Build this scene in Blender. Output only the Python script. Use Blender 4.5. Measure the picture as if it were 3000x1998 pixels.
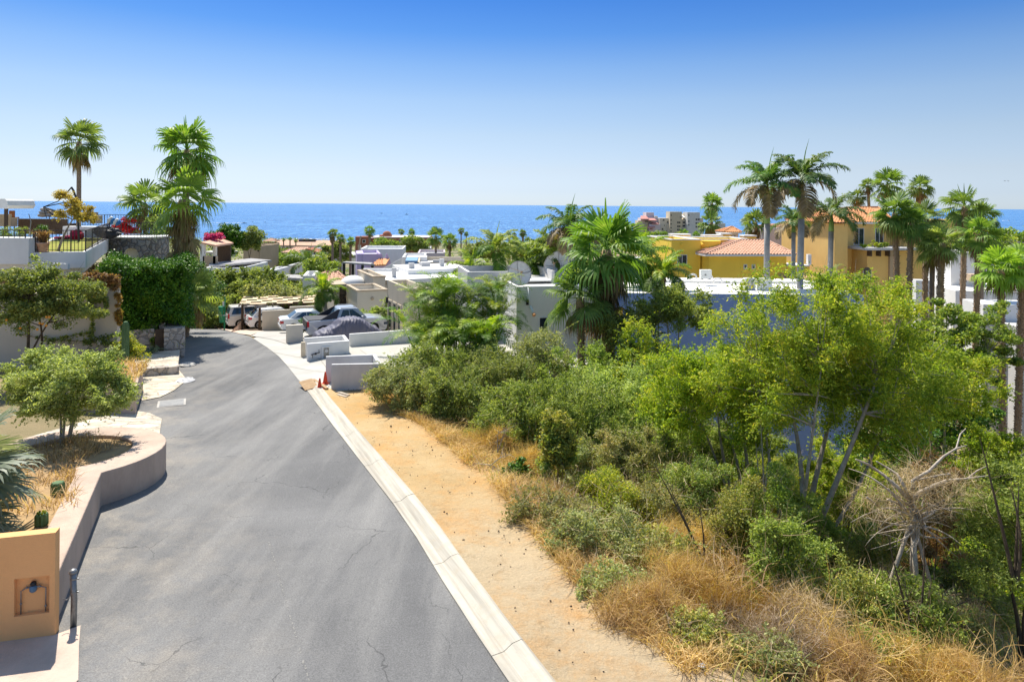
import bpy, bmesh, math, random
import numpy as np
from mathutils import Vector, Matrix, Euler
PI = math.pi
for o in list(bpy.data.objects): bpy.data.objects.remove(o)
SC = bpy.context.scene
COL = SC.collection

# ------------------------------------------------------------------ camera
F = 2000.0; CX = 1500.0; HY = 601.0; ROLL = 0.0085; CZ = 7.2
cam_d = bpy.data.cameras.new('camera'); cam = bpy.data.objects.new('camera', cam_d); COL.objects.link(cam)
cam_d.sensor_width = 36.0; cam_d.lens = 24.0
cam_d.shift_y = -(999 - HY) / 3000.0
cam_d.clip_start = 0.1; cam_d.clip_end = 400000
cam.location = (0, 0, CZ); cam.rotation_euler = (PI / 2, -ROLL, 0)
SC.camera = cam
# ------------------------------------------------------------------ light
SUN_EL = math.radians(58); SUN_AZ = math.radians(-31)      # azimuth from +Y, negative = to the left
W = bpy.data.worlds.new('World'); SC.world = W; W.use_nodes = True
nt = W.node_tree; bg = nt.nodes['Background']
sky = nt.nodes.new('ShaderNodeTexSky'); sky.sky_type = 'NISHITA'; sky.sun_disc = False
sky.sun_elevation = SUN_EL; sky.sun_rotation = SUN_AZ
sky.altitude = 0; sky.air_density = 1.0; sky.dust_density = 0.25; sky.ozone_density = 2.2
hs = nt.nodes.new('ShaderNodeHueSaturation'); hs.inputs['Saturation'].default_value = 1.0
nt.links.new(sky.outputs[0], hs.inputs['Color'])
# the air thins upward: the deep blue of the photograph's sky, by elevation
tcw = nt.nodes.new('ShaderNodeTexCoord'); spx = nt.nodes.new('ShaderNodeSeparateXYZ'); nt.links.new(tcw.outputs['Generated'], spx.inputs[0])
rmpw = nt.nodes.new('ShaderNodeValToRGB'); nt.links.new(spx.outputs['Z'], rmpw.inputs[0])
cr = rmpw.color_ramp; KS = 1.3; cr.elements.remove(cr.elements[1])
SKY = [(0.0,(.517,.654,1.0)),(0.02,(.50,.59,.883)),(0.05,(.558,.575,.737)),(0.10,(.608,.597,.668)),(0.149,(.576,.600,.674)),(0.197,(.436,.543,.690)),(0.243,(.245,.440,.700)),(0.288,(.170,.380,.690)),(0.38,(.25,.45,.75)),(0.55,(1.3,1.25,1.12))]
for i_, (p_, c_) in enumerate(SKY):
    e = cr.elements[0] if i_ == 0 else cr.elements.new(p_)
    e.position = p_; e.color = (*[v*0.775/KS for v in c_], 1)
mulw = nt.nodes.new('ShaderNodeMix'); mulw.data_type = 'RGBA'; mulw.blend_type = 'MULTIPLY'; mulw.inputs[0].default_value = 1.0
nt.links.new(hs.outputs[0], mulw.inputs[6]); nt.links.new(rmpw.outputs[0], mulw.inputs[7])
ksn = nt.nodes.new('ShaderNodeVectorMath'); ksn.operation = 'SCALE'; ksn.inputs['Scale'].default_value = KS; nt.links.new(mulw.outputs[2], ksn.inputs[0])
nt.links.new(ksn.outputs[0], bg.inputs[0]); bg.inputs[1].default_value = 0.15
sd = bpy.data.lights.new('sun', 'SUN'); sd.energy = 5.0; sd.angle = math.radians(0.53); sd.color = (1.0, 0.94, 0.84)
so = bpy.data.objects.new('sun', sd); COL.objects.link(so)
sdir = Vector((math.sin(SUN_AZ) * math.cos(SUN_EL), math.cos(SUN_AZ) * math.cos(SUN_EL), math.sin(SUN_EL)))
so.rotation_euler = sdir.to_track_quat('Z', 'Y').to_euler(); so.location = (0, 0, 60)
SC.view_settings.view_transform = 'Standard'; SC.view_settings.look = 'None'
SC.view_settings.exposure = 0.62; SC.view_settings.gamma = 1.0
SC.cycles.max_bounces = 6; SC.cycles.transparent_max_bounces = 6

# ------------------------------------------------------------------ pixel and terrain helpers
def lv(px, py):
    u = px - CX; v = py - HY
    return u + v * ROLL, v - u * ROLL
def Wp(px, py, Y):                       # world point at depth Y
    u, v = lv(px, py); return Vector((u * Y / F, Y, CZ - v * Y / F))
def Xp(px, Y, py=800): return lv(px, py)[0] * Y / F
def Zp(px, py, Y): return CZ - lv(px, py)[1] * Y / F
AN = math.radians(24.7); DX, DY = -math.sin(AN), math.cos(AN); NX, NY = math.cos(AN), math.sin(AN)
def tt(X, Y): return X * NX + Y * NY - 4.55      # metres right of the road's right edge
def ss(a, b, v):
    v = np.clip((v - a) / (b - a), 0, 1); return v * v * (3 - 2 * v)
TY = [-60, 0, 45, 50, 60, 80, 130, 200, 300, 500, 850, 900, 3000]
TZ = [2.18, 0, -1.64, -2.35, -3.9, -5.5, -8.5, -13, -19.5, -29, -41.0, -46, -80]
def terr(X, Y):
    X = np.asarray(X, float); Y = np.asarray(Y, float)
    z = np.interp(Y, TY, TZ); t = tt(X, Y)
    ts = 3.3 + 11 * ss(29, 36, Y)
    z = z - np.minimum(8.5, (0.3 + 0.6 * ss(29, 36, Y)) * np.maximum(0, t - ts)) * (1 - ss(60, 130, Y))
    z = z + 0.28 * ss(0.5, 3.0, t) * ss(29, 34, Y) * (1 - ss(44, 52, Y)) * (1 - ss(14, 18, t))
    return z
def gz(X, Y): return float(terr(X, Y))
def G(px, py, dz=0.0):                   # where the ray through a pixel meets the ground
    u, v = lv(px, py); a, b = 1.0, 3000.0
    ys = np.concatenate([np.arange(2, 120, 0.25), np.arange(120, 900, 2)])
    h = CZ - v * ys / F - terr(u * ys / F, ys) - dz
    i = np.argmax(h < 0)
    if h[i] >= 0: i = len(ys) - 1
    y0, y1 = ys[max(i - 1, 0)], ys[i]; h0, h1 = h[max(i - 1, 0)], h[i]
    Y = y0 + (y1 - y0) * (h0 / (h0 - h1 + 1e-9)); X = u * Y / F
    return Vector((X, Y, gz(X, Y) + dz))
def along(P, d, px, py=800):             # walk from P along d to pixel column px
    u = lv(px, py)[0]; lam = (u * P[1] - F * P[0]) / (F * d[0] - u * d[1])
    return Vector((P[0] + lam * d[0], P[1] + lam * d[1], P[2] if len(P) > 2 else 0)), lam

# ------------------------------------------------------------------ objects
def tag(o, label=None, cat=None, group=None, kind=None):
    if label: o['label'] = label
    if cat: o['category'] = cat
    if group: o['group'] = group
    if kind: o['kind'] = kind
    return o
def thing(name, label, cat, loc=(0, 0, 0), rotz=0.0, group=None):
    o = bpy.data.objects.new(name, None); COL.objects.link(o); o.empty_display_size = 0.3
    o.location = loc; o.rotation_euler = (0, 0, rotz)
    return tag(o, label, cat, group)
class MB:
    def __init__(s): s.v = []; s.f = []
    def add(s, vs, fs):
        n = len(s.v); s.v += [tuple(p) for p in vs]; s.f += [tuple(i + n for i in f) for f in fs]
    def box(s, x0, x1, y0, y1, z0, z1):
        s.add([(x0,y0,z0),(x1,y0,z0),(x1,y1,z0),(x0,y1,z0),(x0,y0,z1),(x1,y0,z1),(x1,y1,z1),(x0,y1,z1)],
              [(0,3,2,1),(4,5,6,7),(0,1,5,4),(1,2,6,5),(2,3,7,6),(3,0,4,7)]); return s
    def bar(s, a, b, w, h):             # box along a->b, centred, w across and h high
        a = Vector(a); b = Vector(b); d = (b - a).normalized()
        up = Vector((0,0,1)) if abs(d.z) < 0.95 else Vector((0,1,0))
        r = d.cross(up).normalized() * w / 2; u = r.cross(d).normalized() * h / 2
        s.add([a-r-u, a+r-u, a+r+u, a-r+u, b-r-u, b+r-u, b+r+u, b-r+u],
              [(0,1,2,3),(7,6,5,4),(0,4,5,1),(1,5,6,2),(2,6,7,3),(3,7,4,0)]); return s
    def prism(s, poly, z0, z1):         # poly CCW; z may be number or list
        n = len(poly); za = z0 if hasattr(z0, '__len__') else [z0]*n; zb = z1 if hasattr(z1, '__len__') else [z1]*n
        s.add([(p[0],p[1],a) for p,a in zip(poly,za)] + [(p[0],p[1],b) for p,b in zip(poly,zb)],
              [tuple(range(n-1,-1,-1)), tuple(range(n,2*n))] + [(i,(i+1)%n,n+(i+1)%n,n+i) for i in range(n)]); return s
    def wall(s, a, b, th, z0, z1):      # straight wall a->b (2D), thickness to the left of a->b
        a = Vector(a[:2]); b = Vector(b[:2]); d = (b-a).normalized(); l = Vector((-d.y, d.x))*th
        s.prism([a, b, b+l, a+l], z0, z1); return s
    def tube(s, pts, rad, n=6, cap=True):
        pts = [Vector(p) for p in pts]
        if not hasattr(rad, '__len__'): rad = [rad]*len(pts)
        base = len(s.v); ref = None
        for i, p in enumerate(pts):
            d = (pts[min(i+1,len(pts)-1)] - pts[max(i-1,0)])
            d = d.normalized() if d.length > 1e-9 else Vector((0,0,1))
            if ref is None: ref = Vector((1,0,0)) if abs(d.x) < 0.9 else Vector((0,1,0))
            r = (ref - d*ref.dot(d)).normalized(); ref = r; u = d.cross(r)
            for k in range(n):
                a = 2*PI*k/n; s.v.append(tuple(p + (r*math.cos(a)+u*math.sin(a))*rad[i]))
        for i in range(len(pts)-1):
            for k in range(n):
                k2 = (k+1) % n
                s.f.append((base+i*n+k, base+i*n+k2, base+(i+1)*n+k2, base+(i+1)*n+k))
        if cap:
            s.f.append(tuple(base+k for k in range(n-1,-1,-1))); s.f.append(tuple(base+(len(pts)-1)*n+k for k in range(n)))
        return s
    def lathe(s, c, prof, n=20, cap=True):
        base = len(s.v)
        for r, z in prof:
            for k in range(n):
                a = 2*PI*k/n; s.v.append((c[0]+r*math.cos(a), c[1]+r*math.sin(a), c[2]+z))
        for i in range(len(prof)-1):
            for k in range(n):
                k2 = (k+1)%n; s.f.append((base+i*n+k, base+i*n+k2, base+(i+1)*n+k2, base+(i+1)*n+k))
        if cap:
            s.f.append(tuple(base+k for k in range(n-1,-1,-1))); s.f.append(tuple(base+(len(prof)-1)*n+k for k in range(n)))
        return s
    def blob(s, c, r, n=10, m=7, jit=0.0, rng=random):
        base = len(s.v)
        for i in range(m+1):
            th = PI*i/m
            for k in range(n):
                a = 2*PI*k/n; j = 1 + rng.uniform(-jit, jit)
                s.v.append((c[0]+r[0]*j*math.sin(th)*math.cos(a), c[1]+r[1]*j*math.sin(th)*math.sin(a), c[2]+r[2]*j*math.cos(th)))
        for i in range(m):
            for k in range(n):
                k2 = (k+1)%n; s.f.append((base+i*n+k, base+(i+1)*n+k, base+(i+1)*n+k2, base+i*n+k2))
        return s
def link(name, me, mat, parent=None):
    o = bpy.data.objects.new(name, me); COL.objects.link(o)
    if mat is not None:
        for m in (mat if isinstance(mat, (list, tuple)) else [mat]): me.materials.append(m)
    if parent is not None: o.parent = parent
    return o
def build(name, mb, mat, parent=None, world=False, smooth=False, bevel=0.0):
    """world=True: the builder holds world coordinates; they are taken into the parent's frame"""
    vs = mb.v
    if world and parent is not None:
        chain = parent; M_ = Matrix.Identity(4)
        while chain is not None:
            M_ = Matrix.Translation(chain.location) @ Euler(chain.rotation_euler).to_matrix().to_4x4() @ M_
            chain = chain.parent
        Mi = M_.inverted(); vs = [tuple(Mi @ Vector(p)) for p in vs]
    me = bpy.data.meshes.new(name); me.from_pydata(vs, [], mb.f); me.update()
    bm = bmesh.new(); bm.from_mesh(me); bmesh.ops.recalc_face_normals(bm, faces=bm.faces); bm.to_mesh(me); bm.free()
    if smooth: me.polygons.foreach_set('use_smooth', [True]*len(me.polygons))
    o = link(name, me, mat, parent)
    if bevel:
        b = o.modifiers.new('bevel', 'BEVEL'); b.width = bevel; b.segments = 2; b.limit_method = 'ANGLE'; b.angle_limit = 0.6
    return o
def solo(name, mb, mat, label, cat, base=None, **k):    # a thing that is one mesh, origin at its base
    if base is None:
        a = np.array(mb.v); base = ((a[:,0].min()+a[:,0].max())/2, (a[:,1].min()+a[:,1].max())/2, a[:,2].min())
    group = k.pop('group', None); kind = k.pop('kind', None)
    mb.v = [(p[0]-base[0], p[1]-base[1], p[2]-base[2]) for p in mb.v]
    o = build(name, mb, mat, **k); o.location = base
    return tag(o, label, cat, group, kind)
def quads(name, V, mat, parent=None):                   # V: (n,4,3) array
    n = len(V); me = bpy.data.meshes.new(name)
    me.vertices.add(n*4); me.vertices.foreach_set('co', V.reshape(-1).astype(np.float32))
    me.loops.add(n*4); me.loops.foreach_set('vertex_index', np.arange(n*4, dtype=np.int32))
    me.polygons.add(n); me.polygons.foreach_set('loop_start', np.arange(0, n*4, 4, dtype=np.int32))
    me.update(calc_edges=True)
    return link(name, me, mat, parent)
def strips(name, P, Wd, mat, parent=None):              # P,(n,k,3) centrelines, Wd (n,k,3) half widths; each strip one island
    n, k, _ = P.shape; V = np.stack([P-Wd, P+Wd], 2).reshape(-1, 3)      # index (i*k+j)*2+side
    me = bpy.data.meshes.new(name); me.vertices.add(n*k*2); me.vertices.foreach_set('co', V.reshape(-1).astype(np.float32))
    i = np.arange(n)[:,None]*k; j = np.arange(k-1)[None,:]; b = (i+j)*2
    Q = np.stack([b, b+1, b+3, b+2], -1).reshape(-1, 4); m = len(Q)
    me.loops.add(m*4); me.loops.foreach_set('vertex_index', Q.reshape(-1).astype(np.int32))
    me.polygons.add(m); me.polygons.foreach_set('loop_start', np.arange(0, m*4, 4, dtype=np.int32))
    me.update(calc_edges=True)
    return link(name, me, mat, parent)
def copy_tree(o, parent=None):
    c = o.copy(); COL.objects.link(c)
    if parent is not None: c.parent = parent
    for ch in list(o.children): copy_tree(ch, c)
    return c

# ------------------------------------------------------------------ materials
def newmat(name):
    m = bpy.data.materials.new(name); m.use_nodes = True; return m, m.node_tree, m.node_tree.nodes['Principled BSDF']
def N_(nt, t, **k):
    n = nt.nodes.new(t)
    for a, b in k.items(): setattr(n, a, b)
    return n
def mixc(nt, fac, a, b, blend='MIX'):
    m = N_(nt, 'ShaderNodeMix', data_type='RGBA', blend_type=blend)
    for i, x in ((0, fac), (6, a), (7, b)):
        if isinstance(x, (int, float)): m.inputs[i].default_value = x
        elif isinstance(x, tuple): m.inputs[i].default_value = (*x, 1) if len(x) == 3 else x
        else: nt.links.new(x, m.inputs[i])
    return m.outputs[2]
def noise(nt, co, scale, detail=4, rough=0.6, dist=0.0):
    n = N_(nt, 'ShaderNodeTexNoise'); n.inputs['Scale'].default_value = scale; n.inputs['Detail'].default_value = detail
    n.inputs['Roughness'].default_value = rough; n.inputs['Distortion'].default_value = dist
    if co is not None: nt.links.new(co, n.inputs['Vector'])
    return n.outputs['Fac']
def ramp(nt, fac, stops):
    r = N_(nt, 'ShaderNodeValToRGB'); nt.links.new(fac, r.inputs[0]); e = r.color_ramp.elements
    e[0].position, e[1].position = stops[0][0], stops[-1][0]
    def c4(c): return (c, c, c, 1) if isinstance(c, (int, float)) else (*c, 1)
    e[0].color, e[1].color = c4(stops[0][1]), c4(stops[-1][1])
    for p, c in stops[1:-1]: x = e.new(p); x.color = c4(c)
    return r.outputs[0]
def bumpn(nt, h, strength, dist, bs):
    b = N_(nt, 'ShaderNodeBump'); b.inputs['Strength'].default_value = strength; b.inputs['Distance'].default_value = dist
    nt.links.new(h, b.inputs['Height']); nt.links.new(b.outputs[0], bs.inputs['Normal']); return b
def mapping(nt, co, scale=(1,1,1), rot=(0,0,0)):
    m = N_(nt, 'ShaderNodeMapping'); m.inputs['Scale'].default_value = scale; m.inputs['Rotation'].default_value = rot
    nt.links.new(co, m.inputs['Vector']); return m.outputs[0]
def plain(name, col, rough=0.8, metal=0.0, col2=None, sc=1.5, bump=0.0, bsc=30, spec=0.3, streak=False, amt=(0.35, 0.7)):
    m, nt, bs = newmat(name); bs.inputs['Base Color'].default_value = (*col, 1); bs.inputs['Roughness'].default_value = rough
    bs.inputs['Metallic'].default_value = metal; bs.inputs['Specular IOR Level'].default_value = spec
    tc = N_(nt, 'ShaderNodeTexCoord').outputs['Object']
    if col2:
        co = mapping(nt, tc, (1, 1, 0.18)) if streak else tc
        f = ramp(nt, noise(nt, co, sc, 6, 0.65), [(amt[0], 0.0), (amt[1], 1.0)])
        nt.links.new(mixc(nt, f, col, col2), bs.inputs['Base Color'])
    if bump: bumpn(nt, noise(nt, tc, bsc, 4), bump, 0.02, bs)
    return m
def stucco(name, col, stain=0.82, bump=0.5):
    m, nt, bs = newmat(name); bs.inputs['Roughness'].default_value = 0.9; bs.inputs['Specular IOR Level'].default_value = 0.2
    tc = N_(nt, 'ShaderNodeTexCoord').outputs['Object']
    a = ramp(nt, noise(nt, mapping(nt, tc, (1,1,0.4)), 1.1, 7, 0.7), [(0.30, 0.35+0.65*stain), (0.66, 1.0)])
    b = ramp(nt, noise(nt, tc, 0.5, 5), [(0.3, 0.93), (0.7, 1.04)])
    nt.links.new(mixc(nt, 1.0, mixc(nt, 1.0, col, a, 'MULTIPLY'), b, 'MULTIPLY'), bs.inputs['Base Color'])
    bumpn(nt, noise(nt, tc, 25, 5, 0.7), bump, 0.02, bs)
    return m
def leafmat(name, cols, trans=0.35, rough=0.55, spec=0.25, gain=1.6, iw=0.62):
    trans = min(.5, trans+.1); rough = max(rough, .5); spec = min(spec, .3)
    m, nt, bs = newmat(name)
    g = N_(nt, 'ShaderNodeNewGeometry'); tc = N_(nt, 'ShaderNodeTexCoord').outputs['Object']
    n = len(cols); st = [(i/(n-1), tuple(min(.8, v*gain) for v in c)) for i, c in enumerate(cols)]
    a = N_(nt, 'ShaderNodeMath', operation='MULTIPLY'); nt.links.new(g.outputs['Random Per Island'], a.inputs[0]); a.inputs[1].default_value = iw
    b = N_(nt, 'ShaderNodeMath', operation='MULTIPLY_ADD'); nt.links.new(noise(nt, tc, 0.9 if iw > .5 else 2.2, 3), b.inputs[0]); b.inputs[1].default_value = 1.1 if iw > .5 else 1.7; b.inputs[2].default_value = -0.36 if iw > .5 else -.50
    c = N_(nt, 'ShaderNodeMath', operation='ADD'); nt.links.new(a.outputs[0], c.inputs[0]); nt.links.new(b.outputs[0], c.inputs[1])
    col = ramp(nt, c.outputs[0], st)
    oi = N_(nt, 'ShaderNodeObjectInfo'); hv = N_(nt, 'ShaderNodeHueSaturation'); nt.links.new(col, hv.inputs['Color'])
    for k_, (lo, hi) in (('Value', (1.04, 1.1)), ('Hue', (.497, .503)), ('Saturation', (.98, 1.02))) if name in ('acacia_leaf','red_petals','magenta_petals','golden_leaf','hedge_leaf') else (('Value', (.92, 1.28)), ('Hue', (.486, .508)), ('Saturation', (.88, 1.05))):
        mr = N_(nt, 'ShaderNodeMapRange'); nt.links.new(oi.outputs['Random'], mr.inputs[0]); mr.inputs[3].default_value = lo; mr.inputs[4].default_value = hi; nt.links.new(mr.outputs[0], hv.inputs[k_])
    col = hv.outputs[0]
    nt.links.new(col, bs.inputs['Base Color']); bs.inputs['Roughness'].default_value = rough; bs.inputs['Specular IOR Level'].default_value = spec
    t = N_(nt, 'ShaderNodeBsdfTranslucent'); tcol = mixc(nt, 1.0, col, (1.25, 1.25, 0.5), 'MULTIPLY'); nt.links.new(tcol, t.inputs[0])
    mx = N_(nt, 'ShaderNodeMixShader'); mx.inputs[0].default_value = trans
    nt.links.new(bs.outputs[0], mx.inputs[1]); nt.links.new(t.outputs[0], mx.inputs[2])
    nt.links.new(mx.outputs[0], nt.nodes['Material Output'].inputs[0])
    return m
def stone(name, cols, mortar, scale=2.2, bump=0.9, flat=(1,1,1), mw=0.07):
    m, nt, bs = newmat(name); bs.inputs['Roughness'].default_value = 0.85; bs.inputs['Specular IOR Level'].default_value = 0.2
    tc = N_(nt, 'ShaderNodeTexCoord').outputs['Object']; co = mapping(nt, tc, flat)
    nz = N_(nt, 'ShaderNodeTexNoise'); nz.inputs['Scale'].default_value = 2.5; nt.links.new(co, nz.inputs['Vector'])
    off = N_(nt, 'ShaderNodeVectorMath', operation='MULTIPLY_ADD'); nt.links.new(nz.outputs['Color'], off.inputs[0]); off.inputs[1].default_value = (0.35,)*3; nt.links.new(co, off.inputs[2])
    v = N_(nt, 'ShaderNodeTexVoronoi'); v.inputs['Scale'].default_value = scale; nt.links.new(off.outputs[0], v.inputs['Vector'])
    e = N_(nt, 'ShaderNodeTexVoronoi', feature='DISTANCE_TO_EDGE'); e.inputs['Scale'].default_value = scale; nt.links.new(off.outputs[0], e.inputs['Vector'])
    sp = N_(nt, 'ShaderNodeSeparateColor'); nt.links.new(v.outputs['Color'], sp.inputs[0])
    n = len(cols); c = ramp(nt, sp.outputs[0], [(i/(n-1), x) for i, x in enumerate(cols)])
    c = mixc(nt, 1.0, c, ramp(nt, noise(nt, tc, 14, 5), [(0.3, 0.75), (0.7, 1.15)]), 'MULTIPLY')
    edge = ramp(nt, e.outputs['Distance'], [(mw*0.4, 0.0), (mw, 1.0)])
    nt.links.new(mixc(nt, edge, mortar, c), bs.inputs['Base Color'])
    bumpn(nt, ramp(nt, e.outputs['Distance'], [(0, 0.0), (mw*2.2, 1.0)]), bump, 0.06, bs)
    return m
def glassmat(name, col=(0.02, 0.03, 0.05), rough=0.05):
    m, nt, bs = newmat(name); bs.inputs['Base Color'].default_value = (*col, 1); bs.inputs['Roughness'].default_value = rough
    bs.inputs['Specular IOR Level'].default_value = 0.8; return m
def paint(name, col, rough=0.25, metal=0.0, coat=0.6):
    m, nt, bs = newmat(name); bs.inputs['Roughness'].default_value = rough; bs.inputs['Metallic'].default_value = metal
    bs.inputs['Coat Weight'].default_value = coat; bs.inputs['Coat Roughness'].default_value = 0.06
    tc = N_(nt, 'ShaderNodeTexCoord').outputs['Object']
    f = ramp(nt, noise(nt, tc, 3.0, 6, 0.7), [(0.35, 0.90), (0.65, 1.0)])
    nt.links.new(mixc(nt, 1.0, col, f, 'MULTIPLY'), bs.inputs['Base Color']); return m

MT = {}
def asphalt():
    m, nt, bs = newmat('asphalt'); tc = N_(nt, 'ShaderNodeNewGeometry').outputs['Position']
    big = noise(nt, mapping(nt, tc, (1, 1, 1), (0, 0, -AN)), 0.16, 5, 0.6, 0.4)
    road = mapping(nt, tc, (0.9, 0.12, 1), (0, 0, -AN))
    lane = noise(nt, road, 0.9, 5, 0.6)
    base = mixc(nt, ramp(nt, big, [(0.35, 0.0), (0.65, 1.0)]), (0.115, 0.114, 0.113), (0.185, 0.182, 0.177))
    base = mixc(nt, ramp(nt, lane, [(0.42, 0.0), (0.72, 0.75)]), base, (0.27, 0.262, 0.245))
    tan = ramp(nt, noise(nt, tc, 0.75, 7, 0.7), [(0.46, 0.0), (0.74, 0.75)])
    sx = N_(nt, 'ShaderNodeSeparateXYZ'); nt.links.new(mapping(nt, tc, (1,1,1), (0,0,-AN)), sx.inputs[0])
    left = N_(nt, 'ShaderNodeMapRange'); nt.links.new(sx.outputs[0], left.inputs[0])
    left.inputs[1].default_value = -2.2; left.inputs[2].default_value = 2.2; left.inputs[3].default_value = 1.0; left.inputs[4].default_value = 0.0
    tm = N_(nt, 'ShaderNodeMath', operation='MULTIPLY'); nt.links.new(tan, tm.inputs[0]); nt.links.new(left.outputs[0], tm.inputs[1])
    base = mixc(nt, tm.outputs[0], base, (0.36, 0.315, 0.25))
    # cracks
    wig = N_(nt, 'ShaderNodeTexNoise'); wig.inputs['Scale'].default_value = 1.6; wig.inputs['Detail'].default_value = 6; nt.links.new(tc, wig.inputs['Vector'])
    off = N_(nt, 'ShaderNodeVectorMath', operation='MULTIPLY_ADD'); nt.links.new(wig.outputs['Color'], off.inputs[0]); off.inputs[1].default_value = (0.9, 0.9, 0); nt.links.new(tc, off.inputs[2])
    vo = N_(nt, 'ShaderNodeTexVoronoi', feature='DISTANCE_TO_EDGE', voronoi_dimensions='2D'); vo.inputs['Scale'].default_value = 0.42; nt.links.new(off.outputs[0], vo.inputs['Vector'])
    ck = ramp(nt, vo.outputs['Distance'], [(0.002, 1.0), (0.007, 0.0)])
    mask = ramp(nt, noise(nt, tc, 0.35, 2), [(0.48, 0.0), (0.56, 0.75)])
    cm = N_(nt, 'ShaderNodeMath', operation='MULTIPLY'); nt.links.new(ck, cm.inputs[0]); nt.links.new(mask, cm.inputs[1])
    base = mixc(nt, cm.outputs[0], base, (0.05, 0.05, 0.05))
    gr = noise(nt, tc, 38, 3, 0.8)
    base = mixc(nt, 1.0, base, ramp(nt, gr, [(0.3, 0.62), (0.7, 1.32)]), 'MULTIPLY')
    nt.links.new(base, bs.inputs['Base Color']); bs.inputs['Roughness'].default_value = 0.85; bs.inputs['Specular IOR Level'].default_value = 0.25
    bumpn(nt, noise(nt, tc, 90, 3, 0.8), 0.5, 0.01, bs); return m
def dirt():
    m, nt, bs = newmat('dirt'); tc = N_(nt, 'ShaderNodeNewGeometry').outputs['Position']
    c = mixc(nt, ramp(nt, noise(nt, tc, 0.45, 6, 0.65), [(0.35, 0.0), (0.65, 1.0)]), (0.52, 0.345, 0.155), (0.58, 0.43, 0.235))
    sx = N_(nt, 'ShaderNodeSeparateXYZ'); nt.links.new(tc, sx.inputs[0])
    far = N_(nt, 'ShaderNodeMapRange'); nt.links.new(sx.outputs[1], far.inputs[0]); far.inputs[1].default_value = 14.5; far.inputs[2].default_value = 19.5
    c = mixc(nt, far.outputs[0], mixc(nt, 0.55, c, (0.60, 0.495, 0.35)), c)
    c = mixc(nt, ramp(nt, noise(nt, tc, 0.8, 7, 0.75), [(0.48, 0.0), (0.70, 0.7)]), c, (0.62, 0.33, 0.11))
    c = mixc(nt, ramp(nt, noise(nt, tc, 2.4, 7, 0.75), [(0.55, 0.0), (0.68, 0.55)]), c, (0.40, 0.27, 0.14))
    c = mixc(nt, 1.0, c, ramp(nt, noise(nt, tc, 22, 5, 0.8), [(0.25, 0.80), (0.7, 1.1)]), 'MULTIPLY')
    nt.links.new(c, bs.inputs['Base Color']); bs.inputs['Roughness'].default_value = 0.95; bs.inputs['Specular IOR Level'].default_value = 0.1
    bumpn(nt, noise(nt, tc, 5, 9, 0.8), 1.0, 0.10, bs); return m
def groundmat():
    m, nt, bs = newmat('hillside_soil'); tc = N_(nt, 'ShaderNodeNewGeometry').outputs['Position']
    c = mixc(nt, ramp(nt, noise(nt, tc, 0.25, 6, 0.65), [(0.35, 0.0), (0.65, 1.0)]), (0.30, 0.22, 0.12), (0.16, 0.14, 0.06))
    sx = N_(nt, 'ShaderNodeSeparateXYZ'); nt.links.new(tc, sx.inputs[0])
    far = N_(nt, 'ShaderNodeMapRange'); nt.links.new(sx.outputs[1], far.inputs[0]); far.inputs[1].default_value = 55; far.inputs[2].default_value = 110
    g = mixc(nt, ramp(nt, noise(nt, tc, 0.06, 6, 0.7), [(0.42, 0.0), (0.62, 1.0)]), (0.10, 0.12, 0.045), (0.32, 0.25, 0.15))
    nt.links.new(mixc(nt, far.outputs[0], c, g), bs.inputs['Base Color']); bs.inputs['Roughness'].default_value = 1.0
    bumpn(nt, noise(nt, tc, 5, 6, 0.75), 0.8, 0.08, bs); return m
def seamat():
    m, nt, bs = newmat('sea_water'); tc = N_(nt, 'ShaderNodeNewGeometry').outputs['Position']
    sw = mapping(nt, tc, (0.55, 0.14, 1), (0, 0, math.radians(12)))
    h1 = noise(nt, mapping(nt, tc, (0.30, 0.06, 1)), 0.9, 3, 0.85); h2 = noise(nt, sw, 0.10, 3, 0.6)
    c = mixc(nt, ramp(nt, noise(nt, mapping(nt, tc, (0.6, 2.5, 1)), 0.0012, 4), [(0.4, 0.0), (0.6, 1.0)]), (0.022, 0.125, 0.33), (0.038, 0.165, 0.39))
    s1 = ramp(nt, noise(nt, mapping(nt, tc, (0.22, 0.035, 1)), 1.0, 2, 0.7), [(0.53, 0.0), (0.66, 1.0)]); s2 = ramp(nt, noise(nt, mapping(nt, tc, (0.06, 0.006, 1)), 1.0, 2, 0.7), [(0.53, 0.0), (0.68, .8)])
    c = mixc(nt, s1, c, (0.14, 0.34, 0.62)); c = mixc(nt, s2, c, (0.12, 0.31, 0.60))  # lighter blue flecks: whitecaps and sparkle put into the colour
    nt.links.new(c, bs.inputs['Base Color']); bs.inputs['Roughness'].default_value = 0.24; bs.inputs['Specular IOR Level'].default_value = 0.22; bs.inputs['IOR'].default_value = 1.33
    ad = N_(nt, 'ShaderNodeMath', operation='ADD'); nt.links.new(h1, ad.inputs[0]); nt.links.new(h2, ad.inputs[1])
    bumpn(nt, ad.outputs[0], 1.0, 3.2, bs); return m
MT['asphalt'] = asphalt(); MT['dirt'] = dirt(); MT['ground'] = groundmat(); MT['sea'] = seamat()
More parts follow.
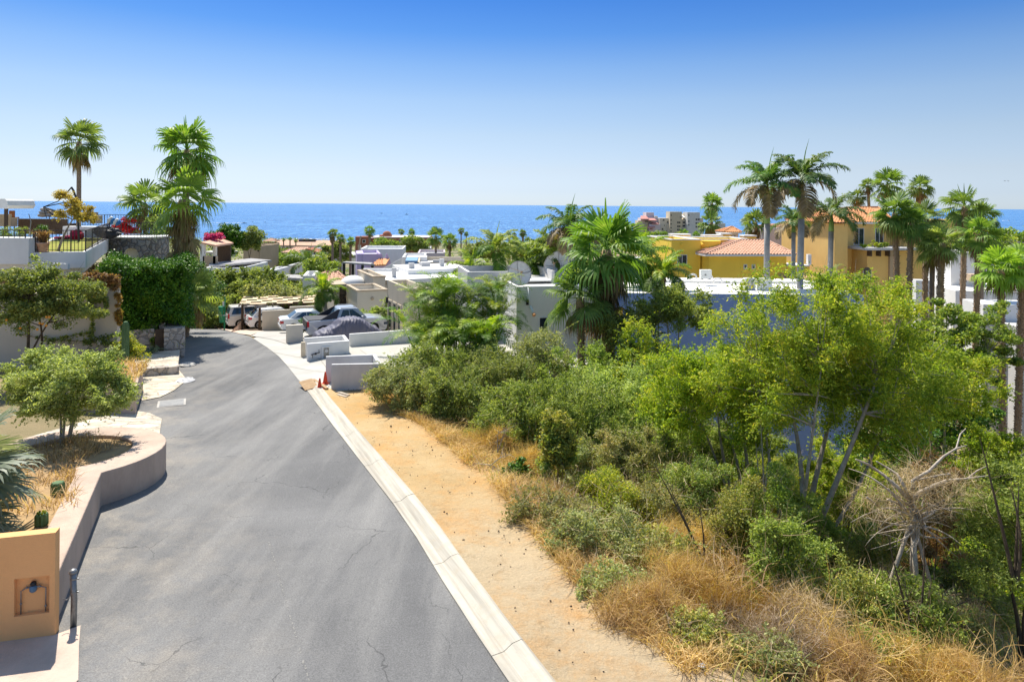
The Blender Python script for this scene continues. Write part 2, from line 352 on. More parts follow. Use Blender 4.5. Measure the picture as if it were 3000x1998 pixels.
def kerbmat():
    m, nt, bs = newmat('kerb_concrete'); tc = N_(nt, 'ShaderNodeNewGeometry').outputs['Position']
    st = noise(nt, mapping(nt, mapping(nt, tc, (1,1,1), (0,0,-AN)), (9, .25, 1)), 1.0, 5, .65)
    c = mixc(nt, ramp(nt, st, [(0.42,0.0),(0.68,1.0)]), (0.50,0.465,0.385), (0.31,0.28,0.23)); c = mixc(nt, ramp(nt, noise(nt, tc, 3.0, 7, .75), [(0.5,0.0),(0.75,.5)]), c, (0.42,0.34,0.23))
    nt.links.new(c, bs.inputs['Base Color']); bs.inputs['Roughness'].default_value = .92; bumpn(nt, noise(nt, tc, 30, 6, .75), .5, .02, bs); return m
MT['kerb'] = kerbmat()
MT['kerb_old'] = plain('kerb_concrete', (0.62, 0.57, 0.47), 0.9, col2=(0.44, 0.39, 0.31), sc=1.3, bump=0.5, bsc=20, amt=(0.45, 0.75))
MT['concrete'] = plain('driveway_concrete', (0.47, 0.455, 0.41), 0.9, col2=(0.37, 0.355, 0.32), sc=0.7, bump=0.3, bsc=20)
MT['concrete2'] = plain('grey_concrete', (0.46, 0.44, 0.40), 0.9, col2=(0.34, 0.32, 0.29), sc=0.8, bump=0.3)
MT['flag'] = stone('flagstone', [(0.55,0.46,0.34),(0.66,0.57,0.44),(0.48,0.42,0.33),(0.70,0.62,0.50)], (0.36,0.31,0.24), 1.5, 0.6, (0.6,1.6,1), 0.05)
MT['white'] = stucco('white_stucco', (0.80, 0.79, 0.77), 0.88)
MT['whiteg'] = stucco('grubby_white_stucco', (0.62, 0.61, 0.60), 0.72)
MT['roofw'] = plain('white_roof_coat', (0.84, 0.83, 0.80), 0.8, col2=(0.72, 0.70, 0.66), sc=0.4)
MT['cream'] = stucco('cream_stucco', (0.66, 0.60, 0.50), 0.85)
MT['creamd'] = stucco('sand_stucco', (0.58, 0.50, 0.38), 0.8)
MT['trim'] = plain('cantera_trim', (0.50, 0.41, 0.30), 0.9, col2=(0.40, 0.32, 0.23), sc=2, bump=0.4)
MT['pink'] = stucco('pink_plaster', (0.56, 0.43, 0.34), 0.55, 0.9)
MT['pinktop'] = stucco('pink_plaster_top', (0.64, 0.50, 0.40), 0.6, 0.8)
MT['orange'] = stucco('orange_plaster', (0.88, 0.47, 0.20), 0.9, 0.6)
MT['bluew'] = stucco('blue_stucco', (0.36, 0.46, 0.74), 0.95)
MT['yellow'] = stucco('yellow_stucco', (0.93, 0.64, 0.09), 0.94)
MT['mustard'] = stucco('mustard_stucco', (0.84, 0.56, 0.20), 0.9)
MT['lav'] = stucco('lavender_stucco', (0.52, 0.44, 0.66), 0.92)
MT['mauve'] = stucco('mauve_stucco', (0.60, 0.52, 0.54), 0.9)
MT['skyblue'] = stucco('sky_blue_stucco', (0.20, 0.34, 0.52), 0.9)
MT['terrac'] = stucco('terracotta_stucco', (0.38, 0.15, 0.09), 0.85)
MT['tan'] = stucco('tan_stucco', (0.50, 0.38, 0.26), 0.85)
MT['tile'] = plain('clay_tile', (0.56, 0.30, 0.19), 0.85, col2=(0.68, 0.46, 0.33), sc=4, bump=0.4)
MT['tileo'] = plain('orange_clay_tile', (0.66, 0.28, 0.11), 0.85, col2=(0.72, 0.42, 0.22), sc=4, bump=0.4)
MT['tilefar'] = plain('pale_tile', (0.60, 0.40, 0.28), 0.9, col2=(0.50, 0.30, 0.20), sc=0.6)
MT['pinkroof'] = plain('pink_tile', (0.58, 0.28, 0.24), 0.9, col2=(0.48, 0.22, 0.18), sc=0.6)
MT['glass'] = glassmat('window_glass'); MT['glassb'] = glassmat('car_glass', (0.03, 0.06, 0.10), 0.03)
MT['wframe'] = plain('white_frame', (0.75, 0.75, 0.75), 0.5)
MT['black'] = plain('black_metal', (0.02, 0.02, 0.022), 0.5, spec=0.4)
MT['iron'] = plain('wrought_iron', (0.05, 0.05, 0.055), 0.5, col2=(0.12, 0.08, 0.06), sc=8)
MT['steel'] = plain('galvanised_steel', (0.32, 0.33, 0.33), 0.45, 0.7, col2=(0.20, 0.19, 0.18), sc=6)
MT['dwood'] = plain('dark_wood', (0.07, 0.045, 0.03), 0.8, col2=(0.12, 0.08, 0.05), sc=5)
MT['wood'] = plain('weathered_wood', (0.42, 0.29, 0.16), 0.9, col2=(0.30, 0.19, 0.10), sc=5, bump=0.4)
MT['lath'] = plain('grey_lath', (0.40, 0.39, 0.38), 0.9, col2=(0.26, 0.25, 0.25), sc=3)
MT['canvas'] = plain('tan_shade_canvas', (0.66, 0.52, 0.34), 0.9, col2=(0.56, 0.43, 0.28), sc=1.5)
MT['cone'] = plain('orange_cone', (0.75, 0.07, 0.02), 0.5, col2=(0.5, 0.05, 0.02), sc=6)
MT['green_paint'] = plain('green_paint', (0.02, 0.28, 0.12), 0.5, col2=(0.02, 0.2, 0.09), sc=5)
MT['rubber'] = plain('tyre_rubber', (0.02, 0.02, 0.02), 0.85)
MT['alloy'] = plain('alloy', (0.45, 0.45, 0.46), 0.3, 0.8)
MT['white_car'] = paint('white_paint', (0.78, 0.78, 0.78)); MT['silver_car'] = paint('silver_paint', (0.50, 0.52, 0.55), 0.3, 0.35)
MT['tan_car'] = paint('warm_white_paint', (0.74, 0.71, 0.67))
MT['red_l'] = plain('red_lamp', (0.45, 0.01, 0.015), 0.15, spec=0.6)
MT['plastic'] = plain('grey_plastic', (0.045, 0.045, 0.05), 0.6)
MT['tarp'] = plain('grey_tarp', (0.13, 0.125, 0.165), 0.55, col2=(0.10, 0.098, 0.13), sc=1.2, bump=0.4, bsc=6)
MT['ac'] = plain('ac_white', (0.78, 0.78, 0.74), 0.5)
MT['lawn'] = plain('lawn', (0.20, 0.26, 0.03), 1.0, col2=(0.36, 0.27, 0.06), sc=1.2, bump=1.0, bsc=60)
MT['soil'] = plain('planter_soil', (0.44, 0.30, 0.15), 1.0, col2=(0.28, 0.18, 0.09), sc=2.5, bump=1.0, bsc=12)
MT['red_cloth'] = plain('red_cloth', (0.42, 0.02, 0.05), 0.9, col2=(0.3, 0.01, 0.03))
MT['blue_cloth'] = plain('blue_cloth', (0.03, 0.16, 0.42), 0.9, col2=(0.08, 0.25, 0.5))
MT['foam'] = plain('sea_foam', (0.8, 0.85, 0.9), 0.9)
MT['dish'] = plain('dish_mesh', (0.55, 0.56, 0.56), 0.6, col2=(0.46, 0.46, 0.45), sc=4)
MT['stoneT'] = stone('river_stone', [(0.22,0.19,0.15),(0.34,0.31,0.27),(0.27,0.28,0.28),(0.38,0.34,0.28)], (0.15,0.14,0.13), 2.7, 1.0, (1,1,0.85), 0.10)
MT['stoneP'] = stone('pale_stone', [(0.50,0.43,0.36),(0.60,0.53,0.45),(0.42,0.37,0.33)], (0.30,0.27,0.24), 2.4)
MT['bark'] = plain('grey_bark', (0.46, 0.41, 0.34), 0.95, col2=(0.24, 0.20, 0.15), sc=6, bump=0.8)
MT['barkd'] = plain('dark_bark', (0.12, 0.09, 0.06), 0.95, col2=(0.06, 0.045, 0.03), sc=6, bump=0.8)
MT['barkp'] = plain('bleached_wood', (0.50, 0.44, 0.36), 0.95, col2=(0.34, 0.27, 0.20), sc=5, bump=0.8)
MT['royal'] = plain('royal_palm_trunk', (0.38, 0.37, 0.36), 0.85, col2=(0.28, 0.27, 0.26), sc=3, bump=0.3)
MT['crownshaft'] = plain('crownshaft', (0.16, 0.26, 0.06), 0.5)
MT['fibre'] = plain('palm_fibre', (0.30, 0.19, 0.11), 1.0, col2=(0.46, 0.33, 0.21), sc=9, bump=1.0)
MT['ptrunk'] = plain('palm_trunk', (0.30, 0.23, 0.17), 0.95, col2=(0.20, 0.14, 0.10), sc=7, bump=0.8)
L = {}
L['fan'] = leafmat('fan_leaf', [(0.03,0.065,0.018),(0.065,0.12,0.022),(0.12,0.18,0.035),(0.24,0.27,0.09)], 0.3, 0.4, 0.4, iw=.28)
L['fanb'] = leafmat('bright_fan_leaf', [(0.05,0.10,0.02),(0.11,0.18,0.025),(0.18,0.26,0.04),(0.32,0.37,0.11)], 0.35, 0.4, 0.4, iw=.28)
L['blue'] = leafmat('blue_fan_leaf', [(0.05,0.07,0.05),(0.09,0.12,0.08),(0.16,0.19,0.13),(0.30,0.32,0.22)], 0.2, 0.45, 0.4, iw=.28)
L['skirt'] = leafmat('dead_palm_leaf', [(0.09,0.08,0.03),(0.17,0.12,0.05),(0.28,0.20,0.10),(0.16,0.17,0.04)], 0.2, gain=1.1)
L['royal'] = leafmat('royal_leaf', [(0.025,0.06,0.02),(0.05,0.11,0.03),(0.10,0.15,0.04),(0.20,0.17,0.08)], 0.25, 0.4, 0.4, iw=.28)
L['royald'] = leafmat('royal_old_leaf', [(0.09,0.07,0.03),(0.16,0.12,0.06),(0.24,0.18,0.10)], 0.2)
L['areca'] = leafmat('areca_leaf', [(0.035,0.08,0.01),(0.10,0.17,0.015),(0.22,0.28,0.02),(0.38,0.38,0.05)], 0.35, 0.35, 0.5, iw=.28)
L['aredk'] = leafmat('areca_dark_leaf', [(0.02,0.05,0.008),(0.05,0.10,0.012),(0.10,0.16,0.02)], .2, iw=.5)  # darker green copy of the areca leaf, for contrast between fronds
L['mesq'] = leafmat('mesquite_leaf', [(0.035,0.055,0.015),(0.085,0.12,0.025),(0.16,0.19,0.04),(0.25,0.27,0.08)], 0.35, gain=2.1)
L['acacia'] = leafmat('acacia_leaf', [(0.04,0.08,0.012),(0.10,0.16,0.015),(0.18,0.24,0.022),(0.29,0.31,0.035),(0.42,0.33,0.05)], 0.45, gain=1.75)
L['sage'] = leafmat('sage_leaf', [(0.05,0.075,0.03),(0.12,0.145,0.055),(0.21,0.22,0.09),(0.30,0.28,0.11)], 0.3, gain=2.0)
L['lime'] = leafmat('pale_lime_leaf', [(0.06,0.09,0.03),(0.14,0.18,0.05),(0.25,0.29,0.10),(0.37,0.38,0.18)], 0.35, gain=1.75)
L['hedge'] = leafmat('hedge_leaf', [(0.02,0.06,0.01),(0.045,0.12,0.012),(0.10,0.22,0.015),(0.28,0.38,0.04)], 0.08, 0.35, 0.5, gain=1.0)
L['citrus'] = leafmat('citrus_leaf', [(0.03,0.05,0.012),(0.07,0.11,0.02),(0.14,0.18,0.03),(0.24,0.22,0.04)], 0.3, 0.4, 0.4, gain=2.1)
L['yel'] = leafmat('yellow_leaf', [(0.04,0.07,0.012),(0.11,0.14,0.02),(0.22,0.22,0.025),(0.42,0.35,0.045)], 0.35, gain=1.9)
L['yelt'] = leafmat('golden_leaf', [(0.28,0.22,0.04),(0.46,0.36,0.08),(0.60,0.48,0.12)], 0.3, gain=1.1)
L['weed'] = leafmat('weed_leaf', [(0.05,0.07,0.02),(0.12,0.14,0.04),(0.22,0.21,0.06),(0.36,0.27,0.09)], 0.3, gain=2.0)
L['dry'] = leafmat('dry_grass', [(0.14,0.09,0.04),(0.32,0.21,0.09),(0.50,0.35,0.16),(0.64,0.51,0.29)], 0.25, 0.8, 0.1, gain=1.25)
L['rust'] = leafmat('rust_leaf', [(0.08,0.045,0.02),(0.17,0.09,0.03),(0.26,0.16,0.05),(0.15,0.15,0.03)], 0.25)
L['straw'] = leafmat('straw_twigs', [(0.22,0.15,0.08),(0.36,0.26,0.15),(0.50,0.39,0.25),(0.56,0.47,0.34)], 0.1, 0.8, 0.1, gain=1.1)
L['bougr'] = leafmat('red_petals', [(0.60,0.01,0.01),(0.75,0.03,0.02),(0.75,0.05,0.08),(0.6,0.10,0.02)], 0.3, gain=1.1)
L['bougm'] = leafmat('magenta_petals', [(0.40,0.02,0.15),(0.55,0.04,0.25),(0.65,0.15,0.35)], 0.3, gain=1.1)
L['town'] = leafmat('town_leaf', [(0.03,0.06,0.015),(0.08,0.12,0.025),(0.15,0.19,0.04),(0.26,0.25,0.07)], 0.25, gain=1.9)
L['cact'] = plain('cactus_skin', (0.07, 0.14, 0.05), 0.7, col2=(0.11, 0.19, 0.08), sc=6)

# ------------------------------------------------------------------ the setting
def grid_axis(parts):
    out = []
    for a, b, st in parts: out += list(np.arange(a, b, st))
    return np.array(out + [parts[-1][1]])
def make_terrain():
    xs = grid_axis([(-700,-200,50),(-200,-60,14),(-60,-30,2.5),(-30,24,0.5),(24,60,2.0),(60,200,14),(200,1100,60)])
    ys = grid_axis([(-60,2,6),(2,62,0.5),(62,130,3),(130,300,10),(300,900,25)])
    X, Y = np.meshgrid(xs, ys); Z = terr(X, Y)
    Z = Z + np.where(Y > 62, np.sin(X*0.031+Y*0.017)*1.2*ss(62, 200, Y)*(1-ss(700,850,Y)), 0) - 0.01
    V = np.stack([X, Y, Z], -1).reshape(-1, 3); n = len(xs)
    i, j = np.meshgrid(np.arange(len(ys)-1), np.arange(n-1), indexing='ij'); a = (i*n+j).reshape(-1)
    me = bpy.data.meshes.new('ground'); me.from_pydata(V.tolist(), [], np.stack([a, a+1, a+n+1, a+n], -1).tolist()); me.update()
    me.polygons.foreach_set('use_smooth', [True]*len(me.polygons))
    tag(link('ground', me, MT['ground']), kind='structure')
make_terrain()
def drape(name, poly, mat, off, g=0.5, kind='structure', rise=None):
    bm = bmesh.new(); bm.faces.new([bm.verts.new((p[0], p[1], 0)) for p in poly])
    xs = [p[0] for p in poly]; ys = [p[1] for p in poly]
    for ax, lo, hi in ((0, min(xs), max(xs)), (1, min(ys), max(ys))):
        k = math.ceil(lo / g)
        while k * g < hi:
            co = [0, 0, 0]; no = [0, 0, 0]; co[ax] = k * g; no[ax] = 1
            bmesh.ops.bisect_plane(bm, geom=bm.verts[:]+bm.edges[:]+bm.faces[:], plane_co=co, plane_no=no); k += 1
    for v in bm.verts: v.co.z = gz(v.co.x, v.co.y) + off + (rise(v.co.x, v.co.y) if rise else 0)
    bmesh.ops.recalc_face_normals(bm, faces=bm.faces)
    if sum(f.normal.z for f in bm.faces) < 0: bmesh.ops.reverse_faces(bm, faces=bm.faces)
    me = bpy.data.meshes.new(name); bm.to_mesh(me); bm.free()
    return tag(link(name, me, mat), kind=kind)
def S(t, s): return Vector(((t+4.55)*NX - s*NY*1.0 if False else (t+4.55)*NX + s*DX, (t+4.55)*NY + s*DY))
RE = [(1490,1998),(1402,1867),(1300,1708),(1223,1580),(1153,1478),(1070,1370),(981,1255),(892,1134),(872,1112),(839,1070),(816,1045),(782,1019),(742,993),(700,978),(645,963),(605,951),(580,941)]
REw = [G(*p).xy for p in RE]
near = [S(0, 3.0), S(0, 0.0), S(0, -14)]
left = [S(-6.85, -14), S(-6.85, 6), S(-6.85, 34), G(520,1060).xy, G(538,1000).xy, G(538,960).xy, G(500,940).xy]
drape('road', [p for p in reversed(near)] + REw + [G(545,936).xy] + [p for p in reversed(left)], MT['asphalt'], 0.02)
rl = random.Random(12); mb = MB(); a0_, a1_ = G(788,1590), G(905,1998)
for i in range(110):
    t = rl.random(); p = a0_.lerp(a1_, t); p.x += rl.uniform(-.012,.012); s_ = rl.uniform(.006,.014); n_ = 6
    mb.add([(p.x+s_*rl.uniform(.6,1.2)*math.cos(2*PI*k/n_), p.y+2.2*s_*rl.uniform(.6,1.2)*math.sin(2*PI*k/n_), gz(p.x,p.y)+.026) for k in range(n_)], [tuple(range(n_))])
tag(build('worn_paint', mb, plain('worn_road_paint', (0.25,0.24,0.22), .9)), kind='structure')
# rolled concrete kerb
def kerb():
    mb = MB(); P = [S(0,-14), S(0,0)] + REw[:8]
    prof = [(-0.02,0.0),(-0.02,0.035),(0.20,0.05),(0.36,0.15),(0.52,0.175),(0.57,0.15),(0.58,-0.05)]
    pts = []
    for a, b in zip(P[:-1], P[1:]):
        n = max(1, int((b-a).length/0.6))
        for i in range(n): pts.append(a.lerp(b, i/n))
    pts.append(P[-1]); k = 5; i = 0
    while i < len(pts)-1:
        seg = pts[i:i+k+1]; rings = []
        for j, p in enumerate(seg):
            d = (seg[min(j+1,len(seg)-1)]-seg[max(j-1,0)]).normalized(); n = Vector((d.y, -d.x))
            q = p + d*(0.008 if j == 0 else (-0.008 if j == len(seg)-1 else 0)); zc = gz(q.x, q.y)+0.02
            rings.append([(q.x+n.x*a, q.y+n.y*a, zc+z) for a, z in prof])
        m = len(prof); base = len(mb.v)
        for r in rings: mb.v += r
        for j in range(len(rings)-1):
            for t in range(m):
                t2 = (t+1) % m; mb.f.append((base+j*m+t, base+j*m+t2, base+(j+1)*m+t2, base+(j+1)*m+t))
        mb.f.append(tuple(base+t for t in range(m-1,-1,-1))); mb.f.append(tuple(base+(len(rings)-1)*m+t for t in range(m)))
        i += k
    o = build('kerb', mb, MT['kerb'], smooth=False); tag(o, kind='structure')
kerb()
EDGE = [(1096,1153),(1180,1215),(1275,1275),(1400,1385),(1490,1466),(1560,1555),(1644,1657),(1784,1810),(2040,1988)]
EDw = [G(*p).xy for p in EDGE]
rng0 = random.Random(5)
strip_r = [p + Vector((rng0.uniform(0.5,1.1), rng0.uniform(-.1,.3))) for p in EDw]
strip_r += [S(3.6, 4), S(3.6, -12)]
drape('dirt_verge', [S(0.6,-12), S(0.6, 3)] + [p + Vector((0.55,0.25)) for p in REw[:8]] + [Vector((-7.6,30.1)), Vector((-5.5,30.2)), Vector((-3.6,30.0))] + strip_r, MT['dirt'], 0.06,
      rise=lambda x, y: 0.05*math.sin(x*2.3+y*1.1)*math.sin(y*1.7-x))
drape('driveway', [REw[8], Vector((-8.7,29.75)), Vector((-7.9,30.15)), Vector((-5.6,30.35)), Vector((4.2,33.5)), Vector((3.5,44)), Vector((-4.6,46)), Vector((-9.5,53.0)), G(772,985).xy, REw[12], REw[11], REw[10], REw[9]], MT['concrete'], 0.035)
drape('parking_slab', [G(735,987).xy, G(800,997).xy, G(836,1009).xy, Vector((-13.0,43.2)), Vector((-9.6,44.8)), Vector((-11.0,56.0)), Vector((-19.5,53.2))], MT['concrete2'], 0.055)
drape('pink_forecourt', [G(596,953).xy, G(640,964).xy, G(700,979).xy, G(735,984).xy, G(768,972).xy, Vector((-17.0,62.5)), Vector((-24,62))], MT['pinktop'], 0.05)
drape('flagstone_apron', [G(397,1206).xy, G(440,1214).xy, G(474,1230).xy, G(468,1270).xy, G(452,1330).xy, G(450,1400).xy, Vector((-11.6,20)), Vector((-16.5,22.5)), Vector((-15.5,25.6))], MT['flag'], 0.05)
drape('flagstone_driveway', [G(418,1176).xy, G(470,1166).xy, G(510,1146).xy, G(540,1122).xy, G(545,1112).xy, G(520,1082).xy, Vector((-18.0,35.5)), Vector((-21,34))], MT['flag'], 0.05)
drape('corner_pad', [G(0,1880).xy+Vector((-3,0)), G(160,1866).xy, G(236,1838).xy, G(231,1900).xy, G(229,1998).xy, G(226,1998).xy+Vector((0.2,-3)), G(0,1998).xy+Vector((-3,-3))], MT['pinktop'], 0.045)
def joint(a, b, w=.018):
    a = Vector(a); b = Vector(b); n = (b-a).normalized(); n = Vector((-n.y, n.x))*w; drape('concrete_joint', [a-n, b-n, b+n, a+n], MT['joint'], .042, 1.0)
MT['joint'] = plain('joint_dirt', (0.30,0.27,0.23), 1.0)
jd = S(1.25, 33); joint(S(1.35,32.0), S(1.6,41.5)); joint((-5.0,31.2),(-8.6,38.9)); joint((-1.4,32.3),(-5.2,42.5)); joint(G(800,1034).xy,(-9.8,36.4)); joint(G(842,1075).xy,S(1.4,34.2)); joint((-6.6,36.0),(2.0,39.5))
# low dry soil round the first planter is inside the planter itself; the sea
me = bpy.data.meshes.new('sea'); SEA = -41.8
def sea():
    mb = MB(); R_ = 260000.0; ys = [780, 1500, 3000, 8000, 30000, R_]
    for a, b in zip(ys[:-1], ys[1:]): mb.add([(-R_,a,SEA),(R_,a,SEA),(R_,b,SEA),(-R_,b,SEA)], [(0,1,2,3)])
    tag(build('sea', mb, MT['sea']), kind='structure')
sea()
def seapt(px, py):
    u, v = lv(px, py); Y = (CZ-SEA)*F/v; return Vector((u*Y/F, Y, SEA))
def foam(name, px0, px1, py, hgt, seed, n=40):
    r = random.Random(seed); mb = MB(); k = 0
    for i in range(n):
        a = px0 + (px1-px0)*i/n + r.uniform(0, .3)*(px1-px0)/n; b = a + (px1-px0)/n*r.uniform(0.5,1.1); y0 = py + r.uniform(-1,1)*hgt
        h = hgt*r.uniform(0.3, 1.0)
        P = [seapt(a, y0), seapt(b, y0), seapt(b-1, y0-h), seapt(a+1, y0-h)]; z = SEA+0.15+0.02*(k % 9); k += 1
        mb.add([(p.x,p.y,z) for p in P], [(0,1,2,3)])
    tag(build(name, mb, MT['foam']), kind='structure')
foam('surf_line', 735, 1010, 700.5, 1.2, 1, 34); foam('surf_line', 600, 760, 713, 1.5, 2, 16)
foam('boat_wake', 600, 708, 653.5, 0.5, 3, 14); foam('boat_wake', 735, 1000, 707, .8, 4, 20)
foam('boat_wake', 2936, 2956, 647.0, 1.0, 5, 8)

# ------------------------------------------------------------------ left roadside: planters and walls
def arc(c, r, a0, a1, n): return [Vector((c[0]+r*math.cos(math.radians(a0+(a1-a0)*i/n)), c[1]+r*math.sin(math.radians(a0+(a1-a0)*i/n)))) for i in range(n+1)]
def sheetwall(mb, outer, inner, zt, zb):       # ring wall between two polylines of equal length; zt callable
    n = len(outer); b = len(mb.v)
    for o_, i_ in zip(outer, inner):
        for p, z in ((o_, zb(o_)), (o_, zt(o_)), (i_, zt(i_)), (i_, zb(i_))): mb.v.append((p.x, p.y, z))
    for k in range(n-1):
        for q in range(4): mb.f.append((b+k*4+q, b+k*4+(q+1)%4, b+(k+1)*4+(q+1)%4, b+(k+1)*4+q))
    mb.f.append((b,b+1,b+2,b+3)); mb.f.append((b+(n-1)*4+3,b+(n-1)*4+2,b+(n-1)*4+1,b+(n-1)*4))
PL = thing('planter', 'low pinkish plastered planter wall with a round end beside the road, front left', 'planter', (-11.4, 16.5, gz(-11.4,16.5)))
C0 = (-12.35, 19.15); st0 = Vector((-8.10, 12.18)); st1 = Vector((-10.5, 17.55))
ang0 = math.degrees(math.atan2(st1.y-C0[1], st1.x-C0[0]))
nrm = Vector((-NX, -NY))
o_l = [st0.lerp(st1, i/6) for i in range(7)]; i_l = [p + nrm*0.58 for p in o_l]
oa = arc(C0, 2.42, ang0+4, 235, 30); ia = arc(C0, 1.55, ang0-12, 235, 30)
base_z = lambda p: gz(p.x, p.y) - 0.15
ztp = lambda p: gz(p.x, p.y) + 0.88
mb = MB(); sheetwall(mb, o_l + oa, i_l + ia, ztp, base_z)
build('planter_wall', mb, MT['pink'], PL, world=True, bevel=0.03)
soilp = [p for p in i_l] + [p for p in ia] + [Vector((-16,17)), Vector((-16,12.5)), Vector((-9.5,12.3))]
mb = MB(); c_ = sum((Vector((p.x,p.y)) for p in soilp), Vector((0,0)))/len(soilp)
rr = random.Random(3); vs = [(p.x,p.y,ztp(p)-0.10) for p in soilp]+[(c_.x,c_.y,ztp(c_)-0.02)]
mb.add(vs, [(i,(i+1)%len(soilp),len(soilp)) for i in range(len(soilp))])
build('soil', mb, MT['soil'], PL, world=True)
SOIL = lambda x, y: ztp(Vector((x,y))) - 0.09
# second planter, pinkish wedge farther along
P2 = [G(397,1217).xy, Vector((-16.2,30.1)), Vector((-19.4,31.2)), Vector((-18.6,26.9))]
t2 = thing('planter', 'pinkish plastered wedge-shaped planter wall below the columnar cactus', 'planter', (-16.5,28.6,gz(-16.5,28.6)))
mb = MB(); ins = [P2[0].lerp(P2[2],0.16), P2[1].lerp(P2[3],0.16), P2[2], P2[3]]
z2 = lambda p: 0.05
sheetwall(mb, [P2[3],P2[0],P2[1],P2[2]], [P2[3]+Vector((0.1,0.7)), P2[0]+Vector((-0.75,0.55)), P2[1]+Vector((-0.65,-0.45)), P2[2]+Vector((0.1,-0.6))], z2, lambda p: gz(p.x,p.y)-0.2)
build('planter_wall', mb, MT['pink'], t2, world=True, bevel=0.02)
mb = MB(); mb.add([(p.x,p.y,-0.06) for p in [P2[0]+Vector((-.4,.3)),P2[1]+Vector((-.4,-.3)),P2[2],P2[3]]], [(0,1,2,3)])
build('soil', mb, MT['soil'], t2, world=True)
# orange wall with the water meter niche
OW = thing('plaster_wall', 'smooth orange plastered wall end with a recessed water meter, bottom left corner', 'wall', (-8.7,11.95,gz(-8.7,11.95)))
oc = Vector((-7.95, 11.96)); od = Vector((-0.967,-0.255)).normalized()      # toward the left of the frame
wn = Vector((od.y*-1, od.x)); 
if wn.y > 0: wn = -wn                                                       # faces the camera
zb, ztop = -0.6, 1.40
def ow(a, dep, z): p = oc + od*a - wn*dep; return (p.x, p.y, z)
pxniche = [(52,145)]; n0, n1 = 0.085, 0.62       # niche measured along the wall
nz0, nz1 = Zp(100,1797,11.9), Zp(100,1688,11.9)
mb = MB(); TH = 0.20; ND = 0.10
def owbox(mb, a0, a1, d0, d1, z0, z1):
    mb.add([ow(a0,d0,z0),ow(a1,d0,z0),ow(a1,d1,z0),ow(a0,d1,z0),ow(a0,d0,z1),ow(a1,d0,z1),ow(a1,d1,z1),ow(a0,d1,z1)],
           [(0,3,2,1),(4,5,6,7),(0,1,5,4),(1,2,6,5),(2,3,7,6),(3,0,4,7)])
owbox(mb,0,n0,0,TH,zb,ztop); owbox(mb,n1,5.0,0,TH,zb,ztop); owbox(mb,n0,n1,0,TH,zb,nz0); owbox(mb,n0,n1,0,TH,nz1,ztop); owbox(mb,n0,n1,ND,TH,nz0,nz1)
build('wall', mb, MT['orange'], OW, world=True)
mb = MB()
def owp(a, z, d=0.06): return ow(a, d, z)
mb.tube([owp(.16,nz0),owp(.16,nz0+.42),owp(.25,nz0+.45)],.011,6).tube([owp(.54,nz0),owp(.54,nz0+.40),owp(.45,nz0+.45)],.011,6).tube([owp(.24,nz0+.45),owp(.47,nz0+.45)],.014,6)
for a, z in ((.16,nz0+.1),(.54,nz0+.18),(.25,nz0+.45),(.45,nz0+.45)): mb.blob(owp(a,z),(.022,.022,.022),7,5)
build('pipe', mb, MT['steel'], OW, world=True, smooth=True)
mb = MB(); q = owp(.35,nz0+.44,.05); mb.lathe(q, [(.035,-.07),(.055,-.05),(.06,.0),(.05,.03),(.02,.05)], 12)
pm = build('water_meter', mb, plain('meter_blue', (0.10,0.18,0.27), 0.5), OW, world=True, smooth=True)
mb = MB(); mb.lathe((q[0],q[1],q[2]+.05), [(.045,0),(.05,.03),(.03,.06)], 12); build('meter_cap', mb, MT['black'], OW, world=True, smooth=True)
# bollard with chain
bb = G(215,1836); BO = thing('bollard', 'dented grey steel pipe bollard standing beside the orange wall corner', 'bollard', bb)
mb = MB(); mb.tube([(0,0,-.05),(0.01,0,.5),(-.015,0,1.0)],.052,14); build('post', mb, MT['steel'], BO, smooth=True)
mb = MB(); mb.lathe((-.015,0,.97), [(.066,0),(.07,.02),(.06,.05),(.02,.075)], 14); build('cap', mb, MT['steel'], BO, smooth=True)
for z in (.62,.86): mb = MB(); mb.lathe((0,0,z), [(.06,0),(.062,.015),(.06,.03)], 12, cap=False); mb.bar((.055,0,z+.015),(.10,-.01,z+.015),.02,.02); build('clamp', mb, MT['steel'], BO)
mb = MB(); a = Vector((bb.x-.05, bb.y, bb.z+.58)); b = Vector((oc.x-0.02, oc.y+.25, bb.z+.56)); 
for i in range(12):
    p = a.lerp(b, i/12); q = a.lerp(b, (i+1)/12); sg = lambda t: -.06*4*t*(1-t)
    mb.bar((p.x,p.y,p.z+sg(i/12)),(q.x,q.y,q.z+sg((i+1)/12)),.018 if i%2 else .006,.006 if i%2 else .018)
build('chain', mb, MT['steel'], BO, world=True)
# manhole cover on the road
m0, m1, m2, m3 = G(474,1192), G(508,1194), G(531,1178), G(487,1174)
mh = G(503,1184); MH = thing('manhole_cover', 'square grey concrete access cover set in the road', 'manhole cover', mh, AN)
mb = MB(); mb.box(-.52,.52,-.5,.5,-.05,.052); build('frame', mb, MT['concrete2'], MH)
mb = MB(); mb.box(-.44,.44,-.42,.42,.04,.064); build('lid', mb, plain('lid_grey',(0.22,0.22,0.22),0.8,col2=(0.3,0.3,0.29),sc=8), MH)
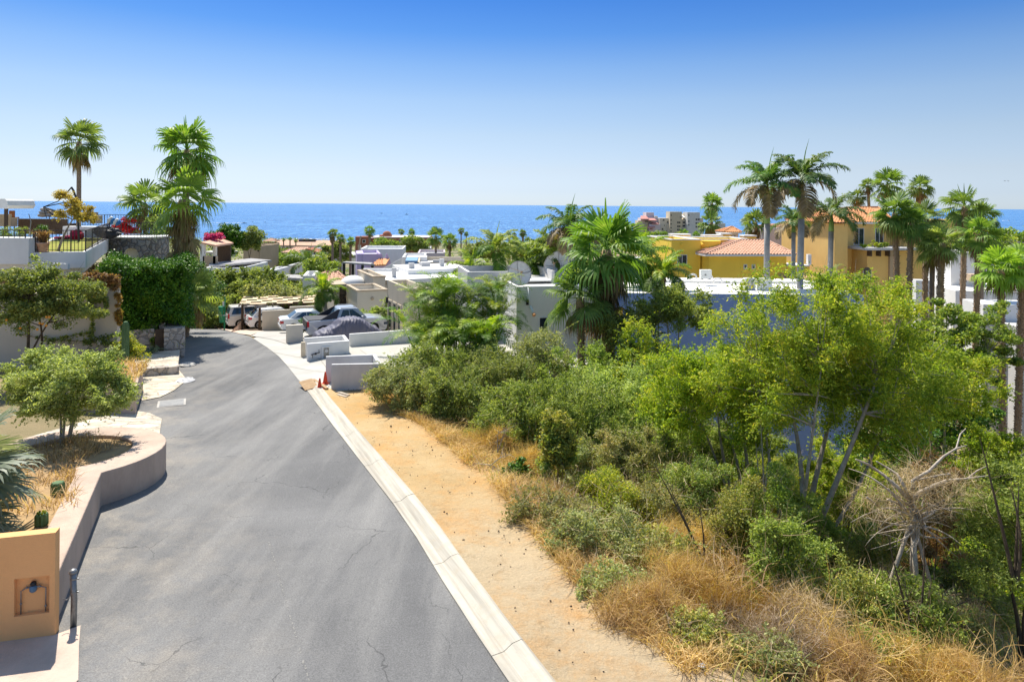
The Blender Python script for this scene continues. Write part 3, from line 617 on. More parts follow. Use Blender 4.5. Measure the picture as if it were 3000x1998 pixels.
# tall beige garden wall with the electric meter
gw1 = Vector((-19.85, 34.4)); gwd = Vector((-1,-0.045)).normalized()
zt_ = Zp(344,846,34.4); GW = thing('garden_wall', 'tall beige stucco garden wall with creeper and an electric meter', 'wall', (-23,34.3,gz(-23,34.3)))
mb = MB(); e_ = gw1 + gwd*3.1; e2 = gw1+gwd*14
mb.wall(e_, gw1, 0.30, -2.2, zt_); mb.wall(e2, e_, 0.28, -2.2, Zp(235,857,34.3)-0.05)
build('wall', mb, stucco('beige_stucco',(0.62,0.54,0.44),0.85), GW, world=True)
mm = Wp(300,1002,34.3); mb = MB(); mb.box(mm.x-.17,mm.x+.17,34.13,34.3,mm.z-.42,mm.z+.24); 
eb = build('meter_box', mb, MT['steel'], GW, world=True)
mb = MB(); mb.tube([(mm.x,34.13,mm.z+.04),(mm.x,34.02,mm.z+.04)],.115,16); build('dial', mb, MT['whiteg'], GW, world=True, smooth=False)
mb = MB(); mb.box(mm.x-.13,mm.x+.10,34.1,34.22,mm.z-.8,mm.z-.44); build('lower_box', mb, MT['steel'], GW, world=True)

# ------------------------------------------------------------------ vegetation generators
def unit(v): return v/np.maximum(np.linalg.norm(v, axis=-1, keepdims=True), 1e-9)
def leafquads(C, l, w, r, flat=0.6):
    n = len(C); N = unit(unit(r.normal(size=(n,3))) + np.array([0,0,0.85])); a = unit(np.cross(N, r.normal(size=(n,3)))); b = np.cross(N, a)
    if l < .13: l *= 1.1; w *= 1.0
    s = r.uniform(0.55, 1.35, (n,1)); a = a*l/2*s; b = b*w/2*s
    return np.stack([C-a, C+b-a*0.1, C+a, C-b-a*0.1], 1)
def clumps(r, k, R, rz_low=-0.45, pw=2.0):
    """clump centres filling an ellipsoid of radii R, denser toward the outside"""
    out = []
    while len(out) < k:
        d = r.normal(size=3); d /= np.linalg.norm(d)
        if d[2] < rz_low: continue
        out.append(d * np.array(R) * (r.uniform(0.12, 1) ** (1/pw)) * r.uniform(0.85, 1.1))
    return np.array(out)
def cloud(r, cen, n, sp, flat=0.6):
    k = len(cen); per = r.dirichlet(np.ones(k)*3)*n
    idx = r.choice(k, n, p=per/per.sum()); siz = r.uniform(0.6, 1.35, k)[idx][:,None]
    p = unit(r.normal(size=(n,3))) * (r.uniform(0,1,(n,1))**0.5) * sp * siz
    p[:,2] *= flat
    return cen[idx] + p
def sprays(r, cen, ctr, n, sp, per=26, droop=.35, jit=.035):
    """leaf points strung along arching twigs that leave each clump outward and upward"""
    m = max(4, n//per); k = len(cen); i = r.integers(0, k, m); c = cen[i]; out = c-ctr; out = out/np.maximum(np.linalg.norm(out,axis=1,keepdims=True),.2)
    d = unit(out*.9 + r.normal(size=(m,3))*.75 + np.array([0,0,.45])); ln = sp*r.uniform(.7,1.9,(m,1)); st = c - d*ln*.35 + r.normal(size=(m,3))*sp*.22
    t = r.uniform(0,1,(m,per,1)); P = st[:,None,:] + d[:,None,:]*ln[:,None,:]*t + np.array([0,0,-1.])*droop*ln[:,None,:]*t*t + r.normal(size=(m,per,3))*jit*(1.25-t)*max(1,sp*1.6)
    return P.reshape(-1,3)
FEATHER = ('mesq','acacia','sage','lime','weed','yelt')
def curve(a, b, k, bend, r):
    a = np.array(a); b = np.array(b); m = (a+b)/2 + r.normal(size=3)*bend + np.array([0,0,bend*0.6])
    t = np.linspace(0,1,k)[:,None]; return (1-t)**2*a + 2*t*(1-t)*m + t*t*b
def tree(name, label, cat, base, height, R, leaf, bark, seed, n=12000, k=40, sp=0.6, ll=0.12, lw=0.06, stems=3, r0=0.09,
         cz=None, lean=(0,0), flat=0.6, low=-0.45, group=None, twigs=True, off=(0,0), pw=2.0, deadn=0):
    r = np.random.default_rng(seed); T = thing(name, label, cat, base, 0, group)
    cz = height - R[2] if cz is None else cz
    cc = np.array([off[0], off[1], cz]); cen = clumps(r, k, R, low, pw) + cc
    quads('crown', leafquads(np.concatenate([sprays(r, cen, cc-np.array([0,0,R[2]*.6]), int(n*1.15), sp), cloud(r, cen, int(n*.2), sp, flat)]) if leaf in FEATHER else cloud(r, cen, n, sp, flat), ll, lw, r, flat), L[leaf], T)
    mb = MB(); anchors = []
    sprd = .38 if stems < 5 else .55
    for i in range(stems):
        a = 2*PI*(i+r.uniform(-.3,.3))/stems
        st = np.array([0.12*math.cos(a)*(stems>1), 0.12*math.sin(a)*(stems>1), -0.15]) * np.array([1,1,1])
        en = cc + np.array([R[0]*sprd*r.uniform(.6,1.1)*math.cos(a)*(stems>1), R[1]*sprd*math.sin(a)*(stems>1), R[2]*r.uniform(-.3,.15)])
        P = curve(st, en, 8, height*0.07, r); rr_ = r0*r.uniform(0.55,1.0)
        mb.tube([tuple(p) for p in P], [rr_*(1-0.72*j/7) for j in range(8)], 7)
        anchors += [(P[j], rr_*(1-0.72*j/7)) for j in range(3, 8)]
    tb = build('trunk', mb, MT[bark], T, smooth=True)
    if twigs:
        mb = MB(); A = np.array([a for a,_ in anchors])
        for c in cen:
            dd = np.linalg.norm(A-c, axis=1) + np.maximum(0, A[:,2]-c[2])*1.0; j = int(np.argmin(dd)); a, ra = anchors[j]
            P = curve(a, c, 5, 0.08*dd[j], r); rb = min(ra*0.75, 0.014+0.015*dd[j])
            mb.tube([tuple(p) for p in P], [rb*(1-0.75*q/4) for q in range(5)], 4, cap=False)
            for _ in range(2):
                e = c + r.normal(size=3)*sp*0.6; mb.tube([tuple(c), tuple((c+e)/2+r.normal(size=3)*.05), tuple(e)], [rb*.3,rb*.25,.003], 3, cap=False)
        build('branches', mb, MT[bark], T)
    return T
def bush(label, base, R, leaf, seed, n=7000, k=26, sp=0.42, ll=0.09, lw=0.05, cat='bush', name='bush', group=None, flat=0.8, spikes=0, bark='barkd', low=-0.2, twn=0):
    r = np.random.default_rng(seed); T = thing(name, label, cat, base, 0, group)
    cen = clumps(r, k, R, low, 2.2) + np.array([0,0,R[2]*0.45]); C = np.concatenate([sprays(r, cen, np.array([0,0,-.2*R[2]]), int(n*1.15), sp*1.15), cloud(r, cen, int(n*.25), sp, flat)]) if leaf in FEATHER else cloud(r, cen, n, sp, flat)
    if spikes:                           # upright feathery shoots
        s_ = []
        for i in range(spikes):
            c = cen[r.integers(k)]; d = unit(r.normal(size=3)*np.array([.45,.45,.1]) + np.array([0,0,1.0])); ln = r.uniform(.5,1.1)*R[2]*.55
            t = r.uniform(0,1,(70,1)); s_.append(c + d*t*ln + np.array([d[0],d[1],-.15])*t*t*ln*.6 + r.normal(size=(70,3))*0.035*(1.3-t))
        C = np.concatenate([C]+s_)
    quads('foliage', leafquads(C, ll, lw, r, flat), L[leaf], T)
    mb = MB()
    for c in cen[:max(8, k//2)]:
        P = curve((0,0,-.1), c, 5, .1, r); mb.tube([tuple(p) for p in P], [.025,.02,.014,.009,.004], 4, cap=False)
    build('stems', mb, MT[bark], T)
    if twn:
        Cw = cloud(r, cen, twn, sp*1.1, .8); Pw, Ww = tangle(Cw, .55, .006, r, .5, .6); tag(strips('dry_twigs', Pw, Ww, L['straw'], T), kind='stuff')
    return T
# ---- palms
def fan_leaf(P, Wd, O, d, Lp, Rf, r, droop=0.35, nseg=20, spread=112, w0=0.5):
    """d = petiole direction; adds one fan to the lists of strips"""
    d = d/np.linalg.norm(d); up = np.array([0,0,1.0]); side = np.cross(d, up)
    side = side/np.linalg.norm(side) if np.linalg.norm(side) > 1e-3 else np.array([1.0,0,0])
    nrm = np.cross(side, d); roll = r.normal()*0.35; side, nrm = side*math.cos(roll)+nrm*math.sin(roll), nrm*math.cos(roll)-side*math.sin(roll)
    J = O + d*Lp - np.array([0,0,0.06*Lp*Lp])
    # petiole
    p = np.array([O, (O+J)/2+np.array([0,0,.03*Lp]), J+d*0.02, J+d*0.05]); w = np.array([side*.035, side*.025, side*.02, side*.012]); P.append(p); Wd.append(w)
    dd = d - np.array([0,0,0.25]); dd /= np.linalg.norm(dd)
    for i in range(nseg):
        a = math.radians(-spread + 2*spread*i/(nseg-1)) + r.normal()*0.03
        e = dd*math.cos(a) + side*math.sin(a); e = e + nrm*(-0.16*abs(math.sin(a))) ; ln = Rf*(1-0.28*(abs(a)/math.radians(spread))**2)*r.uniform(0.92,1.06)
        g = np.array([0,0,-1.0]); pts = []
        for t, dr in ((0.03,0), (0.5,0.04), (0.78,0.30), (0.97,1.15)):
            pts.append(J + e*ln*t*(1-0.12*dr) + g*dr*droop*ln)
        perp = np.cross(e, nrm); perp /= np.linalg.norm(perp)+1e-9
        ww = ln*math.radians(spread)/nseg*w0*1.15
        P.append(np.array(pts)); Wd.append(np.array([perp*ww*0.12, perp*ww*0.95 + nrm*ww*.3*((-1)**i), perp*ww*0.5, perp*ww*0.06]))
def fan_crown_meshes(seed, Rf=1.0, n=34, dense=20, droop=0.35, elev=(-35, 82), nskirt=14, Lp=0.72, spear=True, slen=.45):
    r = np.random.default_rng(seed); P = []; Wd = []
    for i in range(n):
        t = (i+0.5)/n; el = math.radians(elev[1] + (elev[0]-elev[1])*(t**0.85) + r.normal()*6); az = i*2.39996 + r.normal()*0.2
        d = np.array([math.cos(az)*math.cos(el), math.sin(az)*math.cos(el), math.sin(el)])
        fan_leaf(P, Wd, np.array([0,0,0.12*(1-t)]), d, Lp*Rf*r.uniform(.7,1.15), Rf*r.uniform(.9,1.15), r, droop*(0.3+0.9*t), dense)
    if spear:
        for k in range(2):
            d = np.array([r.normal()*.12, r.normal()*.12, 1]); d /= np.linalg.norm(d)
            P.append(np.array([d*t for t in (0,.5*Rf,1.0*Rf,1.55*Rf)])); s = np.array([1,0,0]); Wd.append(np.array([s*.05,s*.06,s*.04,s*.005])*Rf)
    A = (np.array(P), np.array(Wd)); P = []; Wd = []
    for i in range(nskirt):
        az = i*2.39996; el = math.radians(r.uniform(-78,-28)); d = np.array([math.cos(az)*math.cos(el), math.sin(az)*math.cos(el), math.sin(el)])
        fan_leaf(P, Wd, np.array([0,0,-0.1-r.uniform(0,1)*slen]), d, (.75 if slen < 1 else .55)*r.uniform(.7,1.2), .75, r, 0.6, 11, 62, .6)
    return A, (np.array(P), np.array(Wd)) if P else None
_fan = {}
def fan_mesh(key, leafk, **k):
    if (key, leafk) in _fan: return _fan[(key, leafk)]
    A, Bk = fan_crown_meshes(**k)
    o1 = strips('crown', A[0], A[1], L[leafk]); m1 = o1.data; bpy.data.objects.remove(o1)
    m2 = None
    if Bk is not None:
        o2 = strips('skirt', Bk[0], Bk[1], L['skirt']); m2 = o2.data; bpy.data.objects.remove(o2)
    _fan[(key, leafk)] = (m1, m2); return m1, m2
def fan_palm(label, px, py, Y, d, trunk_px, bot, leafk='fan', key=0, tw=0.17, rough=False, group=None, skirt=True, long_skirt=0.0, dense=20, sx=1.0, basez=None):
    """crown centre at pixel (px,py) depth Y; d = crown diameter in full-size pixels"""
    c = Wp(px, py, Y); rad = d*Y/F/2; b = Vector((Xp(trunk_px, Y, bot), Y+0.1, basez if basez is not None else min(gz(Xp(trunk_px,Y,bot), Y), Zp(trunk_px, bot, Y))))
    T = thing('fan_palm', label, 'palm tree', b, 0, group)
    m1, m2 = fan_mesh((key, dense, long_skirt > .3, skirt), leafk, seed=100+key, Rf=1.22, n=[19,22,18,17][key%4], dense=dense, nskirt=(64 if long_skirt > .3 else 10) if skirt else 0, slen=1.0+1.6*long_skirt if long_skirt > .3 else .3)
    sc = rad/1.85
    o = bpy.data.objects.new('crown', m1); COL.objects.link(o); o.parent = T; o.location = c-b; o.scale = (sc*sx, sc*sx, sc); o.rotation_euler = (0,0,px*0.7)
    if m2 and skirt:
        o = bpy.data.objects.new('skirt', m2); COL.objects.link(o); o.parent = T; o.location = c-b; o.scale = (sc, sc, sc); o.rotation_euler = (0,0,px*0.3)
    mb = MB(); n = 9; e = c-b; P = []
    for i in range(n): t = i/(n-1); P.append((e.x*t + math.sin(px+t*3)*.06*t*(1-t), e.y*t, -0.3+(e.z+0.3)*t))
    mb.tube(P, [tw*(1.18-0.25*i/(n-1)) for i in range(n)], 9)
    if rough:
        rr_ = random.Random(int(px)); m = int(e.z/0.075)
        for i in range(m):
            t = i/m; z = -.2+(e.z+.2)*t; cx_ = e.x*t; cy_ = e.y*t
            for k in range(4):
                a = i*2.4+k*PI/2+rr_.uniform(-.4,.4); w = tw*1.0; l = rr_.uniform(.04,.12); u = Vector((math.cos(a),math.sin(a),0)); s = Vector((-u.y,u.x,0))*.04
                p = Vector((cx_,cy_,z))+u*w; q = p+u*l+Vector((0,0,l*1.1)); mb.add([p-s,p+s,q,p+Vector((0,0,.10))], [(0,1,2),(0,2,3),(1,3,2)])
    build('trunk', mb, MT['ptrunk'] if not rough else MT['fibre'], T, smooth=False)
    mb = MB(); mb.lathe((e.x,e.y,e.z-0.9*sc), [(tw*1.0,0),(tw*1.25,.35*sc),(tw*1.35,.75*sc),(tw*.8,1.0*sc)], 10); build('crown_base', mb, MT['fibre'], T, smooth=True)
    return T
def frond(P, Wd, O, az, el, ln, r, nl=34, leafl=0.22, arc_=1.5, twist=0.0, ww=0.028, droopl=0.5):
    pts = []; p = np.array(O, float); a = el; n = 12
    for i in range(n+1):
        pts.append(p.copy()); d = np.array([math.cos(az)*math.cos(a), math.sin(az)*math.cos(a), math.sin(a)]); p = p + d*ln/n; a -= arc_/n*(0.5+1.1*i/n)
    pts = np.array(pts); side0 = np.array([-math.sin(az), math.cos(az), 0])
    def at(t):
        x = t*n; i = min(int(x), n-1); f = x-i; return pts[i]*(1-f)+pts[i+1]*f, pts[i+1]-pts[i]
    for a_, b_ in ((0,.34),(.33,.67),(.66,1.0)):
        q = [at(a_+(b_-a_)*k/3)[0] for k in range(4)]; P.append(np.array(q)); Wd.append(np.array([side0*.03*(1.05-a_)]*4))
    for i in range(nl):
        t = 0.14+0.86*i/(nl-1); q, d = at(t); d = d/np.linalg.norm(d); up = np.cross(side0, d)
        l = leafl*ln*math.sin(PI*min(1, 0.18+0.86*t*0.92))**0.6
        for s in (-1, 1):
            dirn = side0*s*0.80 + d*0.55 + up*(-0.12+r.normal()*.2) + np.array([0,0,0.15]); dirn /= np.linalg.norm(dirn)
            g = np.array([0,0,-1.0]); w = np.cross(dirn, up); w /= np.linalg.norm(w)+1e-9; jit = r.uniform(.85,1.1)*l
            P.append(np.array([q, q+dirn*jit*.45+g*.03*jit, q+dirn*jit*.78+g*.22*jit*droopl*2, q+dirn*jit*.95+g*.5*jit*droopl*2]))
            Wd.append(np.array([w*ww*.4, w*ww, w*ww*.7, w*ww*.08]))
def feather_palm(label, px, py, Y, rad, trunk_px, bot, seed=0, kind='royal', group=None, tw=0.2, shaft=1.3, n=16, name='feather_palm', basez=None):
    c = Wp(px, py, Y); bx = Xp(trunk_px, Y, bot); b = Vector((bx, Y, basez if basez is not None else min(gz(bx, Y), Zp(trunk_px, bot, Y))))
    r = np.random.default_rng(seed+50); T = thing(name, label, 'palm tree', b, 0, group); e = c-b
    P = []; Wd = []; P2_ = []; W2 = []
    for i in range(n):
        t = (i+.5)/n; el = math.radians(80-95*t+r.normal()*6); az = i*2.39996+r.normal()*.2
        old_dark = t > (.74 if kind == 'royal' else .55)
        frond(P2_ if old_dark else P, W2 if old_dark else Wd, (e.x,e.y,e.z), az, el, rad*r.uniform(.95,1.2), r, 54, .27, 1.35+0.5*t, ww=.036*rad/2.2)
    P.append(np.array([(e.x,e.y,e.z+rad*q*.5) for q in (0,.7,1.4,2.0)])+np.array([[0,0,0],[.02,0,0],[.08,0,0],[.16,0,0]])*rad); Wd.append(np.array([[.05,0,0],[.05,0,0],[.03,0,0],[.004,0,0]]))
    strips('crown', np.array(P), np.array(Wd), L['royal' if kind == 'royal' else 'areca'], T)
    if P2_: strips('old_fronds', np.array(P2_), np.array(W2), L['royald' if kind == 'royal' else 'aredk'], T)  # royal: brown old fronds; areca kind: lower fronds in darker green
    mb = MB(); zt = e.z - shaft; k = 10
    mb.tube([(e.x*i/k*(zt/e.z), e.y*i/k, -.4+(zt+.4)*i/k) for i in range(k+1)], [tw*(1.15 if i < 2 else 1.1-.02*i) for i in range(k+1)], 14)
    build('trunk', mb, MT['royal'], T, smooth=True)
    mb = MB(); mb.tube([(e.x*(zt/e.z),0,zt),(e.x,0,e.z-.5*shaft),(e.x,0,e.z+.05)], [tw*1.0,tw*.85,tw*.35], 12); build('crownshaft', mb, MT['crownshaft' if kind=='royal' else 'fibre'], T, smooth=True)
    return T
def areca(label, base, h, n, seed, spread=0.7, rad=1.6, leafk='areca'):
    r = np.random.default_rng(seed); T = thing('areca_palm', label, 'palm clump', base); P = []; Wd = []; PD = []; WD = []; mb = MB()
    for s in range(n):
        a = r.uniform(0, 2*PI); q = spread*math.sqrt(r.uniform(0,1)); hh = h*r.uniform(.45,1.0); top = np.array([q*math.cos(a)*1.4, q*math.sin(a)*1.4, hh])
        mb.tube([(q*.5*math.cos(a), q*.5*math.sin(a), -.1), (q*math.cos(a), q*math.sin(a), hh*.5), tuple(top)], [.05,.045,.03], 6)
        m = r.integers(5, 7)
        for i in range(m):
            e_ = r.uniform(20, 84); dk = r.uniform() < (.75 if e_ < 50 else .35)
            frond(PD if dk else P, WD if dk else Wd, top, i*2.4+a, math.radians(e_), rad*r.uniform(1.0,1.4), r, 36, .27, 1.75, ww=.017, droopl=.3)
    strips('fronds', np.array(P), np.array(Wd), L[leafk], T); strips('old_fronds', np.array(PD), np.array(WD), L['aredk'], T); build('stems', mb, MT['crownshaft'], T, smooth=True); return T  # second set is darker green; low-angled fronds fall into it more often
def grass(name, C, h, w, leafk, r, lean=0.5, label=None, kind='stuff', cat=None, parent=None):
    n = len(C); a = r.uniform(0, 2*PI, n); d = np.stack([np.cos(a), np.sin(a), np.zeros(n)], -1)*r.uniform(.1,lean,(n,1)); hh = (h*r.uniform(.4,1.15,n))[:,None]
    up = np.array([0,0,1.0]); P = np.stack([C, C+up*hh*.45+d*hh*.35, C+up*hh*.8+d*hh*.95, C+up*hh*(.92-.3*r.uniform(0,1,(n,1)))+d*hh*1.7], 1)
    s = np.stack([-np.sin(a), np.cos(a), np.zeros(n)], -1); s = unit(s + r.normal(size=(n,3))*.6)*w
    Wd = np.stack([s, s*.9, s*.6, s*.1], 1); o = strips(name, P, Wd, L[leafk], parent)
    if label: tag(o, label, cat, None, kind)
    return o
def tangle(C, ln, w, r, up=0.2, curl=0.8, k=6):
    """thin curling twigs starting at C"""
    n = len(C); d = unit(r.normal(size=(n,3)) + np.array([0,0,up])); P = [C]; p = C.copy(); st = (ln*r.uniform(.5,1.3,n)/(k-1))[:,None]; tw = r.normal(size=(n,3))*curl
    for i in range(k-1):
        p = p + d*st; P.append(p); d = unit(d + tw*.3 + r.normal(size=(n,3))*.15)
    P = np.stack(P, 1); s = unit(r.normal(size=(n,3)))*w; Wd = np.stack([s*(1-.75*i/(k-1)) for i in range(k)], 1); return P, Wd

# ------------------------------------------------------------------ left: terrace house, tower, hedge
def rail(parent, pts, h=1.15, sp=0.16, mat='iron', name='railing', tw=.012):
    mb = MB()
    for a, b in zip(pts[:-1], pts[1:]):
        a = Vector(a); b = Vector(b); mb.bar(a+Vector((0,0,h)), b+Vector((0,0,h)), .06, .045); mb.bar(a+Vector((0,0,.10)), b+Vector((0,0,.10)), .03, .03)
        n = max(2, int((b-a).length/sp))
        for i in range(n+1):
            p = a.lerp(b, i/n); w = tw*2 if i % 10 else .05; mb.bar(p, p+Vector((0,0,h)), w, w)
            if i % 2 == 0 and i % 10: mb.blob(p+Vector((0,0,h*.5)), (.028,.028,.045), 5, 3)
    return build(name, mb, MT[mat], parent, world=True)
TZ0 = 4.35
A_ = Vector((Xp(222,38,740), 38.0)); B_ = Vector((Xp(324,53.5,697), 53.5)); Lf = Vector((-33, 38.0)); dS = (B_-A_).normalized()
TH_ = thing('terrace_house', 'white terrace house with lawn roof deck and iron railing above the road, left', 'house', (-30, 44, -2.0))
mb = MB(); A1 = A_ + Vector((-2.4,0.0))
mb.prism([Lf, A1, A_+Vector((0,.9)), B_, Vector((-40,53.5)), Vector((-40,40))], TZ0-0.95, TZ0-0.02)
build('deck', mb, MT['white'], TH_, world=True, bevel=.02)
mb = MB(); mb.box(-40, Xp(97,37.9,740), 37.55, 38.6, 3.7, 5.16); build('parapet', mb, MT['white'], TH_, world=True, bevel=.02)
mb = MB(); mb.prism([Lf+Vector((0,.5)), A1+Vector((.3,.5)), A_+Vector((-.5,1.3)), B_+Vector((-.6,0)), Vector((-38,53.2)), Vector((-38,40.4))], TZ0-1.38, TZ0-.95); build('beam', mb, MT['white'], TH_, world=True)
mb = MB(); mb.prism([Vector((-39.5,40.6)), Vector((-30.5,40.6)), Vector((-27.4,42.0)), B_+Vector((-3.4,-.6)), Vector((-39.5,53))], -3, TZ0-1.0); build('wall', mb, MT['tan'], TH_, world=True)
for p in (A_+Vector((-1.0,1.8)), A_.lerp(B_,.5)+Vector((-.9,0)), Vector((-30,39))):
    mb = MB(); mb.box(p.x-.22,p.x+.22,p.y-.22,p.y+.22,-2.5,TZ0-1.38); build('column', mb, MT['tan'], TH_, world=True)
mb = MB(); p = A_.lerp(B_,.93); mb.bar((p.x,p.y,TZ0-.35),(p.x+1.0,p.y-.25,TZ0-.42),.22,.2); build('spout', mb, MT['white'], TH_, world=True); mb = MB(); p = A_+Vector((-1.2,-.02)); mb.bar((p.x,p.y-.02,TZ0-.75),(p.x+1.0,p.y-.25,TZ0-.75),.16,.3)
build('spout', mb, MT['white'], TH_, world=True)
mb = MB(); mb.prism([Vector((-36.5,40.5)), Vector((-29.3,38.9)), Vector((-28,38.5)), A1+Vector((0,.25)), A_+Vector((-.3,1.1)), B_+Vector((-.4,-.4)), Vector((-36,53))], TZ0-.02, TZ0+.015)
build('lawn', mb, MT['lawn'], TH_, world=True)
mb = MB(); a = Wp(100,736,38.6); 
def onz(px, py, z):
    u, v = lv(px, py); Y = (CZ-z)*F/v; return Vector((u*Y/F, Y, z))
pth = [(98,740),(112,716),(180,700),(215,694),(225,688),(190,690),(150,700),(100,722)]
mb.prism([onz(x,y,TZ0).xy for x,y in reversed(pth)], TZ0+.016, TZ0+.045); build('garden_path', mb, MT['roofw'], TH_, world=True)
z0 = TZ0
rail(TH_, [(Lf.x-6,37.7,5.16),(Xp(97,37.9),37.7,5.16)], .42, .3)
rail(TH_, [(Xp(97,37.9),38.05,z0),(A1.x,38.05,z0),(A_.x-.05,38.95,z0)], 1.2, .17)
rail(TH_, [(A_.x-.05,38.95,z0),(B_.x-.05,B_.y,z0)], 1.2, .34, tw=.008)
rail(TH_, [(-42,62,5.0),(-36.5,62,5.0),(-33,62,5.0)], 1.0, .25)
# tan vines hanging under the deck
r = np.random.default_rng(8); n = 1500; t = r.uniform(.02,.75,n); Cv = np.stack([A_.x-.9+(B_.x-A_.x)*t-r.uniform(0,.6,n), A_.y+1.4+(B_.y-A_.y)*t, 2.9-r.uniform(0,2.6,n)], -1)
P_, W_ = tangle(Cv, .9, .03, r, -2.5, .4); vt = thing('hanging_creeper', 'dry brown creeper hanging in the shade under the white terrace deck', 'creeper', (0,0,0)); vt.location = (A_.x,A_.y,1)
o = strips('stems', P_ - np.array([A_.x,A_.y,1]), W_, L['skirt'], vt)
# tower
TC = Vector((Xp(405,54,700), 54.0)); TR = 2.22
TW = thing('stone_tower', 'round grey river stone tower with small arched window beside the terrace', 'tower', (TC.x, TC.y, -3.4))
a0 = math.degrees(math.atan2(-TC.y, -TC.x)); wz0, wz1 = Zp(384,766,52), Zp(384,727,52); wc = math.radians(a0) - 0.21; ww_ = 0.20
mb = MB(); n = 96; top = 4.42
def tp(a, r, z): return (TC.x+r*math.cos(a), TC.y+r*math.sin(a), z)
inn = MB()
for i in range(n):
    a1 = wc + (i-0.5)*2*PI/n; a2 = wc + (i+.5)*2*PI/n; am = (wc + i*2*PI/n - wc + PI) % (2*PI) - PI
    if abs(am) < ww_:
        def az_(a):
            q = min(1, abs((a-wc+PI)%(2*PI)-PI)/(ww_+.03)); return wz1 - TR*ww_*(1-math.sqrt(1-q*q))
        h1, h2 = az_(a1), az_(a2)
        mb.add([tp(a1,TR,-3.4),tp(a2,TR,-3.4),tp(a2,TR,wz0),tp(a1,TR,wz0)], [(0,1,2,3)]); mb.add([tp(a1,TR,h1),tp(a2,TR,h2),tp(a2,TR,top),tp(a1,TR,top)], [(0,1,2,3)])
        inn.add([tp(a1,TR-.45,wz0-.1),tp(a2,TR-.45,wz0-.1),tp(a2,TR-.45,wz1+.1),tp(a1,TR-.45,wz1+.1)], [(0,1,2,3)])
        inn.add([tp(a1,TR,h1),tp(a2,TR,h2),tp(a2,TR-.45,h2),tp(a1,TR-.45,h1)], [(0,1,2,3)]); inn.add([tp(a1,TR,wz0),tp(a2,TR,wz0),tp(a2,TR-.45,wz0),tp(a1,TR-.45,wz0)], [(0,1,2,3)])
    else: mb.add([tp(a1,TR,-3.4),tp(a2,TR,-3.4),tp(a2,TR,top),tp(a1,TR,top)], [(0,1,2,3)])
build('wall', mb, MT['stoneT'], TW, world=True)
for s in (-1,1):
    a = wc+s*(ww_+PI/n); inn.add([tp(a,TR,wz0),tp(a,TR-.45,wz0),tp(a,TR-.45,wz1),tp(a,TR,wz1)], [(0,1,2,3)])
build('window_reveal', inn, plain('pale_cream_reveal', (0.86,0.80,0.64), .9), TW, world=True)  # brightness of a sunlit interior put into this pale cream colour
mb = MB(); mb.lathe((TC.x,TC.y,top), [(TR+.05,0),(TR+.07,.10),(TR-.1,.13)], 64); build('cap', mb, MT['roofw'], TW, world=True)
rail(TW, [tp(math.radians(a0-75),TR-.2,top+.13), tp(math.radians(a0-35),TR-.2,top+.13), tp(math.radians(a0+5),TR-.2,top+.13), tp(math.radians(a0+40),TR-.2,top+.13)], 1.05, .2)
# terrace furniture
def setbox(name, label, cat, px0, px1, pyt, pyb, Y, dep, mat, group=None, legs=False):
    x0, x1 = Xp(px0,Y,pyb), Xp(px1,Y,pyb); zt, zb = Zp(px0,pyt,Y), Zp(px0,pyb,Y); T = thing(name, label, cat, ((x0+x1)/2, Y, zb), 0, group); w = (x1-x0)/2; h = zt-zb
    mb = MB(); mb.box(-w,w,-.0,.14,0,h); build('back', mb, MT[mat], T, bevel=.02)
    mb = MB(); mb.box(-w+.12,w-.12,.16,dep,.0,h*.45); build('seat', mb, MT[mat], T, bevel=.03)
    for x_ in (-w, w-.12): mb = MB(); mb.box(x_,x_+.12,.14,dep,0,h*.7); build('armrest', mb, MT[mat], T, bevel=.02)
    return T
setbox('outdoor_sofa', 'long dark brown wicker sofa seen from behind on the terrace', 'sofa', 52, 196, 641, 686, 56, 1.2, 'dwood')
setbox('outdoor_chair', 'grey brown wicker chair at far left of the terrace by the pergola', 'chair', -8, 31, 628, 664, 55, .8, 'trim')
t = thing('wooden_chair', 'orange brown wooden chair behind the terrace oleanders', 'chair', Wp(38,652,58)); mb = MB(); mb.box(-.2,.25,-.2,-.1,0,1.0).box(-.2,.25,-.2,.4,.35,.45); build('frame', mb, plain('orange_wood',(0.35,0.12,0.04),.6), t)
mb = MB()
for x in (-.18,.2):
    for y in (-.15,.35): mb.box(x,x+.05,y,y+.05,-.6,.35)
build('legs', mb, MT['dwood'], t)
setbox('outdoor_chair', 'tan wicker armchair right of the golden tree on the terrace', 'chair', 262, 285, 622, 655, 60, .8, 'trim')
cp = Wp(146,635,57); t = thing('cushion_pile', 'pile of grey beige cushions stacked on the brown terrace sofa', 'cushions', cp); rr_ = random.Random(4)
for i, (x, z) in enumerate(((-.7,0),(-.1,.02),(.5,0),(-.6,.25),(.1,.28),(-.5,.5))):
    mb = MB(); mb.blob((x,.15,z+.1),(.42,.3,.16),12,8,.05,rr_); build('cushion', mb, MT['lath'] if i%2 else MT['trim'], t, smooth=True)
t = thing('pergola', 'white curved pergola roof on dark posts at the far left edge', 'pergola', Wp(0,655,52)); b_ = t.location
mb = MB(); x0 = -2.5; zz = Zp(0,612,52)-b_.z; zt_ = Zp(0,583,52)-b_.z
pr = [(x0,zz),(x0,zt_),(.35,zt_),(.50,zt_-.15),(.60,zt_-.5),(.42,zz)]
mb.add([(p[0],0,p[1]) for p in pr]+[(p[0],3,p[1]) for p in pr], [(0,1,2,3,4,5),(11,10,9,8,7,6)]+[(i,(i+1)%6,6+(i+1)%6,6+i) for i in range(6)]); build('roof', mb, MT['white'], t)
for x_ in (.15,-2.4): mb = MB(); mb.box(x_,x_+.18,.2,.4,-.9,zz); build('post', mb, MT['dwood'], t)
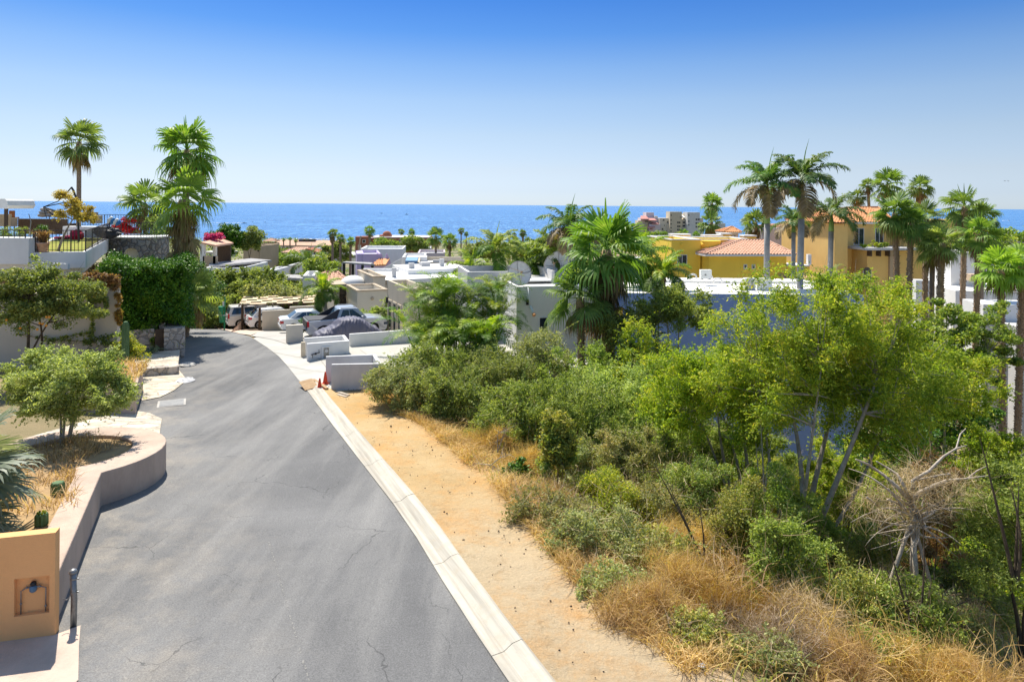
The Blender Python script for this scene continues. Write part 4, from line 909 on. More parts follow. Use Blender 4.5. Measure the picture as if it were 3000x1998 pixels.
um = thing('umbrella_frame', 'bare dark cantilever umbrella frame with folded ribs on the terrace', 'umbrella', Wp(231,716,48)); ub = um.location
q = lambda px, py, dy=0: Wp(px,py,48+dy)
mb = MB(); mb.tube([q(231,716),q(229,640),q(228,600)],.07,8).tube([q(229,600),q(216,560),q(209,549)],.07,8); build('pole', mb, MT['black'], um, world=True)
mb = MB(); mb.tube([q(210,549),q(190,572)],.045,8).tube([q(190,572),q(170,590),q(127,607)],.03,8).tube([q(127,607),q(180,596),q(226,588)],.035,8); build('arm', mb, MT['black'], um, world=True)
for i, (x, y, d) in enumerate(((137,640,0),(158,633,.6),(178,622,1.0),(170,636,-.8),(190,628,.3),(205,640,-.3))):
    mb = MB(); mb.tube([q(127,607),q(x,y,d)],.03,6); build('rib', mb, MT['black'], um, world=True)
mb = MB(); c = q(232,590); mb.tube([(c.x+.12*math.cos(a),c.y,c.z+.14*math.sin(a)) for a in np.linspace(0,2*PI,14)],.03,6); build('crank', mb, MT['black'], um, world=True)
def cloth(name, label, cat, pts, mat, seed):
    r_ = random.Random(seed); mb = MB(); 
    for p, R in pts: mb.blob(p, R, 14, 8, .22, r_)
    return solo(name, mb, MT[mat], label, cat, smooth=False)
cloth('blanket', 'crumpled dark red blanket lying on the terrace lawn', 'blanket', [(onz(186,697,TZ0+.1),(.55,.7,.12)),(onz(205,695,TZ0+.1),(.5,.8,.14)),(onz(224,691,TZ0+.3),(.40,.5,.42)),(onz(232,692,TZ0+.1),(.35,.5,.25))], 'red_cloth', 2)
um2 = thing('closed_umbrella', 'folded blue and white umbrella leaning over the terrace rail', 'umbrella', Wp(318,672,50)); 
for i, (x0_, y0_, x1_, y1_) in enumerate(((315,655,328,636),(323,658,336,640),(332,660,345,642),(340,662,352,648))):
    mb = MB(); mb.tube([Wp(x0_,y0_,50),Wp((x0_+x1_)/2,(y0_+y1_)/2,50),Wp(x1_,y1_,50)],[.04,.16,.10],8); build('canopy_fold', mb, MT['blue_cloth' if i%2 else 'white'], um2, world=True, smooth=True)
mb = MB(); mb.tube([Wp(352,645,50),Wp(316,672,50),Wp(300,690,50)],.035,8).tube([Wp(345,650,50.2),Wp(330,685,50)],.03,8).tube([Wp(300,670,50),Wp(350,668,50)],.03,6); build('pole', mb, MT['black'], um2, world=True)
mb = MB(); mb.blob(Wp(318,683,51),(.95,.5,.42),14,8,.2,random.Random(3)); mb.blob(Wp(295,680,51.2),(.6,.4,.35),12,7,.2,random.Random(5))
solo('folded_cover', mb, MT['plastic'], 'dark blue grey folded umbrella cover lying behind the terrace rail', 'cover')
# water meter style white bench
mb = MB(); a = Wp(232,690,54); mb.box(a.x-1.0,a.x+2.2,53.5,54.6,TZ0,Zp(232,664,53.5)); solo('garden_bench', mb, MT['white'], 'low white masonry bench behind the red blanket on the terrace', 'bench', bevel=.04)
# plants on the terrace
gt = tree('ornamental_tree', 'small tree with golden yellow foliage on the terrace lawn', 'tree', onz(168,736,TZ0), 3.2, (.95,.8,.85), 'yelt', 'bark', 21, n=9000, k=22, sp=.34, ll=.09, lw=.05, stems=1, r0=.09, cz=2.1, off=(1.05,0), flat=.8)
r = np.random.default_rng(5); cen = clumps(r, 9, (.6,.4,.3))+np.array([.35,0,3.1]); quads('upper_crown', leafquads(cloud(r,cen,2200,.24),.08,.045,r), L['yelt'], gt)
def potted(label, px, py, Y, s, leafk, seed):
    b = onz(px, py, TZ0); T = thing('potted_plant', label, 'potted plant', b); mb = MB(); mb.lathe((0,0,0), [(.20*s,0),(.30*s,.42*s),(.33*s,.44*s),(.33*s,.50*s),(.26*s,.48*s)], 16); build('pot', mb, MT['tile'], T, smooth=True)
    r = np.random.default_rng(seed); C = np.tile(np.array([[0,0,.45*s]]),(260,1))+r.normal(size=(260,3))*.06; grass('leaves', C, .75*s, .022, leafk, r, .65, parent=T); return T
potted('dry brown spiky plant in a terracotta pot at the terrace corner', 126, 738, 38.5, 1.05, 'rust', 3)
bush('clipped green shrub in front of the brown sofa on the terrace', onz(124,700,TZ0), (.62,.5,.75), 'hedge', 31, n=5000, k=30, sp=.2, ll=.08, lw=.05, low=-.9)
for i, (px, lab) in enumerate(((10,'oleander with narrow leaves at the left edge of the terrace rail'),(38,'middle oleander in front of the terrace chairs, behind the white parapet'),(66,'rightmost oleander next to the thin bent pole on the terrace'))):
    bush(lab, (Xp(px,40,690),40,TZ0+.2), (.5,.4,.8), 'citrus', 40+i, n=1500, k=16, sp=.26, ll=.14, lw=.035, group='oleanders along the terrace rail', low=-.5)
mb = MB(); mb.tube([Wp(86,690,39),Wp(91,650,39),Wp(84,627,39)],[.03,.03,.02],6); solo('garden_pole', mb, MT['steel'], 'thin bent grey pole standing on the terrace parapet', 'pole')
bg_ = bush('red bougainvillea flowering in a white planter box on the tower terrace', (Xp(372,56,690),56,Zp(372,690,56)), (1.15,.8,.85), 'bougr', 51, n=6000, k=34, sp=.3, ll=.10, lw=.08, low=-.3)
mb = MB(); a = Wp(399,706,55.0); mb.box(a.x-.38,a.x+.38,54.8,55.5,a.z,a.z+.58); solo('planter_box', mb, MT['white'], 'square white planter box under the red bougainvillea', 'planter', bevel=.02)
# hedge
r = np.random.default_rng(9); HS = [(-9.7,-4.95),(42.3,47.2),(0.25,3.75)]
b0 = S(-7.3, 44.5); HG = thing('hedge', 'large boxy clipped hedge bright on top and dark in front, above the stone wall', 'hedge', (b0.x,b0.y,0), AN)
n = 60000; u = r.uniform(-1,1,(n,3)); ax = r.choice(3, n, p=[.3,.35,.35]); sg = r.choice([-1,1], n); sg[(ax==2)&(r.uniform(0,1,n)<.8)] = 1; sg[(ax==1)&(r.uniform(0,1,n)<.8)] = -1
u[np.arange(n),ax] = sg*(1-np.abs(r.normal(size=n))*.07); half = np.array([2.35,2.4,1.72])
nz = .16*np.sin(u[:,0]*5+u[:,2]*4)+.14*np.sin(u[:,1]*6+u[:,0]*3+1)+.14*np.sin(u[:,2]*7+u[:,0]*9)+.10*np.sin(u[:,0]*17+u[:,1]*13)*np.sin(u[:,2]*15)+.12*r.normal(size=n); q_ = np.abs(u)**5; k_ = (q_.sum(1))**(1/5); u2 = u/np.maximum(1,k_)[:,None]
C = u2*(half+nz[:,None]) + np.array([0,0,2.0]); quads('foliage', leafquads(C,.12,.075,r,.9), L['hedge'], HG)
mb = MB(); mb.box(-1.9,1.9,-2.0,2.0,.5,3.3); build('dark_core', mb, plain('hedge_inside',(0.012,0.02,0.006),1.0), HG)  # solid near-black block; the hedge's inner shade is put into its colour
mb = MB()
for x in (-1.5,-.4,.7,1.6): mb.tube([(x,-1.2,-1.8),(x+.1,-1.1,-.6),(x,-1,.8)],.06,6)
build('trunk', mb, MT['barkd'], HG)
# stone gate walls below the hedge
def sbox(name, label, cat, t0, t1, s0, s1, z0, z1, mat, cap=None, parent=None, group=None, bevel=0.0, part='wall'):
    c = S((t0+t1)/2, (s0+s1)/2); T = thing(name, label, cat, (c.x, c.y, z0), AN, group); w, d = (t1-t0)/2, (s1-s0)/2
    mb = MB(); mb.box(-w,w,-d,d,0,z1-z0); build(part, mb, MT[mat], T, bevel=bevel)
    if cap: mb = MB(); mb.box(-w-.05,w+.05,-d-.05,d+.05,z1-z0+.002,z1-z0+.09); build('cap', mb, MT[cap], T)
    return T
def ts(p): return (p.x*NX+p.y*NY-4.55, p.x*DX+p.y*DY)
pr_ = ts(G(540,1051)); zt1 = Zp(540,968,37.4)
sbox('stone_pillar', 'pale stone gate pillar at the road edge below the hedge, right of the dark gate', 'gate pillar', pr_[0]-1.0, pr_[0], pr_[1], pr_[1]+2.6, -1.9, zt1+.15, 'stoneP')
sbox('iron_gate', 'dark wooden gate between the two stone walls below the hedge', 'gate', pr_[0]-1.45, pr_[0]-1.02, pr_[1]+.25, pr_[1]+.4, -1.8, zt1+.1, 'dwood', part='panel')
sbox('stone_wall', 'pale stone garden wall left of the dark gate, under the hedge', 'wall', pr_[0]-3.9, pr_[0]-1.5, pr_[1]+.6, pr_[1]+1.0, -1.9, zt1+.1, 'stoneP')
lw = G(524,1098); tl = ts(lw)
sbox('stone_wall', 'low rough stone retaining wall edge beside the flagstone driveway', 'wall', tl[0]-2.3, tl[0], tl[1], tl[1]+.45, -1.9, gz(lw.x,lw.y)+.42, 'stoneP')
sbox('planting_bed', 'raised pale planting bed behind the low stone wall', 'planting bed', tl[0]-2.2, tl[0]-.05, tl[1]+.45, pr_[1]-.2, -1.9, gz(lw.x,lw.y)+.40, 'flag', part='soil')
lr = G(539,1072); mb = MB(); rr_ = random.Random(2); mb.blob((lr.x+.1,lr.y,lr.z+.05),(.42,.5,.12),12,6,.1,rr_); solo('boulder', mb, MT['concrete2'], 'flat pale rock at the road edge below the stone pillar', 'rock', smooth=False)
lr = G(540,1118); mb = MB(); mb.blob((lr.x+.05,lr.y,lr.z+.05),(.40,.45,.13),12,6,.12,rr_); solo('boulder', mb, MT['whiteg'], 'bluish white rock at the corner of the flagstone driveway', 'rock', smooth=False)
# ---- left planting
def cactus(label, b, h, rr, ribs=11, mat='cact', name='columnar_cactus'):
    mb = MB(); n = ribs*2; prof = [(0.75,0),(1,.12),(1,.5),(1,.85),(.86,.94),(.55,.985),(.1,1.0)]; base = 0
    for f, t in prof:
        for k in range(n): a = 2*PI*k/n; q = rr*f*(1.0 if k%2 else .82); mb.v.append((q*math.cos(a),q*math.sin(a),h*t))
    for i in range(len(prof)-1):
        for k in range(n): mb.f.append((i*n+k,i*n+(k+1)%n,(i+1)*n+(k+1)%n,(i+1)*n+k))
    mb.f.append(tuple((len(prof)-1)*n+k for k in range(n)))
    o = build(name, mb, L[mat]); o.location = b; return tag(o, label, 'cactus')
cactus('tall single columnar cactus at the end of the garden wall', (Xp(367,31.2,1075),31.2,-.1), (Zp(367,941,31.2)+.1), .16)
bc = (Xp(122,14.6,1508),14.6); sb = SOIL(*bc)
cb = cactus('small barrel cactus topped with yellow flowers in the front planter', (bc[0],bc[1],sb), .28, .13, 9, name='barrel_cactus')
mb = MB(); rr_ = random.Random(8)
for k in range(7): a = k*.9; mb.blob((.07*math.cos(a),.07*math.sin(a),.29),(.025,.025,.03),6,4)
build('flowers', mb, L['yel'], cb)
bc = (Xp(170,16.3,1390),16.3)
cactus('second barrel cactus half hidden by dry weeds in the front planter', (bc[0],bc[1],SOIL(*bc)), .32, .15, 9, name='barrel_cactus')
ct = tree('citrus_tree', 'rounded citrus tree with a few oranges in front of the beige wall', 'tree', (Xp(82,31,1020),31,-1.2), 6.0, (2.6,1.5,1.95), 'citrus', 'barkd', 61, n=40000, k=120, sp=.46, ll=.115, lw=.06, stems=3, r0=.12, cz=3.75, off=(.75,0), low=-.6)
r = random.Random(6)
for i in range(8): mb = MB(); mb.blob((r.uniform(-.9,2.6),-1.35-r.uniform(0,.25),r.uniform(2.5,3.6)),(.055,.055,.055),8,6); build('orange', mb, MT['cone'] if False else plain('orange_fruit',(0.75,0.30,0.03),.5) if i == 0 else bpy.data.materials['orange_fruit'], ct, smooth=True)
tree('weeping_shrub', 'light green feathery small tree in the round end of the front planter', 'tree', (-13.2,20.2,SOIL(-13.2,20.2)), 3.0, (1.95,1.5,1.15), 'lime', 'bark', 62, n=52000, k=120, sp=.38, ll=.08, lw=.032, stems=4, r0=.06, cz=1.72, off=(.1,0), low=-.9, flat=.75)
bp = (Xp(-85,13.6,1450),13.6)
T = thing('fan_palm', 'bluish spiky fan palm at the left edge of the front planter', 'palm tree', (bp[0],bp[1],SOIL(-9.5,13.5)-.1))
m1, m2 = fan_mesh(9, 'blue', seed=77, Rf=1.0, n=26, dense=30, droop=.12, elev=(-30,80), nskirt=0, Lp=.8)
for (x, y, z, sc) in ((-.5,0,1.55,1.15),(-.3,-.5,.55,1.0)):
    o = bpy.data.objects.new('crown', m1); COL.objects.link(o); o.parent = T; o.location = (x,y,z); o.scale = (sc,)*3; o.rotation_euler = (0,0,z*3)
mb = MB(); mb.tube([(-.2,0,-.2),(-.25,0,1.4)],.13,10); build('trunk', mb, MT['fibre'], T)
rg = np.random.default_rng(70)
def scatter(poly, n, r):
    xs = [p[0] for p in poly]; ys = [p[1] for p in poly]; out = []
    while len(out) < n:
        x, y = r.uniform(min(xs),max(xs)), r.uniform(min(ys),max(ys)); ins = False; j = len(poly)-1
        for i in range(len(poly)):
            if (poly[i][1] > y) != (poly[j][1] > y) and x < (poly[j][0]-poly[i][0])*(y-poly[i][1])/(poly[j][1]-poly[i][1])+poly[i][0]: ins = not ins
            j = i
        if ins: out.append((x,y))
    return np.array(out)
q_ = scatter([(-9.6,15.2),(-11.6,18.2),(-11.4,20.2),(-13,20.6),(-14.5,18),(-12.5,15)], 4200, rg); q_ = q_[rg.uniform(0,1,len(q_)) < .5+.5*np.sin(q_[:,0]*3)*np.cos(q_[:,1]*2.3)]
C = np.stack([q_[:,0], q_[:,1], [SOIL(a,b) for a,b in q_]], -1); grass('dry_weeds', C, .34, .010, 'dry', rg, .9, 'dry golden weeds growing in the front planter soil', cat='weeds')
q_ = scatter([(-14.8,26.8),(-15.9,30),(-18.6,30.5),(-18,27.2)], 1600, rg); C = np.stack([q_[:,0], q_[:,1], np.full(len(q_),-.05)], -1); grass('dry_weeds', C, .5, .012, 'dry', rg, .7, 'dry weeds around the columnar cactus', cat='weeds')
bush('yellow green bush with pale flowers behind the columnar cactus', (Xp(388,32.4,1080),32.4,-.5), (.8,.6,.9), 'yel', 71, n=4500, k=26, sp=.3, ll=.1, lw=.06)
bush('green vine climbing around the cactus beside the wall end', (Xp(352,32.2,1060),32.6,-.6), (.45,.4,1.1), 'lime', 72, n=2500, k=16, sp=.25)
bush('dark bushy plant in the bed beneath the hedge corner', (Xp(470,37.5,1045),37.6,-1.1), (1.1,.7,.7), 'citrus', 73, n=4500, k=26, sp=.3)
r = np.random.default_rng(74); b = Vector((Xp(440,36.3,1060),36.3,-1.15)); T = thing('agave', 'dark spiky agave in the planting bed under the stone wall', 'agave', b); grass('leaves', np.tile(np.array([[0,0,0.]]),(90,1))+r.normal(size=(90,3))*.05, .75, .045, 'blue', r, .8, parent=T)
# rust coloured creeper on the garden wall
r = np.random.default_rng(75); CR = thing('creeper', 'rust and green creeper draped over the top and face of the beige garden wall', 'creeper', (Xp(300,34,1000),34.1,-1))
cb_ = np.array(CR.location); pts = []
for i in range(46): x = r.uniform(238,340); y = r.uniform(812,852)-18*math.sin((x-238)/102*PI)*.8; pts.append(Wp(x,y,34.35+r.uniform(-.35,.3)))
C = cloud(r, np.array(pts)-cb_, 5200, .22, .8); quads('rust_foliage', leafquads(C,.11,.08,r,.8), L['rust'], CR)
mb = MB(); pts = []
for (x0_,y0_,x1_,y1_) in ((268,850,266,900),(266,900,272,960),(272,960,262,1040),(262,1000,345,1010),(60,980,250,1000),(150,1000,260,975),(268,880,300,870),(300,850,312,900),(262,925,285,905),(250,1005,330,985)):
    a, b = Wp(x0_,y0_,34.08), Wp(x1_,y1_,34.08); P = curve(a, b, 9, .12, r); P[:,1] = 34.08; mb.tube([tuple(p) for p in P], .012, 4); pts += list(P)
build('stems', mb, MT['barkd'], CR, world=True)
C = cloud(r, np.array(pts)-cb_, 3600, .17, 1.0); C[:,1] = np.clip(C[:,1], -.22, -.03); quads('green_foliage', leafquads(C,.1,.075,r,.9), L['citrus'], CR)
C = cloud(r, np.array([Wp(344+r.uniform(-2,8),r.uniform(855,950),34.4) for _ in range(20)])-cb_, 1500, .16, .9); quads('edge_foliage', leafquads(C,.1,.07,r), L['rust'], CR)
bush('leafy shoot poking up in front of the terrace fascia, above the citrus tree', (Xp(112,36.5,820),36.5,1.5), (.45,.4,2.0), 'lime', 76, n=1500, k=16, sp=.3, ll=.13, lw=.07)
bush('orange tinted bush between the citrus tree and the terrace deck', (Xp(150,36,830),36.2,1.0), (.9,.6,1.7), 'rust', 77, n=5000, k=30, sp=.4)
# ---- left palms
fan_palm('tall slender fan palm standing alone against the sky at left', 232, 420, 54, 158, 226, 800, 'fan', 0, .17)
fan_palm('tallest fan palm of the left group, crown above the shaggy one', 548, 445, 47.5, 215, 538, 780, 'fan', 1, .2)
fan_palm('shaggy fan palm with long hanging skirt beside the stone tower', 537, 590, 44.8, 215, 538, 785, 'fanb', 2, .28, long_skirt=1.1, rough=True)
fan_palm('smaller fan palm left of the shaggy one behind the bougainvillea', 425, 600, 57.5, 170, 430, 720, 'fan', 3, .17)
bush('pale green shrub under the smaller left fan palm', (Xp(440,55,660),55.5,3.6), (1.5,1.0,1.7), 'lime', 78, n=6000, k=30, sp=.45, ll=.14, lw=.07)
fan_palm('low fan palm poking out behind the right side of the hedge', 570, 868, 44.6, 165, 534, 960, 'fanb', 0, .2, basez=-1.8)
bush('dark green shrub at the foot of the shaggy palm', (Xp(560,50,790),50.5,-1.0), (2.3,1.4,2.6), 'hedge', 79, n=9000, k=40, sp=.5, ll=.14, lw=.08)

# ------------------------------------------------------------------ right roadside: walls, cones, timber
def ushape(label, FL, FR, BR, BL, zt, th, mat, meters=False):
    c = (FL+FR+BR+BL)/4; T = thing('low_wall', label, 'wall', (c.x,c.y,gz(c.x,c.y)))
    mb = MB(); zb = -2.0
    mb.wall(FL, FR, th, zb, zt)                       # front
    d = (BR-FR).normalized(); mb.wall(FR+d*th, BR, th, zb, zt-.002); e = (BL-BR).normalized(); mb.wall(BR+e*th, BL, th, zb, zt-.001)
    build('wall', mb, MT[mat], T, world=True, bevel=.02); return T
ushape('grubby white three sided concrete bin enclosure nearest the orange cones', Vector((-7.93,30.2)), Vector((-5.75,30.45)), Vector((-6.4,32.4)), Vector((-8.63,31.9)), .08, .17, 'whiteg')
FL, FR = Vector((-10.95,36.7)), Vector((-8.9,37.65))
M1 = ushape('white three sided bin enclosure with the water meter and electric meter', FL, FR, Vector((-9.57,39.3)), Vector((-11.62,38.35)), -.35, .17, 'white')
fd = (FR-FL).normalized(); fn = Vector((fd.y,-fd.x))
def onf(a, z, o): p = FL+fd*a+fn*o; return Vector((p.x,p.y,z))
def fplate(mb, a0, a1, z0, z1, o0, o1):
    mb.add([onf(a0,z0,o0),onf(a1,z0,o0),onf(a1,z0,o1),onf(a0,z0,o1),onf(a0,z1,o0),onf(a1,z1,o0),onf(a1,z1,o1),onf(a0,z1,o1)], [(0,3,2,1),(4,5,6,7),(0,1,5,4),(1,2,6,5),(2,3,7,6),(3,0,4,7)])
mb = MB(); fplate(mb,.78,1.22,-1.25,-.55,-.01,.06); build('meter_frame', mb, MT['white'], M1, world=True)
mb = MB(); fplate(mb,.86,1.14,-1.18,-.63,.05,.10); build('electric_meter', mb, MT['steel'], M1, world=True)
mb = MB(); mb.tube([onf(1.0,-.79,.09),onf(1.0,-.79,.16)],.085,14); build('dial', mb, MT['whiteg'], M1, world=True)
mb = MB(); mb.tube([onf(.28,-1.12,.05),onf(.28,-.92,.05),onf(.62,-.88,.05),onf(.62,-.70,.05)],.018,6).tube([onf(.20,-.95,.05),onf(.66,-.86,.05)],.02,6); mb.blob(onf(.44,-.91,.06),(.07,.05,.06),8,6); build('water_meter', mb, MT['iron'], M1, world=True)
mb = MB(); fplate(mb,.08,.74,-1.17,-1.14,-.01,.03); fplate(mb,.72,.745,-1.17,-.62,-.01,.03); build('niche_edge', mb, MT['whiteg'], M1, world=True)
a = Vector((-9.42,39.9)); T = thing('low_wall', 'long low white wall between the two driveways, right of the meter enclosure', 'wall', (-7.3,40.9,gz(-7.3,40.9)))
mb = MB(); mb.wall(a, a+Vector((NX,NY))*6.2, .16, -2.2, -.42); build('wall', mb, MT['white'], T, world=True, bevel=.015)
p = S(*ts(G(839,1008))); tp_ = ts(p)
sbox('pillar', 'short beige plastered pillar block behind the silver pickup tailgate', 'pillar', tp_[0], tp_[0]+1.0, tp_[1], tp_[1]+.28, -2.0, -.40, 'cream', bevel=.02)
p = S(*ts(G(888,1048))); tq = ts(p)
sbox('pillar', 'slim yellowish plastered pillar end left of the meter enclosure', 'pillar', tq[0]-.1, tq[0]+.12, tq[1], tq[1]+.2, -2.0, -.52, 'creamd', bevel=.015)
def cone(label, px, py, tilt):
    b = G(px, py); b.z += .05; T = thing('traffic_cone', label, 'traffic cone', b, tilt, None); T.rotation_euler = (tilt*.3, tilt*.2, tilt)
    mb = MB(); mb.lathe((0,0,.02), [(.125,0),(.11,.03),(.035,.50),(.028,.52)], 18); build('cone', mb, MT['cone'], T, smooth=False)
    mb = MB(); mb.box(-.17,.17,-.17,.17,0,.03); build('base', mb, MT['cone'], T, bevel=.01)
cone('nearer orange traffic cone standing beside the plywood sheet', 936, 1147, .12); cone('farther orange traffic cone against the concrete bin enclosure', 953, 1127, -.08)
b = G(905,1138); T = thing('plywood_sheet', 'tilted plywood sheet propped over the end of the kerb', 'board', b, AN+.1); T.rotation_euler = (.16,-.14,AN+.12)
mb = MB(); mb.box(-.30,.30,-.50,.50,.19,.21); build('sheet', mb, MT['wood'], T); mb = MB(); mb.box(-.2,.2,-.3,.3,.05,.185); build('support', mb, MT['barkd'], T)
for i, (x0_,y0_,x1_,y1_,lab,z) in enumerate(((918,1120,958,1147,'long rough timber beam lying in front of the cones',.12),(925,1128,950,1137,'short timber offcut under the far cone',.08),(984,1152,1022,1164,'pair of dry planks lying on the dirt below the enclosure wall',.07),(990,1160,1016,1168,'thin broken plank beside the planks on the dirt',.05))):
    a = G(x0_,y0_); c = G(x1_,y1_); mb = MB(); mb.bar(a+Vector((0,0,z)), c+Vector((0,0,z)), .14 if i != 1 else .2, .08)
    solo('timber_beam', mb, MT['wood'] if i < 2 else MT['barkp'], lab, 'timber')

# ------------------------------------------------------------------ cars
def car(label, cat, near_rear, ang, spec, paintm, name):
    Lc, Wc = spec['L'], spec['W']; d = Vector((math.cos(ang), math.sin(ang))); lft = Vector((-d.y, d.x))
    c = Vector(near_rear) + d*Lc/2 + lft*Wc/2; z0 = max(gz(c.x,c.y), gz(near_rear[0],near_rear[1])) + .06
    T = thing(name, label, cat, (c.x,c.y,z0), ang); h = Lc/2; ra = spec['r']*1.16; wx = (-h+spec['ro'], h-spec['fo'])
    top = spec['top']; bot = []
    gc = .24
    for cx_ in (wx[1], wx[0]):
        bot += [(cx_+ra*math.cos(a), max(gc, spec['r']+ra*math.sin(a))) for a in np.linspace(-.35, PI+.35, 15)]
    prof = [(-h+.02,.35),(-h,.55)] + top + [(h,.55),(h-.03,.32)] + [(h-.12,gc)] + bot + [(-h+.1,gc)]
    n = len(prof); mb = MB(); st = [(-Wc/2,.985,.045),(-Wc/2+.05,1.0,.0),(-Wc/4,1.0,-.01),(Wc/4,1.0,-.01),(Wc/2-.05,1.0,.0),(Wc/2,.985,.045)]
    for y, sx, dz in st:
        mb.v += [(x*sx, y*(1 if z > .5 or abs(y)<Wc/2-.06 else .97), z-(dz if z > .75 else 0)) for x, z in prof]
    for i in range(len(st)-1):
        for k in range(n): mb.f.append((i*n+k,(i+1)*n+k,(i+1)*n+(k+1)%n,i*n+(k+1)%n))
    mb.f.append(tuple(range(n))); mb.f.append(tuple((len(st)-1)*n+k for k in range(n-1,-1,-1)))
    body = build('body', mb, MT[paintm], T); 
    for e in body.data.polygons: e.use_smooth = False
    # cabin
    xb0, xb1, zb_, xt0, xt1, zt_ = spec['cab']; yb, yt = Wc/2-.07, Wc/2-.22
    Bq = [Vector((xb0,-yb,zb_-.03)),Vector((xb1,-yb,zb_-.03)),Vector((xb1,yb,zb_-.03)),Vector((xb0,yb,zb_-.03))]; Tq = [Vector((xt0,-yt,zt_)),Vector((xt1,-yt,zt_)),Vector((xt1,yt,zt_)),Vector((xt0,yt,zt_))]
    mb = MB(); R2 = [Vector((xt0+.15,-yt+.18,zt_+.05)),Vector((xt1-.15,-yt+.18,zt_+.05)),Vector((xt1-.15,yt-.18,zt_+.05)),Vector((xt0+.15,yt-.18,zt_+.05))]
    mb.add(Bq+Tq+R2, [(8,9,10,11)]+[(i,(i+1)%4,4+(i+1)%4,4+i) for i in range(4)]+[(4+i,4+(i+1)%4,8+(i+1)%4,8+i) for i in range(4)])
    build('cabin', mb, MT[paintm], T, bevel=.03)
    def pane(nm, q00, q10, q11, q01, u0, u1, v0, v1, mat='glassb', sl=0.0, push=.012, sl1=None):
        sl1 = sl if sl1 is None else sl1
        f = lambda u, v: (q00*(1-u)+q10*u)*(1-v)+(q01*(1-u)+q11*u)*v
        nn = (q10-q00).cross(q01-q00).normalized(); P = [f(u0,v0),f(u1,v0),f(u1-sl1,v1),f(u0+sl,v1)]
        mb = MB(); mb.add([p+nn*push for p in P]+[p-nn*.01 for p in P], [(0,1,2,3),(7,6,5,4),(0,4,5,1),(1,5,6,2),(2,6,7,3),(3,7,4,0)]); build(nm, mb, MT[mat], T)
    for s, (a, b_, c_, d_) in ((1,(Bq[0],Bq[1],Tq[1],Tq[0])),(-1,(Bq[2],Bq[3],Tq[3],Tq[2]))):
        for (u0,u1,sl,sl1) in spec['win']:
            if s == 1: pane('side_window', a, b_, c_, d_, u0, u1, .16, .88, sl=sl, sl1=sl1)
            else: pane('side_window', a, b_, c_, d_, 1-u1, 1-u0, .16, .88, sl=sl1, sl1=sl)
    pane('windscreen', Bq[1], Bq[2], Tq[2], Tq[1], .07, .93, .1, .92); pane('rear_window', Bq[3], Bq[0], Tq[0], Tq[3], .08, .92, spec.get('rw',.12), .9)
    for cx_ in wx:
        for s in (-1,1):
            wh = thing('wheel', None, None, (cx_, s*(Wc/2-.12), spec['r']), 0); wh.parent = T
            mb = MB(); mb.tube([(0,-.11,0),(0,-.10,0),(0,.10,0),(0,.11,0)],[spec['r']*.93,spec['r'],spec['r'],spec['r']*.93],24); build('tyre', mb, MT['rubber'], wh)
            mb = MB(); y = s*.115; mb.tube([(0,y-.01,0),(0,y+.012,0)],[spec['r']*.64,spec['r']*.60],20); build('rim', mb, MT['alloy'], wh)
            mb = MB()
            for k in range(5):
                a = 2*PI*k/5; mb.blob((spec['r']*.38*math.cos(a+.6),y+s*.012,spec['r']*.38*math.sin(a+.6)),(.05,.012,.05),7,4)
            build('rim_opening', mb, MT['black'], wh)
    for s in (-1,1):
        a = spec['tl']; mb = MB(); mb.box(-h-.012, -h+a[2], *sorted((s*(Wc/2+.008), s*(Wc/2-a[3]))), a[0], a[1]); build('tail_light', mb, MT['red_l'], T, bevel=.02)
        mb = MB(); mb.box(h-.25, h+.01, *sorted((s*(Wc/2+.004), s*(Wc/2-.38))), .60, .76); build('headlight', mb, MT['glassb'], T, bevel=.02)
        mb = MB(); x = xb1-.35; mb.box(x-.08,x+.06,*sorted((s*(Wc/2-.02), s*(Wc/2+.2))),zb_+.02,zb_+.17); build('mirror', mb, MT[paintm], T, bevel=.03)
    mb = MB(); mb.box(-h-.04,-h+.1,-Wc/2+.1,Wc/2-.1,.33,.52); build('rear_bumper', mb, MT['alloy' if spec.get('truck') else paintm], T, bevel=.03)
    mb = MB(); mb.box(-h-.018,-h+.02,-.26,.26,.62 if not spec.get('truck') else .55,.77 if not spec.get('truck') else .68); build('number_plate', mb, MT['wframe'], T)
    mb = MB()
    for u in spec.get('door', ()):
        for s in (-1,1): mb.box(u-.006,u+.006,*sorted((s*(Wc/2-.02),s*(Wc/2+.002))),.40,zb_-.1)
    if spec.get('door'): build('door_seam', mb, MT['black'], T)
    return T
sedan = dict(L=4.35,W=1.75,r=.31,ro=.86,fo=.86,top=[(-2.17,.88),(-2.05,.98),(-1.55,1.0),(1.1,.93),(1.8,.84),(2.1,.72)],cab=(-1.62,1.15,.98,-.98,.38,1.43),win=[(.14,.45,.15,.0),(.47,.86,.0,.22)],tl=(.66,.86,.22,.42),door=(-.55,.35))
suv = dict(L=4.9,W=1.92,r=.38,ro=.98,fo=.92,top=[(-2.45,.9),(-2.43,1.12),(1.2,1.08),(2.0,1.02),(2.4,.92)],cab=(-2.40,1.35,1.10,-2.18,.72,1.80),win=[(.05,.33,.03,.0),(.36,.62,.0,.0),(.64,.93,.0,.12)],tl=(.85,1.22,.12,.20),door=(-.95,.1))
xover = dict(L=4.4,W=1.8,r=.36,ro=.82,fo=.88,top=[(-2.2,.85),(-2.12,1.03),(1.1,.98),(1.85,.90),(2.15,.78)],cab=(-2.0,1.2,1.0,-1.35,.5,1.58),win=[(.12,.36,.16,.0),(.39,.63,.0,.0),(.65,.9,.0,.2)],tl=(.82,1.02,.25,.30),door=(-.75,.3))
